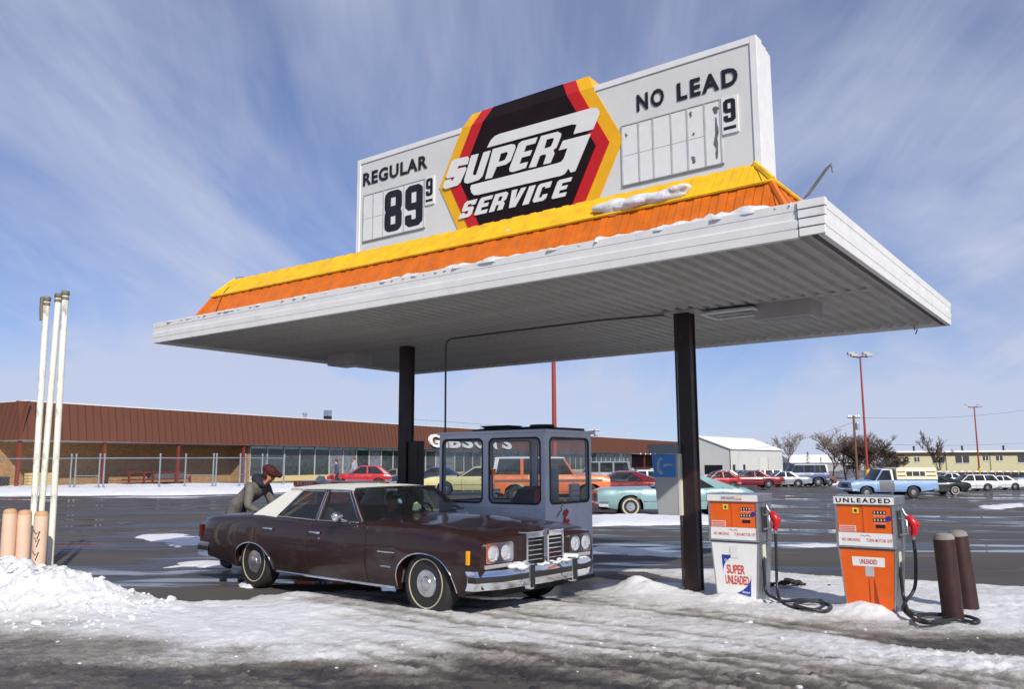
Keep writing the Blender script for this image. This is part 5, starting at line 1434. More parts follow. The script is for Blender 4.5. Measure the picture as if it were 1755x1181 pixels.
# doors as proud panels with dark shut lines
def door(x0f, x1f, sgn, name='door'):
    rows = []
    zs_ = np.linspace(.27, .865, 12)
    for z in zs_:
        a, b_ = x0f(z), x1f(z)
        rows.append([(a+(b_-a)*t, z) for t in np.linspace(0, 1, 14)])
    mbd = MB()
    mbd.grid([[(x, sgn*(sy(x, z)+.006), z) for x, z in r] for r in rows])
    edge = rows[0]+[r[-1] for r in rows[1:]]+rows[-1][::-1][1:]+[r[0] for r in rows[::-1][1:]]
    mbd.grid([[(x, sgn*(sy(x, z)+.006), z) for x, z in edge], [(x, sgn*(sy(x, z)-.004), z) for x, z in edge]])
    d_ = mbd.build(name, BROWN, hero, smooth=35)
    MB().tube([(x, sgn*(sy(x, z)+.001), z) for x, z in edge], .005, 4).build('shut_line', M['black'], d_)
    return d_
for sgn in (-1, 1):
    fd = door(lambda z: -.385+.03*(z-.5), lambda z: .66+.02*(.86-z), sgn)
    rd = door(lambda z: -1.36+(.44*max(0, (.66-z)/.40)**.8 if z < .66 else 0), lambda z: -.40+.03*(z-.5), sgn)
    for d_, hx in ((fd, -.24), (rd, -1.20)):
        y_ = sgn*(sy(hx, .765)+.012)
        MB().tube([(hx-.085, y_, .765), (hx-.075, y_+sgn*.02, .765), (hx+.075, y_+sgn*.02, .765), (hx+.085, y_, .765)], .014, 8).build('handle', M['chrome'], d_, smooth=50)
    MB().lathe([(0, 0), (.012, 0), (.012, .006), (0, .006)], 10, Matrix.Translation((-.16, sgn*(sy(-.16, .70)+.006), .70)) @ Matrix.Rotation(math.radians(90 if sgn < 0 else -90), 4, 'X')).build('lock', M['chrome'], fd)
    # bright sill moulding and arch mouldings
    MB().tube([(x, sgn*(sy(x, .25)+.004), .250) for x in np.linspace(-1.08, 1.10, 12)], .014, 6).build('sill_moulding', M['chrome'], hero, smooth=50)
    for xw, r_, n0 in ((HERO['xf'], HERO['ra'], 'f'), (HERO['xr'], HERO['raR'], 'r')):
        pts = []
        for k in range(25):
            x = xw+r_*1.0*math.cos(math.pi*k/24)*.999
            pts.append((x, sgn*(sy(x, hzlo(x))+.004), hzlo(x)+.004))
        MB().tube(pts, .008, 6).build('arch_moulding', M['chrome'], hero, smooth=50)
    # bright gutter along the roof
    MB().tube([(-1.18, sgn*.682, 1.238), (-.4, sgn*.684, 1.248), (.04, sgn*.682, 1.244), (.26, sgn*.775, 1.06), (.47, sgn*.865, .905)], .010, 6).build('drip_rail', M['chrome'], hero, smooth=50)
    # fender badge strip and marker lamp
    MB().tube([(.88, sgn*(sy(.88, .62)+.004), .62), (1.16, sgn*(sy(1.16, .62)+.004), .62)], .007, 5).build('fender_trim', M['chrome'], hero)
    MB().tube([(.94, sgn*(sy(.94, .47)+.003), .47), (1.10, sgn*(sy(1.1, .47)+.003), .47)], .010, 5).build('fender_badge', HUB, hero)
    MB().box((2.17, sgn*(sy(2.19, .62))-.012, .565), (2.215, sgn*(sy(2.19, .62))+.012, .70)).build('marker_lamp', AMB, hero, bevel=.004)
    MB().box((-2.96, sgn*(sy(-2.95, .62))-.03, .57), (-2.9, sgn*(sy(-2.95, .62))+.008, .74)).build('tail_lamp', TAIL, hero)
    # quad round headlamps in a chrome bezel
    yc_ = sgn*.68
    bz = MB().poly(rrect(-.205, -.10, .205, .10, .035), lambda x, y, d: (2.325+d, yc_+x, .675+y), .045, [[(cx_+.082*math.cos(a), .082*math.sin(a)) for a in [i*math.pi/10 for i in range(20)]] for cx_ in (-.098, .098)]).build('headlamp_bezel', M['chrome'], hero)
    for cx_ in (-.098, .098):
        MB().lathe([(.083, 0), (.083, .028), (.076, .032), (.074, .022), (.060, .036), (.035, .044), (0, .047)], 24, Matrix.Translation((2.318, yc_+cx_, .675)) @ Matrix.Rotation(math.radians(90), 4, 'Y')).build('headlamp', LENS, bz, smooth=30)
    MB().box((2.30, yc_-.20, .525), (2.36, yc_+.20, .565)).build('turn_lamp', mat('parking_lamp', (.45, .45, .45), .25, metal=.4), hero, bevel=.008)
    # bumper guards
    gd = MB().box((2.44, sgn*.36-.035, .30), (2.525, sgn*.36+.035, .555)).build('bumper_guard', M['chrome'], hero, bevel=.015)
    MB().box((2.526, sgn*.36-.028, .32), (2.54, sgn*.36+.028, .54)).build('guard_pad', M['rubber'], gd, bevel=.005)
# grille: upright shell split by a centre bar
gx = 2.34
gs = MB()
for (y0, y1, z0, z1) in ((-.315, -.285, .49, .85), (.285, .315, .49, .85), (-.285, .285, .79, .85)):
    gs.box((gx-.06, y0, z0), (gx+.075, y1, z1))
gso = gs.build('grille_shell', M['chrome'], hero, bevel=.008)
MB().hexa([(gx+.07, -.028, .49), (gx+.105, -.012, .49), (gx+.105, .012, .49), (gx+.07, .028, .49)], [(gx+.07, -.028, .87), (gx+.105, -.012, .87), (gx+.105, .012, .87), (gx+.07, .028, .87)]).build('centre_bar', M['chrome'], gso)
MB().box((gx-.02, -.284, .49), (gx+.02, .284, .789)).build('grille_backing', M['black'], gso)
MB().box((gx+.106, -.008, .81), (gx+.111, .008, .855)).build('red_emblem', TAIL, gso)
for sgn in (-1, 1):
    for k in range(6):
        z_ = .515+.048*k
        MB().box((gx+.022, min(sgn*.03, sgn*.283), z_), (gx+.062, max(sgn*.03, sgn*.283), z_+.009)).build('grille_bar', M['chrome'], gso)
# mirror, wipers, steering wheel, mirror sticker
mr_ = MB().ball((.26, -1.06, .965), (.05, .085, .062), 12, 8).build('door_mirror', M['chrome'], hero, smooth=60)
MB().tube([(.34, -.93, .885), (.34, -.99, .92), (.28, -1.04, .945)], .012, 6).build('mirror_stalk', M['chrome'], mr_)
for y_ in (-.45, .15):
    MB().tube([(.66, y_, .965), (.61, y_+.25, .985), (.57, y_+.52, 1.0)], .007, 5).build('wiper', M['black'], hero)
sw = MB().tube([(.10+.05*math.sin(a), .38+.185*math.cos(a), .90+.16*math.sin(a)) for a in [i*math.pi/10 for i in range(21)]], .012, 6, False)
sw.tube([(.10, .20, .9), (.10, .56, .9)], .010, 5); sw.tube([(.10, .38, .9), (.4, .38, .75)], .02, 6)
sw.build('steering_wheel', M['black'], hero, smooth=50)
MB().ball((.10, 0, 1.18), (.02, .11, .03), 10, 6).build('rear_view_mirror', M['black'], hero, smooth=50)
MB().poly([(-.07, -.05), (.04, -.05), (.05, -.02), (.07, -.045), (.08, .0), (.0, .05), (-.05, .03)], lambda x, y, d: (.44, -.02+x, 1.05+y), 0).build('window_sticker', mat('sticker_green', S(150, 170, 140), .5), hero)
MB().lathe([(0, 0), (.032, 0), (.032, .003), (0, .003)], 14, Matrix.Translation((.34, -.2, 1.11)) @ Matrix.Rotation(math.radians(60), 4, 'Y')).build('window_sticker', mat('sticker_blue', S(150, 180, 200), .5), hero)
MB().box((-3.12, -.16, .36), (-3.11, .16, .50)).build('number_plate', M['card'], hero)
# roof edge trim where the vinyl ends
MB().tube([(.16*(1-s*s)*.55+.065, s*.66, 1.265+.012*(1-s*s)) for s in np.linspace(-1, 1, 11)], .010, 5).build('roof_trim', M['chrome'], hero, smooth=50)
# snow on the bumper shelf
def heap(name, label, pts, loc, rz, seed):
    h_ = MB(); r__ = random.Random(seed)
    for (x, y, z, r) in pts:
        for k in range(5):
            h_.ball((x+r__.gauss(0, r*.5), y+r__.gauss(0, r*.8), z+r__.uniform(0, r*.3)), (r*r__.uniform(.5, .9), r*r__.uniform(.6, 1.1), r*r__.uniform(.25, .45)), 8, 6)
    ob = h_.build(name, SNOW_C, None, smooth=60)
    ob.location = loc; ob.rotation_euler = (0, 0, rz)
    md = ob.modifiers.new('remesh', 'REMESH'); md.mode = 'VOXEL'; md.voxel_size = .010; md.use_smooth_shade = True
    return tag(ob, label, 'snow', kind='stuff')
heap('snow_heap', 'snow caught between grille and bumper of the brown sedan', [(2.39, -.42, .52, .075), (2.38, -.50, .52, .06), (2.43, -.3, .51, .04), (2.43, -.15, .51, .035), (2.43, .0, .51, .035), (2.43, .15, .51, .04), (2.39, .30, .52, .06), (2.39, .40, .54, .085), (2.39, .50, .52, .05), (2.39, .7, .51, .03)], cc, ch, 2)

# ------------------------------------------------------------------ other vehicles
SED = dict(Lf=2.55, Lr=2.75, xf=1.50, xr=-1.45, R=.33, ra=.41, sill=.25, W=[(-2.75, .84), (-2.4, .93), (0, .96), (1.6, .95), (2.55, .88)],
 top=[(-2.75, .80), (-2.6, .88), (-1.6, .92), (.8, .91), (1.6, .90), (2.3, .85), (2.55, .78)], crown=[(-2.75, .02), (-1.6, .05), (.8, .06), (2.55, .03)],
 xa=.75, xat=.05, xct=-1.0, xc=-1.6, zr=1.40, yr=.62, pillars=[(-.42, -.44, .09)], cw=(.25, .22), hx=(-.3, -1.2))
WAG = dict(SED, xct=-2.2, xc=-2.62, pillars=[(-.42, -.44, .09), (-1.35, -1.32, .09)], cw=(.12, .10), Lr=2.7, zr=1.46)
COUPE = dict(Lf=2.50, Lr=2.55, xf=1.45, xr=-1.40, R=.335, ra=.42, sill=.25, W=[(-2.55, .80), (-2.2, .92), (-1.3, .96), (0, .93), (1.5, .95), (2.3, .93), (2.5, .90)],
 top=[(-2.55, .80), (-2.4, .88), (-1.5, .94), (-.7, .90), (.6, .90), (1.5, .90), (2.3, .88), (2.5, .81)], crown=[(-2.55, .02), (-1.6, .05), (.6, .06), (2.5, .05)],
 xa=.55, xat=-.20, xct=-1.0, xc=-2.05, zr=1.34, yr=.58, pillars=[], cw=(.75, .28), hx=(-.3,))
HATCH = dict(Lf=2.0, Lr=1.9, xf=1.18, xr=-1.15, R=.29, ra=.36, sill=.24, W=[(-1.9, .74), (-1.5, .79), (0, .80), (1.3, .79), (2.0, .72)],
 top=[(-1.9, .78), (-1.7, .86), (.4, .87), (1.2, .84), (1.8, .78), (2.0, .70)], crown=[(-1.9, .02), (0, .04), (2.0, .03)],
 xa=.62, xat=0.0, xct=-1.15, xc=-1.8, zr=1.36, yr=.54, pillars=[(-.45, -.45, .08)], cw=(.3, .2), hx=(-.2,))
BLAZ = dict(Lf=2.2, Lr=2.3, xf=1.40, xr=-1.35, R=.37, ra=.48, sill=.42, W=[(-2.3, .93), (0, .97), (1.8, .96), (2.2, .92)],
 top=[(-2.3, 1.14), (0, 1.14), (1.0, 1.13), (2.0, 1.10), (2.2, 1.02)], crown=[(-2.3, .0), (.9, .04), (2.2, .03)],
 xa=.85, xat=.45, xct=-2.15, xc=-2.27, zr=1.82, yr=.76, pillars=[(-.25, -.25, .10), (-1.15, -1.15, .12)], cw=(.12, .14), hx=(.0,), zb=(.48, .64), bow=.06)
BEET = dict(Lf=2.0, Lr=2.05, xf=1.2, xr=-1.2, R=.31, ra=.42, sill=.26, W=[(-2.05, .40), (-1.8, .62), (-1.2, .78), (0, .72), (1.2, .78), (1.8, .62), (2.0, .42)],
 top=[(-2.05, .55), (-1.9, .75), (-1.5, .95), (-1.2, 1.02), (0, 1.0), (.6, 1.0), (1.3, .92), (1.8, .70), (2.0, .5)], crown=[(-2.05, .05), (-1.2, .10), (.6, .06), (1.5, .12), (2.0, .05)],
 xa=.62, xat=.25, xct=-.75, xc=-1.35, zr=1.48, yr=.50, pillars=[(-.4, -.38, .08)], cw=(.4, .2), hx=(-.1,))
def spot(px, py): return G(px, py)
RAD = math.radians
TEAL = paint('teal', S(128, 160, 160), .35, .2)
car('pale teal two door coupe parked behind the payphone column', 'car', spot(1150, 884), RAD(180), COUPE, TEAL, None, 0, 1.0, 'wide')
ow = car('orange utility wagon with snowy white roof seen through the booth windows', 'car', spot(944, 864), RAD(2), BLAZ, paint('orange', S(224, 106, 30), .35, 0), paint('cream_white', (.72, .72, .70), .4, 0), 0, 1.0, 'plain')
for sgn in (-1, 1):
    mbp = MB(); mbp.grid([[(x, sgn*(ow[1](x, z)+.006), z) for x in np.linspace(-2.2, 1.9, 14)] for z in (.86, .90, .95)]); mbp.build('side_stripe', mat('stripe_umber', S(92, 52, 30), .5), ow[0])
car('pale yellow sedan facing left seen through the booth left window', 'car', spot(816, 848), RAD(180), SED, paint('yellow', S(206, 196, 138), .35, 0), None, 0, 1.0, 'plain')
car('dark red coupe parked beyond the teal coupe', 'car', spot(1050, 861), RAD(176), COUPE, paint('dark_red', S(112, 20, 28), .3, .2), None, 0, 1.0, 'plain')
car('white sedan parked behind the dark red coupe', 'car', spot(1092, 850), RAD(184), SED, paint('white', (.66, .68, .70), .3, 0), None, 0, 1.0, 'plain')
car('silver utility truck standing right of the booth in the far row', 'car', spot(1022, 840), RAD(172), BLAZ, paint('silver', S(150, 156, 164), .35, .5), None, 0, 1.0, 'plain')
car('blue grey sedan in the far row behind the white sedan', 'car', spot(1062, 836), RAD(178), SED, paint('blue_grey', S(110, 122, 142), .3, .3), None, 0, 1.0, 'plain')
car('white station wagon half hidden behind the payphone hood', 'car', spot(1116, 833), RAD(180), WAG, paint('white', (.66, .68, .70)), None, 0, 1.0, 'plain')
car('small bright red hatchback right of the canopy column', 'car', spot(1226, 838), RAD(188), HATCH, paint('red', S(170, 24, 30), .3, .1), None, 0, 1.0, 'plain')
car('maroon four door sedan parked in front of the white metal warehouse', 'car', spot(1281, 837), RAD(180), SED, paint('maroon', S(120, 28, 36), .3, .2), None, 0, 1.05, 'plain')
car('silver grey sedan parked between maroon sedan and blue white utility wagon', 'car', spot(1335, 835), RAD(181), SED, paint('silver', S(150, 156, 164)), None, 0, 1.0, 'plain')
car('blue utility wagon with a white top in the far row', 'car', spot(1368, 834), RAD(182), BLAZ, paint('navy', S(44, 62, 104), .35, .1), paint('cream_white', (.72, .72, .70)), 0, 1.15, 'plain')
car('small rounded brown car at the right end of the far row', 'car', spot(1397, 833), RAD(182), BEET, paint('tan_brown', S(124, 70, 44), .4, 0), None, 0, 1.0, 'plain')
for px, py, lab, pc in ((1236, 829, 'pale cream sedan behind the red hatchback in the far row', S(200, 192, 160)), (1266, 828, 'grey sedan partly hidden behind the maroon sedan', S(128, 132, 138)), (1302, 828, 'white wagon behind the maroon sedan in front of the warehouse', (.68, .68, .68))):
    car(lab, 'car', spot(px, py), RAD(180), WAG if 'wagon' in lab else SED, paint(lab.split()[0]+'_far', pc), None, 0, 1.0, 'plain')
car('black coupe partly hidden behind the blue pickup', 'car', spot(1592, 849), RAD(180), COUPE, paint('black', (.012, .012, .014), .25, 0), None, 0, 1.0, 'wide')
car('white station wagon parked right of the black coupe', 'car', spot(1656, 842), RAD(180), WAG, paint('white', (.66, .68, .70)), None, 0, .92, 'plain')
car('white four door sedan right of the white station wagon', 'car', spot(1706, 840), RAD(181), SED, paint('white', (.66, .68, .70)), None, 0, .88, 'plain')
car('white sedan in the second row behind the black coupe', 'car', spot(1620, 834), RAD(180), SED, paint('white', (.66, .68, .70)), None, 0, .95, 'plain')
car('red compact car parked by the store windows', 'car', spot(618, 836), RAD(185), HATCH, paint('red', S(170, 24, 30)), None, 0, 1.05, 'plain')
car('tan and grey sedan right of the red compact by the store', 'car', spot(672, 834), RAD(182), SED, paint('tan_grey', S(132, 126, 116)), None, 0, .85, 'plain')
car('dark blue sedan parked right of the left canopy column', 'car', spot(742, 838), RAD(178), SED, paint('midnight', S(40, 52, 84)), None, 0, .95, 'plain')

# pickups with camper shells
def pickup(label, loc, heading, body, scale, shell, primer):
    sp = dict(Lf=2.35, Lr=3.05, xf=1.42, xr=-1.50, R=.37, ra=.47, sill=.42, W=[(-3.05, .95), (0, .97), (1.9, .97), (2.35, .93)],
      top=[(-3.05, 1.10), (-.35, 1.10), (-.30, 1.10), (.9, 1.08), (1.9, 1.06), (2.25, 1.03), (2.35, .95)], crown=[(-3.05, 0), (.8, .05), (2.35, .03)],
      xa=.78, xat=.30, xct=-.30, xc=-.36, zr=1.78, yr=.72, pillars=[], cw=(.12, .12), hx=(-.1,), zb=(.46, .62), bow=.06, seats=(.0,))
    o, sy_, tp_, zl_, bd_, ip_ = car(label, 'pickup', loc, heading, sp, body, paint('cream_white', (.72, .72, .70)), 0, scale, 'plain', name='pickup_truck')
    for sgn in (-1, 1):
        if primer:
            mbp = MB(); mbp.grid([[(x, sgn*(sy_(x, z)+.008), z) for x in np.linspace(-.30, .62, 6)] for z in np.linspace(.46, 1.06, 6)]); mbp.build('door', mat('primer_grey', S(96, 98, 104), .6, var=.25, scale=5), o)
        ww_ = .93
    sh = MB()
    zt = 1.80
    x0, x1 = -3.08, -.50
    sh.hexa([(x0, -ww_, 1.12), (x1, -ww_, 1.12), (x1, ww_, 1.12), (x0, ww_, 1.12)], [(x0+.05, -.86, zt), (x1, -.86, zt), (x1, .86, zt), (x0+.05, .86, zt)])
    so_ = sh.build('camper_shell', shell, o, bevel=.03)
    for sgn in (-1, 1):
        def fs(x, z, d): 
            t_ = (z-1.12)/(zt-1.12); return (x, sgn*(ww_+(.86-ww_)*t_+d), z)
        for z_ in (1.33, 1.56):
            for (a, b_) in ((x0+.12, -2.35), (-1.05, x1-.06)):
                MB().poly([(a, z_), (b_, z_), (b_, z_+.06), (a, z_+.06)], fs, .006).build('stripe', mat('stripe_brown', S(96, 60, 36), .5), so_)
        wn = MB().poly([(-2.30, 1.34), (-1.10, 1.34), (-1.10, 1.62), (-2.30, 1.62)], fs, .006).build('shell_window', CGB, so_)
        for xx in (-2.3, -1.95, -1.5, -1.1):
            MB().poly([(xx-.02, 1.33), (xx+.02, 1.33), (xx+.02, 1.63), (xx-.02, 1.63)], fs, .012).build('window_frame', M['white'], wn)
    MB().box((-3.0, -.8, zt+.003), (-.6, .8, zt+.05)).build('roof_snow', SNOW_C, so_, bevel=.02)
    return o
pickup('light blue pickup with primer grey door and striped camper shell', spot(1513, 854), RAD(183), paint('light_blue', S(120, 152, 192), .4, .05, .3), 1.0, mat('shell_cream', S(214, 206, 178), .5, var=.06), True)
pickup('pale blue pickup with camper top at the right edge of the lot', spot(1778, 840), RAD(182), paint('pale_blue', S(140, 164, 190), .4, .05, .3), .95, mat('shell_white', (.66, .66, .66), .5), False)

# ------------------------------------------------------------------ people
def figure(label, loc, heading, J, E, parts, name='person', scale=1.0, parent_extra=None):
    """one skinned body: J joint -> (x, y, z, radius); x is the way the person faces, y to the left"""
    keys = list(J)
    me = bpy.data.meshes.new('body')
    me.from_pydata([J[k][:3] for k in keys], [(keys.index(a), keys.index(b_)) for a, b_ in E], [])
    ob = bpy.data.objects.new('body', me); COL.objects.link(ob)
    sk = ob.modifiers.new('skin', 'SKIN'); sk.use_smooth_shade = True
    for i, k in enumerate(keys):
        r = J[k][3]; r = r if isinstance(r, tuple) else (r, r)
        me.skin_vertices[0].data[i].radius = r
        me.skin_vertices[0].data[i].use_root = (k == 'pelvis')
    sb = ob.modifiers.new('sub', 'SUBSURF'); sb.levels = 2; sb.render_levels = 2
    dg = bpy.context.evaluated_depsgraph_get()
    m2 = bpy.data.meshes.new_from_object(ob.evaluated_get(dg))
    bpy.data.objects.remove(ob)
    m2.name = 'body'
    m2.materials.clear()
    mats_ = []
    for mt, ks in parts:
        mats_.append(mt); m2.materials.append(mt)
    P = {k: Vector(J[k][:3]) for k in keys}
    look = {k: i for i, (mt, ks) in enumerate(parts) for k in ks}
    cen = []
    for p in m2.polygons:
        c_ = p.center; best = 1e9; bi = 0
        for a, b_ in E:
            A_, B_ = P[a], P[b_]; ab = B_-A_
            t_ = max(0, min(1, (c_-A_).dot(ab)/max(1e-9, ab.dot(ab))))
            d = (c_-A_-ab*t_).length
            if d < best: best = d; bi = look[a if t_ < .5 else b_]
        p.material_index = bi; p.use_smooth = True
    root = thing(name, label, 'person', loc, heading)
    root.scale = (scale,)*3
    inst('body', m2, root)
    return root
SKIN = mat('skin', S(196, 138, 112), .5, var=.08)
GCOAT = mat('grey_coat', S(106, 103, 98), .85, var=.25, scale=9, bump=.4, bscale=25)
TROU = mat('grey_trousers', S(90, 88, 88), .85, var=.2, scale=9, bump=.3, bscale=25)
NAVY = mat('navy_cloth', S(28, 30, 52), .8, var=.2)
PLAID = bpy.data.materials.new('red_plaid'); PLAID.use_nodes = True
_t = PLAID.node_tree; _b = _t.nodes['Principled BSDF']; _b.inputs['Roughness'].default_value = .85
_c = _t.nodes.new('ShaderNodeTexCoord'); _k = _t.nodes.new('ShaderNodeTexChecker'); _k.inputs['Scale'].default_value = 26
_k.inputs['Color1'].default_value = (*S(84, 22, 18), 1); _k.inputs['Color2'].default_value = (*S(20, 9, 9), 1)
_t.links.new(_c.outputs['Object'], _k.inputs[0]); _t.links.new(_k.outputs[0], _b.inputs['Base Color'])
BOOT = mat('boots', (.02, .017, .015), .6)
def hand(J, E, side, wrist, d, up, spread):
    """five fingers rooted in the palm"""
    w_ = Vector(wrist); d = Vector(d).normalized(); up = Vector(up).normalized(); sp_ = Vector(spread).normalized()
    J['palm'+side] = (*(w_+d*.07), .033)
    E.append(('wrist'+side, 'palm'+side))
    for i, (o_, ln) in enumerate(((-.028, .07), (-.01, .082), (.010, .078), (.028, .06))):
        a = w_+d*.09+sp_*o_; b_ = a+d*ln*.5-up*.008; c_ = b_+d*ln*.4-up*.035
        for n_, p in (('a', a), ('b', b_), ('c', c_)): J[f'f{i}{n_}{side}'] = (*p, .0095 if n_ != 'a' else .011)
        E += [('palm'+side, f'f{i}a{side}'), (f'f{i}a{side}', f'f{i}b{side}'), (f'f{i}b{side}', f'f{i}c{side}')]
    a = w_+d*.04-sp_*.035; b_ = a+d*.04-sp_*.02-up*.015
    J['th_a'+side] = (*a, .013); J['th_b'+side] = (*b_, .010)
    E += [('palm'+side, 'th_a'+side), ('th_a'+side, 'th_b'+side)]
def man(label, loc, heading, lean, headfwd, coat, trousers, hatfn, handz=None, scale=1.0, seated=False):
    s_, c_ = math.sin(lean), math.cos(lean)
    hz_ = .46 if seated else .93
    J = {}; E = []
    J['pelvis'] = (0, 0, hz_, (.155, .125))
    up = lambda d, y=0, f=0: (d*s_+f*c_, y, hz_+d*c_-f*s_)
    J['waist'] = (*up(.18), (.15, .125)); J['chest'] = (*up(.38), (.185, .14)); J['yoke'] = (*up(.50), (.13, .10))
    nk = up(.585)
    J['neck'] = (nk[0]+.01, 0, nk[2], .058)
    hd = (nk[0]+headfwd*.10, 0, nk[2]+.07)
    J['jaw'] = (*hd, .078); J['skull'] = (hd[0]+headfwd*.04-.01, 0, hd[2]+.075, .098); J['crown'] = (hd[0]+headfwd*.05-.02, 0, hd[2]+.125, .07)
    J['nose'] = (hd[0]+.105, 0, hd[2]+.02, .014)
    E += [('pelvis', 'waist'), ('waist', 'chest'), ('chest', 'yoke'), ('yoke', 'neck'), ('neck', 'jaw'), ('jaw', 'skull'), ('skull', 'crown'), ('jaw', 'nose')]
    for sg, sd in ((1, 'l'), (-1, 'r')):
        sh = up(.49, sg*.19)
        J['sh'+sd] = (*sh, .082)
        E.append(('yoke', 'sh'+sd))
        if handz:
            wr = (sh[0]+handz[0], sg*(.16-handz[2]), handz[1]); el = (sh[0]*.5+wr[0]*.5-.03, sg*.30, (sh[2]+wr[2])/2-.09)
        else:
            wr = (sh[0]+.10, sg*.26, sh[2]-.50); el = (sh[0]-.02, sg*.255, sh[2]-.27)
        J['el'+sd] = (*el, .062); J['wrist'+sd] = (*wr, .036)
        E += [('sh'+sd, 'el'+sd), ('el'+sd, 'wrist'+sd)]
        dd = Vector(wr)-Vector(el)
        hand(J, E, sd, wr, dd, (0, 0, 1), (0, sg, 0))
        if seated:
            J['hip'+sd] = (.02, sg*.10, .45, .095); J['knee'+sd] = (.46, sg*.13, .50, .068); J['ank'+sd] = (.60, sg*.13, .13, .045); J['toe'+sd] = (.76, sg*.14, .08, .04)
        else:
            J['hip'+sd] = (0, sg*.10, .86, .105); J['knee'+sd] = (.04+.04*sg, sg*.13, .48, .075); J['ank'+sd] = (-.02+.06*sg, sg*.14, .09, .055); J['toe'+sd] = (.16+.06*sg, sg*.16, .045, .045)
        E += [('pelvis', 'hip'+sd), ('hip'+sd, 'knee'+sd), ('knee'+sd, 'ank'+sd), ('ank'+sd, 'toe'+sd)]
    skin_k = ['neck', 'jaw', 'skull', 'crown', 'nose']+[k for k in J if k.startswith(('palm', 'f0', 'f1', 'f2', 'f3', 'th_'))]
    boot_k = [k for k in J if k.startswith(('ank', 'toe'))]
    tro_k = [k for k in J if k.startswith(('hip', 'knee'))]+['pelvis']
    coat_k = [k for k in J if k not in skin_k+boot_k+tro_k]
    r = figure(label, loc, heading, J, E, [(coat, coat_k), (trousers, tro_k), (SKIN, skin_k), (BOOT, boot_k)], scale=scale)
    for sg in (-1, 1):
        MB().ball((hd[0]+.088, sg*.034, hd[2]+.058), (.010, .016, .010), 8, 6).build('eye', M['black'], r)
        MB().ball((hd[0]+.0, sg*.098, hd[2]+.03), (.022, .012, .035), 8, 6).build('ear', SKIN, r, smooth=60)
    MB().tube([(hd[0]+.083, -.025, hd[2]-.022), (hd[0]+.09, 0, hd[2]-.022), (hd[0]+.083, .025, hd[2]-.022)], .005, 5).build('mouth', mat('lips', S(150, 80, 70), .5), r)
    hatfn(r, hd, J)
    return r
def plaid_cap(r, hd, J):
    c_ = Vector(J['skull'][:3])
    m_ = Matrix.Rotation(math.radians(28), 3, 'Y')
    h_ = MB()
    h_.ball(c_+Vector((-.005, 0, .045)), (.125, .112, .085), 18, 10, m_)
    h_.tube([c_+Vector((.06, -.09, .015)), c_+Vector((.16, -.05, -.03)), c_+Vector((.175, 0, -.04)), c_+Vector((.16, .05, -.03)), c_+Vector((.06, .09, .015))], [.03, .026, .026, .026, .03], 8)
    cp = h_.build('cap', PLAID, r, smooth=60)
    for sg in (-1, 1):
        MB().ball(c_+Vector((-.02, sg*.105, -.02)), (.055, .018, .055), 10, 8).build('ear_flap', PLAID, cp, smooth=60)
    cv = Vector(J['yoke'][:3])
    MB().ball(cv+Vector((.03, 0, .085)), (.15, .15, .085), 16, 8, Matrix.Rotation(.7, 3, 'Y')).build('collar', NAVY, r, smooth=60)
def hair_fn(mt):
    def f(r, hd, J):
        c_ = Vector(J['skull'][:3])
        MB().ball(c_+Vector((-.022, 0, .035)), (.108, .106, .105), 16, 10).build('hair', mt, r, smooth=60)
    return f
HAIR = mat('dark_hair', S(50, 32, 24), .6)
pa = Vector((-4.22, 12.85, 0))
man('attendant in grey coat and red plaid cap bending over the sedan trunk', pa, ch+.35, .95, 1.0, GCOAT, TROU, plaid_cap, handz=(.16, .84, .06), scale=1.0)
dl_ = Vector((cc.x, cc.y, .06))
def car_pt(x, y, z): return cc+cf*x+cl*y+Vector((0, 0, z))
man('driver in a blue jacket sitting at the wheel of the brown sedan', car_pt(-.42, .38, .07), ch, -.18, .6, mat('blue_jacket', S(46, 62, 110), .8, var=.15), NAVY, hair_fn(HAIR), handz=(.46, .86, -.02), scale=.86, seated=True)
man('shopper in a dark plaid jacket walking left of the red compact', spot(577, 838), RAD(200), .06, .3, mat('plaid_dark', S(70, 72, 92), .85, var=.4, scale=14), NAVY, hair_fn(HAIR), scale=1.02)
man('shopper in a pale shirt standing beside the red compact door', spot(608, 834), RAD(160), .08, .3, mat('pale_shirt', S(150, 158, 172), .85), NAVY, hair_fn(mat('auburn_hair', S(120, 60, 34), .6)), scale=1.12)

# ------------------------------------------------------------------ brown store
BD = Vector((.488, .873, 0)).normalized(); BN = Vector((.873, -.488, 0)).normalized()
BO = Vector((-32.4, 54.7, 0))
BYAW = math.atan2(BD.y, BD.x)          # local x along the front, local -y out of the front
store = thing('brown_store', 'long low store with deep brown ribbed fascia and white sign letters', 'store', BO, BYAW)
ZE, ZT = 3.22, 5.80
SL = 142.0
fas = mat('brown_fascia', S(98, 57, 41), .7, var=.14, scale=.6, stain=(S(88, 52, 38), .3, .5, (1, 1, .3)))
seamm = mat('fascia_seam', S(84, 49, 36), .7)
brick = bpy.data.materials.new('tan_brick'); brick.use_nodes = True
_t = brick.node_tree; _b = _t.nodes['Principled BSDF']; _b.inputs['Roughness'].default_value = .85
_c = _t.nodes.new('ShaderNodeTexCoord'); _mp = _t.nodes.new('ShaderNodeMapping'); _mp.inputs['Rotation'].default_value = (math.radians(90), 0, 0)
_k = _t.nodes.new('ShaderNodeTexBrick'); _k.inputs['Scale'].default_value = 2.2
_k.inputs['Color1'].default_value = (*S(176, 138, 92), 1); _k.inputs['Color2'].default_value = (*S(150, 112, 76), 1); _k.inputs['Mortar'].default_value = (*S(120, 100, 80), 1)
_t.links.new(_c.outputs['Object'], _mp.inputs[0]); _t.links.new(_mp.outputs[0], _k.inputs[0]); _t.links.new(_k.outputs[0], _b.inputs['Base Color'])
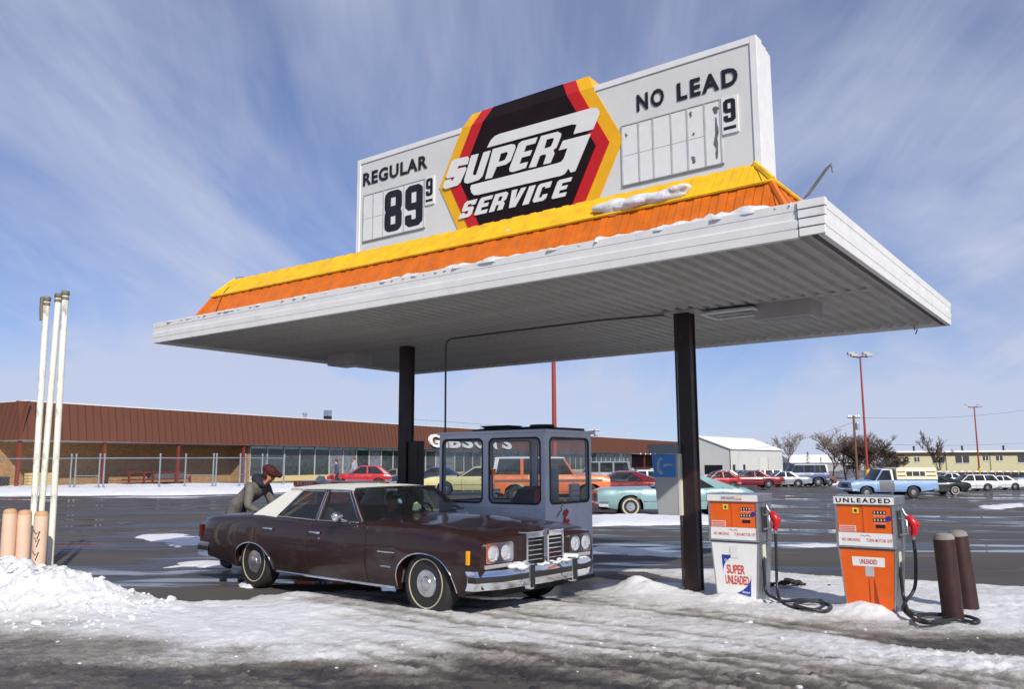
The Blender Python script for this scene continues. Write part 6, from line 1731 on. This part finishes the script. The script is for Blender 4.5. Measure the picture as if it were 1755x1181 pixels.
# fascia panels: each a sloping sheet with a raised seam
pwd = 1.2
fp = MB()
fp.hexa([(0, 0, ZE), (pwd-.02, 0, ZE), (pwd-.02, .12, ZE), (0, .12, ZE)], [(0, .50, ZT), (pwd-.02, .50, ZT), (pwd-.02, .62, ZT), (0, .62, ZT)])
fp.cur = 1
for k in range(2):
    xx = pwd*k/2
    fp.hexa([(xx, -.035, ZE), (xx+.035, -.035, ZE), (xx+.035, .0, ZE), (xx, .0, ZE)], [(xx, .465, ZT), (xx+.035, .465, ZT), (xx+.035, .50, ZT), (xx, .50, ZT)])
fpm = fp.mesh('fascia_panel', [fas, seamm])
n = int(SL/pwd)
for i in range(n):
    inst('fascia_panel', fpm, store, (i*pwd, 0, 0))
for i in range(16):
    inst('fascia_panel', fpm, store, (0.0, 16*pwd-i*pwd, 0), (0, 0, RAD(-90)))
MB().box((.5, .62, ZT-.3), (SL, 60, ZT-.02)).build('roof', mat('store_roof', (.5, .5, .5), .8), store)
MB().box((.45, .46, ZT), (SL, .75, ZT+.06)).build('coping', M['fascia'], store)
MB().box((.46, .76, ZT), (.75, 20, ZT+.06)).build('coping', M['fascia'], store)
soff = mat('store_soffit', (.55, .54, .52), .7)
MB().box((.05, .12, ZE-.06), (21.0, 3.2, ZE-.003)).build('soffit', soff, store)
MB().box((21.0, .12, ZE-.06), (SL, 1.5, ZE-.003)).build('soffit', soff, store)
MB().box((.6, 3.0, -1.5), (20.6, 3.2, ZE-.062)).build('brick_wall', brick, store)
MB().box((-6.0, 3.0, -1.5), (.598, 3.2, ZE-.062)).build('brick_wall', brick, store)
MB().box((20.601, .9, -1.5), (20.85, 3.2, ZE-.062)).build('brick_wall', brick, store)
postm = mat('post_red', S(118, 50, 36), .6)
for xx in (.15, 6.3, 12.7, 19.4):
    MB().box((xx, .20, -.3), (xx+.2, .38, ZE-.062)).build('porch_post', postm, store)
# storefront windows
sg_ = glass('store_glass', (.42, .50, .50), .30, dust=(.16, .19, .20))
sg2_ = glass('store_glass_pale', (.5, .55, .55), .55, dust=(.30, .33, .36))
mull = mat('mullion', (.62, .62, .60), .4, metal=.3)
x = 20.9; k = 0
MB().box((20.86, .95, -1.6), (SL-28, 1.05, .50)).build('stall_riser', mat('riser_cream', S(206, 186, 134), .7, var=.08), store)
while x < SL-30:
    wd = 2.05
    pn = MB().box((x+.05, .99, .51), (x+wd-.05, 1.01, ZE-.065)).build('window', sg2_ if k in (5, 6, 8, 14, 15, 21) else sg_, store)
    MB().box((x-.05, .93, .505), (x+.045, 1.06, ZE-.064)).build('mullion', mull, pn)
    x += wd; k += 1
MB().box((20.9, 9, -1.5), (SL-28, 9.2, ZE-.1)).build('back_partition', mat('inside_wall', (.22, .24, .22), .8, var=.5, scale=.6), store)
MB().box((20.9, 1.2, -1.6), (SL-28, 9, .0)).build('inside_floor', mat('inside_floor', (.2, .19, .18), .6), store)
for xx in np.arange(24, 100, 6):
    for yy in (3.2, 6.2):
        MB().box((float(xx), yy, ZE-.16), (float(xx)+3, yy+.25, ZE-.12)).build('ceiling_lamp', mat('tube_lamp', (.75, .95, .80), .4, emit=1.2), store)
MB().box((SL-27.9, 3.0, -1.5), (SL, 3.2, ZE-.062)).build('brick_wall', mat('dark_brown_wall', S(84, 50, 40), .8), store)
for xx in (SL-24, SL-16, SL-8, SL-1):
    MB().box((xx, .3, -1.6), (xx+.25, .5, ZE-.062)).build('porch_post', postm, store)
for i in range(9):
    MB().ball((SL-27+2.6*i, -.05, ZE-.12), .16, 8, 6).build('eave_bulb', mat('bulb_white', (.8, .8, .76), .3), store)
# sign letters on the fascia
xa0, xa1 = 46.8, 66.0
word = "GIBSON'S"
def ffn(x_, y_, d_):
    t_ = (y_-ZE)/(ZT-ZE)
    return (x_, .5*t_-.03-d_, y_)
widths = dict(I=.32); widths["'"] = .28
tot = sum(widths.get(c_, 1.0) for c_ in word); gap = .22
unit = (xa1-xa0)/(tot+gap*(len(word)-1)); cx_ = xa0
for c_ in word:
    w_ = widths.get(c_, 1.0)*unit
    y0_ = 3.36 if c_ != "'" else 4.4
    lettering('sign_letter', c_, ffn, (cx_, y0_, cx_+w_, 4.92), M['lwhite'], store, .035, depth=.02, raised=.22)
    cx_ += w_+gap*unit
# roof vents and a roof railing
MB().lathe([(.14, 0), (.14, .6), (.26, .65), (.26, .8), (.14, .85)], 14, Matrix.Translation((30.8, 4, ZT))).build('roof_vent', M['steel'], store, smooth=40)
vb = MB(); vb.box((34.2, 4, ZT), (34.8, 4.6, ZT+.7)); vb.build('roof_stack', M['black'], store)
MB().box((34.2, 4, ZT+.701), (34.8, 4.6, ZT+1.3)).build('roof_stack', mat('stack_grey', S(120, 130, 150), .5), store)
rl = MB().tube([(44, 1.2, ZT+.75), (80, 1.2, ZT+.75)], .04, 5)
for xx in range(44, 81, 4): rl.tube([(xx, 1.2, ZT), (xx, 1.2, ZT+.75)], .035, 5)
rl.build('roof_rail', mat('rail_grey', (.35, .36, .38), .5), store)

# lumber racks and stacked goods by the store wall
def stp(x_, y_, z_=0): return BO+BD*x_+Vector((-BD.y, BD.x, 0))*y_+Vector((0, 0, z_))
rack = thing('lumber_rack', 'dark red wooden rack standing by the brick wall behind the fence', 'rack', stp(9.2, 1.6), BYAW)
rkm = mat('rack_red', S(112, 30, 26), .7)
for xx in (0, 1.3, 2.1, 4.2, 5.6): MB().box((xx, -.4, 0), (xx+.12, -.28, 1.0)).build('upright', rkm, rack)
for zz_ in (.35, .92): MB().box((-.05, -.27, zz_), (5.8, .4, zz_+.10)).build('shelf', rkm, rack)
MB().box((2.2, -.2, .46), (5.5, .38, .85)).build('stored_boards', mat('grey_boards', (.10, .10, .11), .7), rack)
cr_ = thing('lumber_stack', 'pale stack of boards against the brick wall', 'lumber', stp(1.6, 1.5), BYAW)
for k in range(5): MB().box((0, -.3, .05+.2*k), (2.0, .3, .05+.2*k+.17)).build('board', mat('pale_lumber', S(196, 176, 120), .7, var=.15), cr_)
bn = thing('crate_pile', 'dark crates at the left corner of the brown store', 'crates', stp(-1.5, 1.4), BYAW)
for k in range(3): MB().box((-.2+.65*k, -.4, 0), (.4+.65*k, .3, .8+.1*(k % 2))).build('crate', mat('dark_crate', (.035, .03, .03), .8), bn)
bw = thing('wall_panel', 'pale board leaning on the store wall at the far left', 'board', stp(-3.2, 2.0), BYAW)
MB().box((-1.2, -.1, .75), (1.3, .0, 1.35)).build('panel', mat('pale_board', (.5, .5, .48), .7), bw)
MB().box((-1.2, -.12, 0), (-1.1, -.02, .749)).build('leg', mat('pale_board', (.5, .5, .48), .7), bw)
dsp = thing('red_display', 'red display stand inside the store window', 'display', stp(29.5, 1.6, .2), BYAW)
MB().box((0, 0, 0), (4.2, .5, 1.15)).build('cabinet', mat('display_red', S(190, 26, 30), .5), dsp)
MB().box((1.2, -.03, .1), (1.7, -.001, .9)).build('panel', M['white'], dsp)
MB().box((2.2, -.03, .1), (2.5, -.001, .9)).build('panel', M['white'], dsp)

# chain link fence in front of the store
galv = mat('galvanised', S(140, 150, 156), .45, metal=.5, var=.15)
fence = thing('chain_link_fence', 'galvanised chain link fence standing in the snow by the store', 'fence', G(120, 842), 0)
f0 = G(120, 842)
fposts = [(-60, 843), (119, 842), (127, 842), (168, 842), (176, 842), (272, 841), (316, 840), (364, 840), (369, 840), (410, 839), (419, 838), (448, 837), (456, 836), (486, 835)]
fpts = []
for px, py in fposts:
    g = G(px, py); tz = atY(px, 775+(px-120)*.045, g.y).z
    fpts.append(g)
    q = g-f0
    MB().tube([(q.x, q.y, -.1), (q.x, q.y, 2.15)], .055, 8).build('post', galv, fence, smooth=50)
    MB().ball((q.x, q.y, 2.17), .07, 8, 6).build('post_cap', galv, fence, smooth=50)
for i in range(len(fpts)-1):
    a = fpts[i]-f0; b_ = fpts[i+1]-f0
    MB().tube([(a.x, a.y, 1.95), (b_.x, b_.y, 1.95)], .035, 6).build('rail', galv, fence)
    if i in (2, 6, 9): MB().tube([(a.x, a.y, .9), (b_.x, b_.y, .9)], .035, 6).build('rail', galv, fence)
# diamond mesh of thin wires
wm = MB()
for i in range(len(fpts)-1):
    a = fpts[i]-f0; b_ = fpts[i+1]-f0; ln = (b_-a).length
    if ln < .8: continue
    nw = int(ln/.22)
    for k in range(-8, nw):
        for dr in (1, -1):
            s0, s1 = k*.22, k*.22+1.8
            z0, z1 = (.1, 1.9) if dr > 0 else (1.9, .1)
            c0_ = max(0, s0); c1_ = min(ln, s1)
            if c1_ <= c0_: continue
            p0 = a.lerp(b_, c0_/ln); p1 = a.lerp(b_, c1_/ln)
            wm.tube([(p0.x, p0.y, z0+(z1-z0)*(c0_-s0)/1.8), (p1.x, p1.y, z0+(z1-z0)*(c1_-s0)/1.8)], .0035, 3, False)
tag(wm.build('wire_mesh', galv, fence), kind='stuff')

# ------------------------------------------------------------------ white metal warehouse
WC = Vector((36.4, 140, 0)); wz0 = -1.3
wa = Vector((.6, .8, 0)); wb = Vector((-.8, .6, 0))
wyaw = math.atan2(wa.y, wa.x)
wh = thing('metal_warehouse', 'white gabled metal warehouse with snow on its roof beyond the parked cars', 'warehouse', WC, wyaw)
wht = mat('warehouse_white', (.58, .59, .58), .5, var=.06, scale=.3)
Ls, Lg, ze_, zr_ = 25.6, 11.6, 3.7, 5.9
MB().box((0, 0, wz0-.5), (Ls, Lg, ze_)).build('wall', wht, wh)
MB().add([(0, 0, ze_), (0, Lg, ze_), (0, Lg/2, zr_), (.3, 0, ze_), (.3, Lg, ze_), (.3, Lg/2, zr_)], [(0, 1, 2), (3, 5, 4), (0, 2, 5, 3), (1, 4, 5, 2)]).build('gable', wht, wh)
rsn = mat('roof_snow_white', (.80, .80, .80), .6, var=.08, scale=.3)
rfm = MB()
rfm.hexa([(-.2, -.25, ze_-.06), (Ls+.2, -.25, ze_-.06), (Ls+.2, Lg/2, zr_+.02), (-.2, Lg/2, zr_+.02)], [(-.2, -.25, ze_+.08), (Ls+.2, -.25, ze_+.08), (Ls+.2, Lg/2, zr_+.16), (-.2, Lg/2, zr_+.16)])
rfm.hexa([(-.2, Lg/2, zr_+.02), (Ls+.2, Lg/2, zr_+.02), (Ls+.2, Lg+.25, ze_-.06), (-.2, Lg+.25, ze_-.06)], [(-.2, Lg/2, zr_+.16), (Ls+.2, Lg/2, zr_+.16), (Ls+.2, Lg+.25, ze_+.08), (-.2, Lg+.25, ze_+.08)])
rfm.build('roof', rsn, wh)
for k in range(24):
    MB().box((Ls*k/24, -.03, wz0), (Ls*k/24+.08, -.001, ze_-.08)).build('wall_rib', wht, wh)
MB().box((-.03, 1.4, -1.2), (-.002, 4.6, 1.05)).build('door_opening', M['black'], wh)
for (a, b_) in ((1.0, 2.0), (5.6, 6.5)):
    MB().box((a, -.05, -1.4), (b_, -.031, 1.1)).build('door_opening', M['black'], wh)
dr = MB().box((13.5, -.05, -.6), (17.5, -.031, 2.4)).build('loading_door', mat('door_white', (.66, .66, .64), .5), wh)
MB().box((17.5, -.06, -.6), (17.8, -.035, 2.45)).build('door_frame', mat('door_frame_ochre', S(190, 140, 70), .6), wh)
MB().box((-.06, -.06, wz0), (.06, .0, ze_-.07)).build('corner_trim', mat('warehouse_trim', S(90, 70, 60), .6), wh)

# ------------------------------------------------------------------ apartment block and its fence at right
ap0 = atY(1538, 776, 172); ap1 = atY(1790, 773, 168)
ap = thing('apartment_block', 'low pale yellow apartment block with a snowy flat roof at far right', 'building', (ap0.x, ap0.y, 0), math.atan2(ap1.y-ap0.y, ap1.x-ap0.x))
aL = (ap1-ap0).length+12; aT = ap0.z
acr = mat('apartment_cream', S(190, 184, 150), .8, var=.06, scale=.3)
MB().box((0, 0, -2.5), (aL, 10, aT-.25)).build('wall', acr, ap)
MB().box((-.5, -.7, aT-.25), (aL+.5, 10.6, aT-.05)).build('roof', mat('eave_brown', S(70, 56, 48), .7), ap)
MB().box((-.45, -.65, aT-.05), (aL+.4, 10.5, aT+.28)).build('roof_snow', rsn, ap, bevel=.08)
for (a, b_, c_, d_) in ((1549, 1558, 784, 792), (1568, 1577, 784, 792), (1598, 1618, 783, 794), (1635, 1658, 782, 794), (1679, 1688, 782, 790), (1700, 1711, 782, 790), (1734, 1758, 781, 793)):
    p0 = atY(a, c_, 171); p1 = atY(b_, d_, 171)
    x0_ = (Vector((p0.x, p0.y, 0))-Vector((ap0.x, ap0.y, 0))).length; x1_ = (Vector((p1.x, p1.y, 0))-Vector((ap0.x, ap0.y, 0))).length
    wn = MB().box((x0_, -.03, p1.z), (x1_, -.005, p0.z)).build('window', mat('apartment_glass', (.05, .055, .065), .15), ap)
    MB().box(((x0_+x1_)/2-.05, -.06, p1.z), ((x0_+x1_)/2+.05, -.032, p0.z)).build('mullion', M['white'], wn)
    MB().box((x0_-.1, -.10, p1.z-.12), (x1_+.1, -.0305, p1.z)).build('sill', M['white'], wn)
for xx in (1.0, 9.2, 17.6, 25):
    MB().box((xx, -.08, -2.5), (xx+.15, -.004, aT-.26)).build('downpipe', mat('downpipe', S(120, 110, 90), .6), ap)
for xx in (4.5, 14, 22):
    MB().lathe([(.18, 0), (.18, .9), (.25, .95), (.25, 1.15)], 10, Matrix.Translation((xx, 4, aT+.2))).build('chimney', M['black'], ap)
pf0 = G(1592, 822); pf1 = G(1800, 823)
pk = thing('picket_fence', 'dark board fence with snow on every post behind the right row of cars', 'fence', pf0, math.atan2(pf1.y-pf0.y, pf1.x-pf0.x))
fl_ = (pf1-pf0).length
nf = int(fl_/.95)
pdm = mat('fence_dark', S(52, 40, 36), .8)
pbm = MB().box((0, 0, -1), (.88, .06, 1.0)).mesh('board', pdm); psm = MB().box((.25, -.1, 1.0), (.75, .16, 1.2)).mesh('snow_cap', rsn)
for i in range(nf):
    b_ = inst('board', pbm, pk, (i*.95, 0, 0)); inst('snow_cap', psm, b_)
# far houses with snowy roofs
for lab, px, w_, Yh in (('far low house with snow roof left of the bare trees', 1398, 14, 230), ('far grey house with snow roof behind the bare trees', 1440, 16, 260), ('far house with a white roof behind the warehouse', 1352, 14, 250)):
    g = atY(px, 810, Yh); h_ = thing('far_house', lab, 'house', (g.x, Yh, 0), RAD(8))
    MB().box((-w_/2, 0, -3), (w_/2, 8, 1.2)).build('wall', mat('house_grey', S(150, 150, 150), .8), h_)
    MB().hexa([(-w_/2-.4, -.4, 1.2), (w_/2+.4, -.4, 1.2), (w_/2+.4, 8.4, 1.2), (-w_/2-.4, 8.4, 1.2)], [(-w_/2-.4, 3.9, 3.4), (w_/2+.4, 3.9, 3.4), (w_/2+.4, 4.1, 3.4), (-w_/2-.4, 4.1, 3.4)]).build('roof', rsn, h_)
    for xx in (-3, 2): MB().box((xx, -.04, -1.0), (xx+1.4, -.01, .4)).build('window', M['black'], h_)

# ------------------------------------------------------------------ trees
bark = mat('bare_bark', S(84, 66, 56), .9, var=.25, scale=3)
bark2 = mat('dark_bark', S(54, 40, 36), .9, var=.25, scale=3)
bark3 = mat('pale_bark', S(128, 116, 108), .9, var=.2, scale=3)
def bare_tree(label, base, height, spread, mt, seed, depth=6, lean=0.0, trunk=.03, fork=3, twig=.022):
    t = thing('bare_tree', label, 'tree', base)
    rr = random.Random(seed)
    tr = MB(); cr2 = MB()
    def grow(p, d, ln, r, lev):
        mb_ = tr if lev == 0 else cr2
        n_ = 3
        pts = [p]; q = p.copy(); dd = d.copy()
        for k in range(n_):
            dd = (dd+Vector((rr.gauss(0, .10), rr.gauss(0, .10), rr.gauss(.03, .06)))).normalized()
            q = q+dd*ln/n_; pts.append(q.copy())
        mb_.tube(pts, [max(twig, r*(1-.42*i/n_)) for i in range(n_+1)], 6 if lev == 0 else (4 if lev < 3 else 3), lev == 0)
        if lev >= depth: return
        for j in range(fork if lev else fork+2):
            i = rr.randint(1, n_); st = pts[i] if j else pts[-1]
            a = rr.uniform(0, 6.283); sp_ = rr.uniform(.35, .95)*spread
            side = Vector((math.cos(a), math.sin(a), 0))
            nd = (dd*.9+side*sp_+Vector((0, 0, .18))).normalized()
            grow(st, nd, ln*rr.uniform(.55, .82), r*.58, lev+1)
    grow(Vector((0, 0, -.5)), Vector((lean, 0, 1)).normalized(), height*.30, height*trunk, 0)
    tr.build('trunk', mt, t, smooth=60)
    cr2.build('crown', mt, t)
    return t
def tb(px, Yd): 
    d = ray(px, 812); x_ = d.x/d.y*Yd
    return Vector((x_, Yd, float(gz(x_, Yd))))
bare_tree('tall pale bare tree left of the utility pole', tb(1450, 120), 9.6, 1.15, bark3, 11, 6, trunk=.016, fork=3)
bare_tree('pale bare tree, left edge of the tree clump', tb(1428, 124), 8.4, 1.2, bark3, 41, 6, trunk=.014, fork=3)
bare_tree('brown bare tree between the utility pole and lamp post', tb(1466, 118), 8.2, 1.4, bark, 43, 6, trunk=.014, fork=4)
bare_tree('bare grey tree behind the dark bushy tree', tb(1482, 126), 10.0, 1.15, bark3, 31, 6, trunk=.016, fork=3)
bare_tree('dark bushy bare tree behind the blue pickup', tb(1506, 112), 8.0, 1.4, bark, 12, 5, trunk=.02, fork=4, twig=.022)
bare_tree('low dark bare bush just right of the lamp post', tb(1526, 113), 7.0, 1.4, bark, 22, 5, trunk=.02, fork=4, twig=.022)
bare_tree('slim bare tree in front of the apartment block', tb(1611, 150), 9.5, .5, bark, 13, 6, trunk=.012)
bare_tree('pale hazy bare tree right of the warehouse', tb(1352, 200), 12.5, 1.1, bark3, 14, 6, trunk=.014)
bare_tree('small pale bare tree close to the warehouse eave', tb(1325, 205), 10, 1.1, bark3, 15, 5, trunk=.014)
needle = mat('spruce_needles', (.022, .034, .024), .8, var=.4, scale=2)
def spruce(label, base, h_, w_, seed):
    t = thing('spruce_tree', label, 'tree', base); rr = random.Random(seed)
    MB().tube([(0, 0, -.5), (0, 0, h_*.95)], [h_*.025, .02], 6).build('trunk', bark2, t)
    c_ = MB()
    for k in range(420):
        z = h_*(.08+.9*rr.random()**1.1); r_ = w_*(1-z/h_)*rr.uniform(.35, 1.0)+.03; a = rr.uniform(0, 6.283)
        p = Vector((r_*math.cos(a), r_*math.sin(a), z)); L_ = rr.uniform(.15, .4)*h_*.16; o_ = Vector((math.cos(a), math.sin(a), -.35))*L_; s_ = Vector((-math.sin(a), math.cos(a), 0))*L_*.3
        c_.add([p-o_*.4-s_, p-o_*.4+s_, p+o_], [(0, 1, 2)])
    c_.build('crown', needle, t)
spruce('small dark spruce left of the bare trees', tb(1386, 165), 4.6, 1.5, 1)
spruce('smaller dark spruce beside the far snow roofs', tb(1408, 175), 3.6, 1.2, 2)

# ------------------------------------------------------------------ lamp posts, utility poles, wires
lred_ = mat('lamp_post_red', S(150, 58, 44), .5, var=.1); lyl = mat('lamp_base_yellow', S(226, 178, 30), .5)
def lamp_post(label, base, h_, r, heads=True, k=1.0):
    t = thing('lamp_post', label, 'lamp post', base, 0, 'parking lot lamp posts')
    MB().tube([(0, 0, 1.55), (0, 0, h_)], [r, r*.62], 10).build('pole', lred_, t, smooth=50)
    MB().tube([(0, 0, -.3), (0, 0, 1.55)], [r*1.7, r*1.6], 12).build('base', lyl, t, smooth=50)
    if heads:
        ar = MB().tube([(-.9, 0, h_), (.9, 0, h_)], .06, 6); ar.tube([(0, -.9, h_), (0, .9, h_)], .06, 6)
        arm = ar.build('cross_arm', lred_, t)
        for a, b_ in ((-.9, -.4), (.9, -.4), (-.9, .5), (.9, .5)):
            MB().box((a-.38*k, b_-.25*k, h_+.0+.35*(b_ > 0)), (a+.38*k, b_+.25*k, h_+.3*k+.35*(b_ > 0))).build('lamp_head', mat('lamp_head', (.42, .42, .38), .5), arm, bevel=.04)
g = tb(1487, 98); lamp_post('red parking lot lamp post with four lamps and a yellow base', g, atY(1474, 612, 98).z-g.z, .15)
g = tb(1679, 124); lamp_post('red lamp post with a yellow base before the apartment block', g, atY(1671, 698, 124).z-g.z, .13, True, .45)
g = tb(951, 44); lamp_post('red lamp post rising behind the attendant booth', g, 14.0, .135)
wood = mat('pole_wood', S(108, 82, 66), .85, var=.2)
def upole(label, base, h_, arms):
    t = thing('utility_pole', label, 'utility pole', base)
    MB().tube([(0, 0, -.5), (0, 0, h_)], [.2, .14], 8).build('pole', wood, t, smooth=50)
    for z_, w_ in arms:
        c_ = MB().box((-w_, -.08, h_-z_), (w_, .08, h_-z_+.16)).build('cross_arm', wood, t)
        for s_ in (-.85, -.4, .4, .85): MB().lathe([(.05, 0), (.09, .05), (.05, .2), (0, .22)], 6, Matrix.Translation((s_*w_, 0, h_-z_+.16))).build('insulator', M['steel'], c_)
    MB().lathe([(.22, 0), (.25, .1), (.25, .8), (.2, .9)], 10, Matrix.Translation((.42, 0, h_-1.8))).build('transformer', M['steel'], t)
g = tb(1469, 108); up1 = atY(1467, 713, 108).z-g.z; upole('wooden utility pole standing left of the tall lamp post', g, up1, ((.3, .75),))
g2 = tb(1020, 165); upole('small wooden utility pole showing above the store roof', g2, atY(1018, 737, 165).z-g2.z, ((.3, 1.0),))
def wire(label, a, b_, sag):
    w_ = thing('overhead_wire', label, 'wire', a)
    d = b_-a
    MB().tube([d*t_+Vector((0, 0, -sag*4*t_*(1-t_))) for t_ in [i/24 for i in range(25)]], .018, 4).build('cable', M['conduit'], w_)
wire('thin overhead wire running right from the utility pole', atY(1467, 716, 108), atY(1800, 696, 150), .8)
wire('lower overhead wire running right above the apartment roof', atY(1467, 760, 108), atY(1800, 756, 150), .5)
wire('thin overhead wire from the utility pole to the warehouse', atY(1467, 722, 108), atY(1240, 772, 150), 1.0)
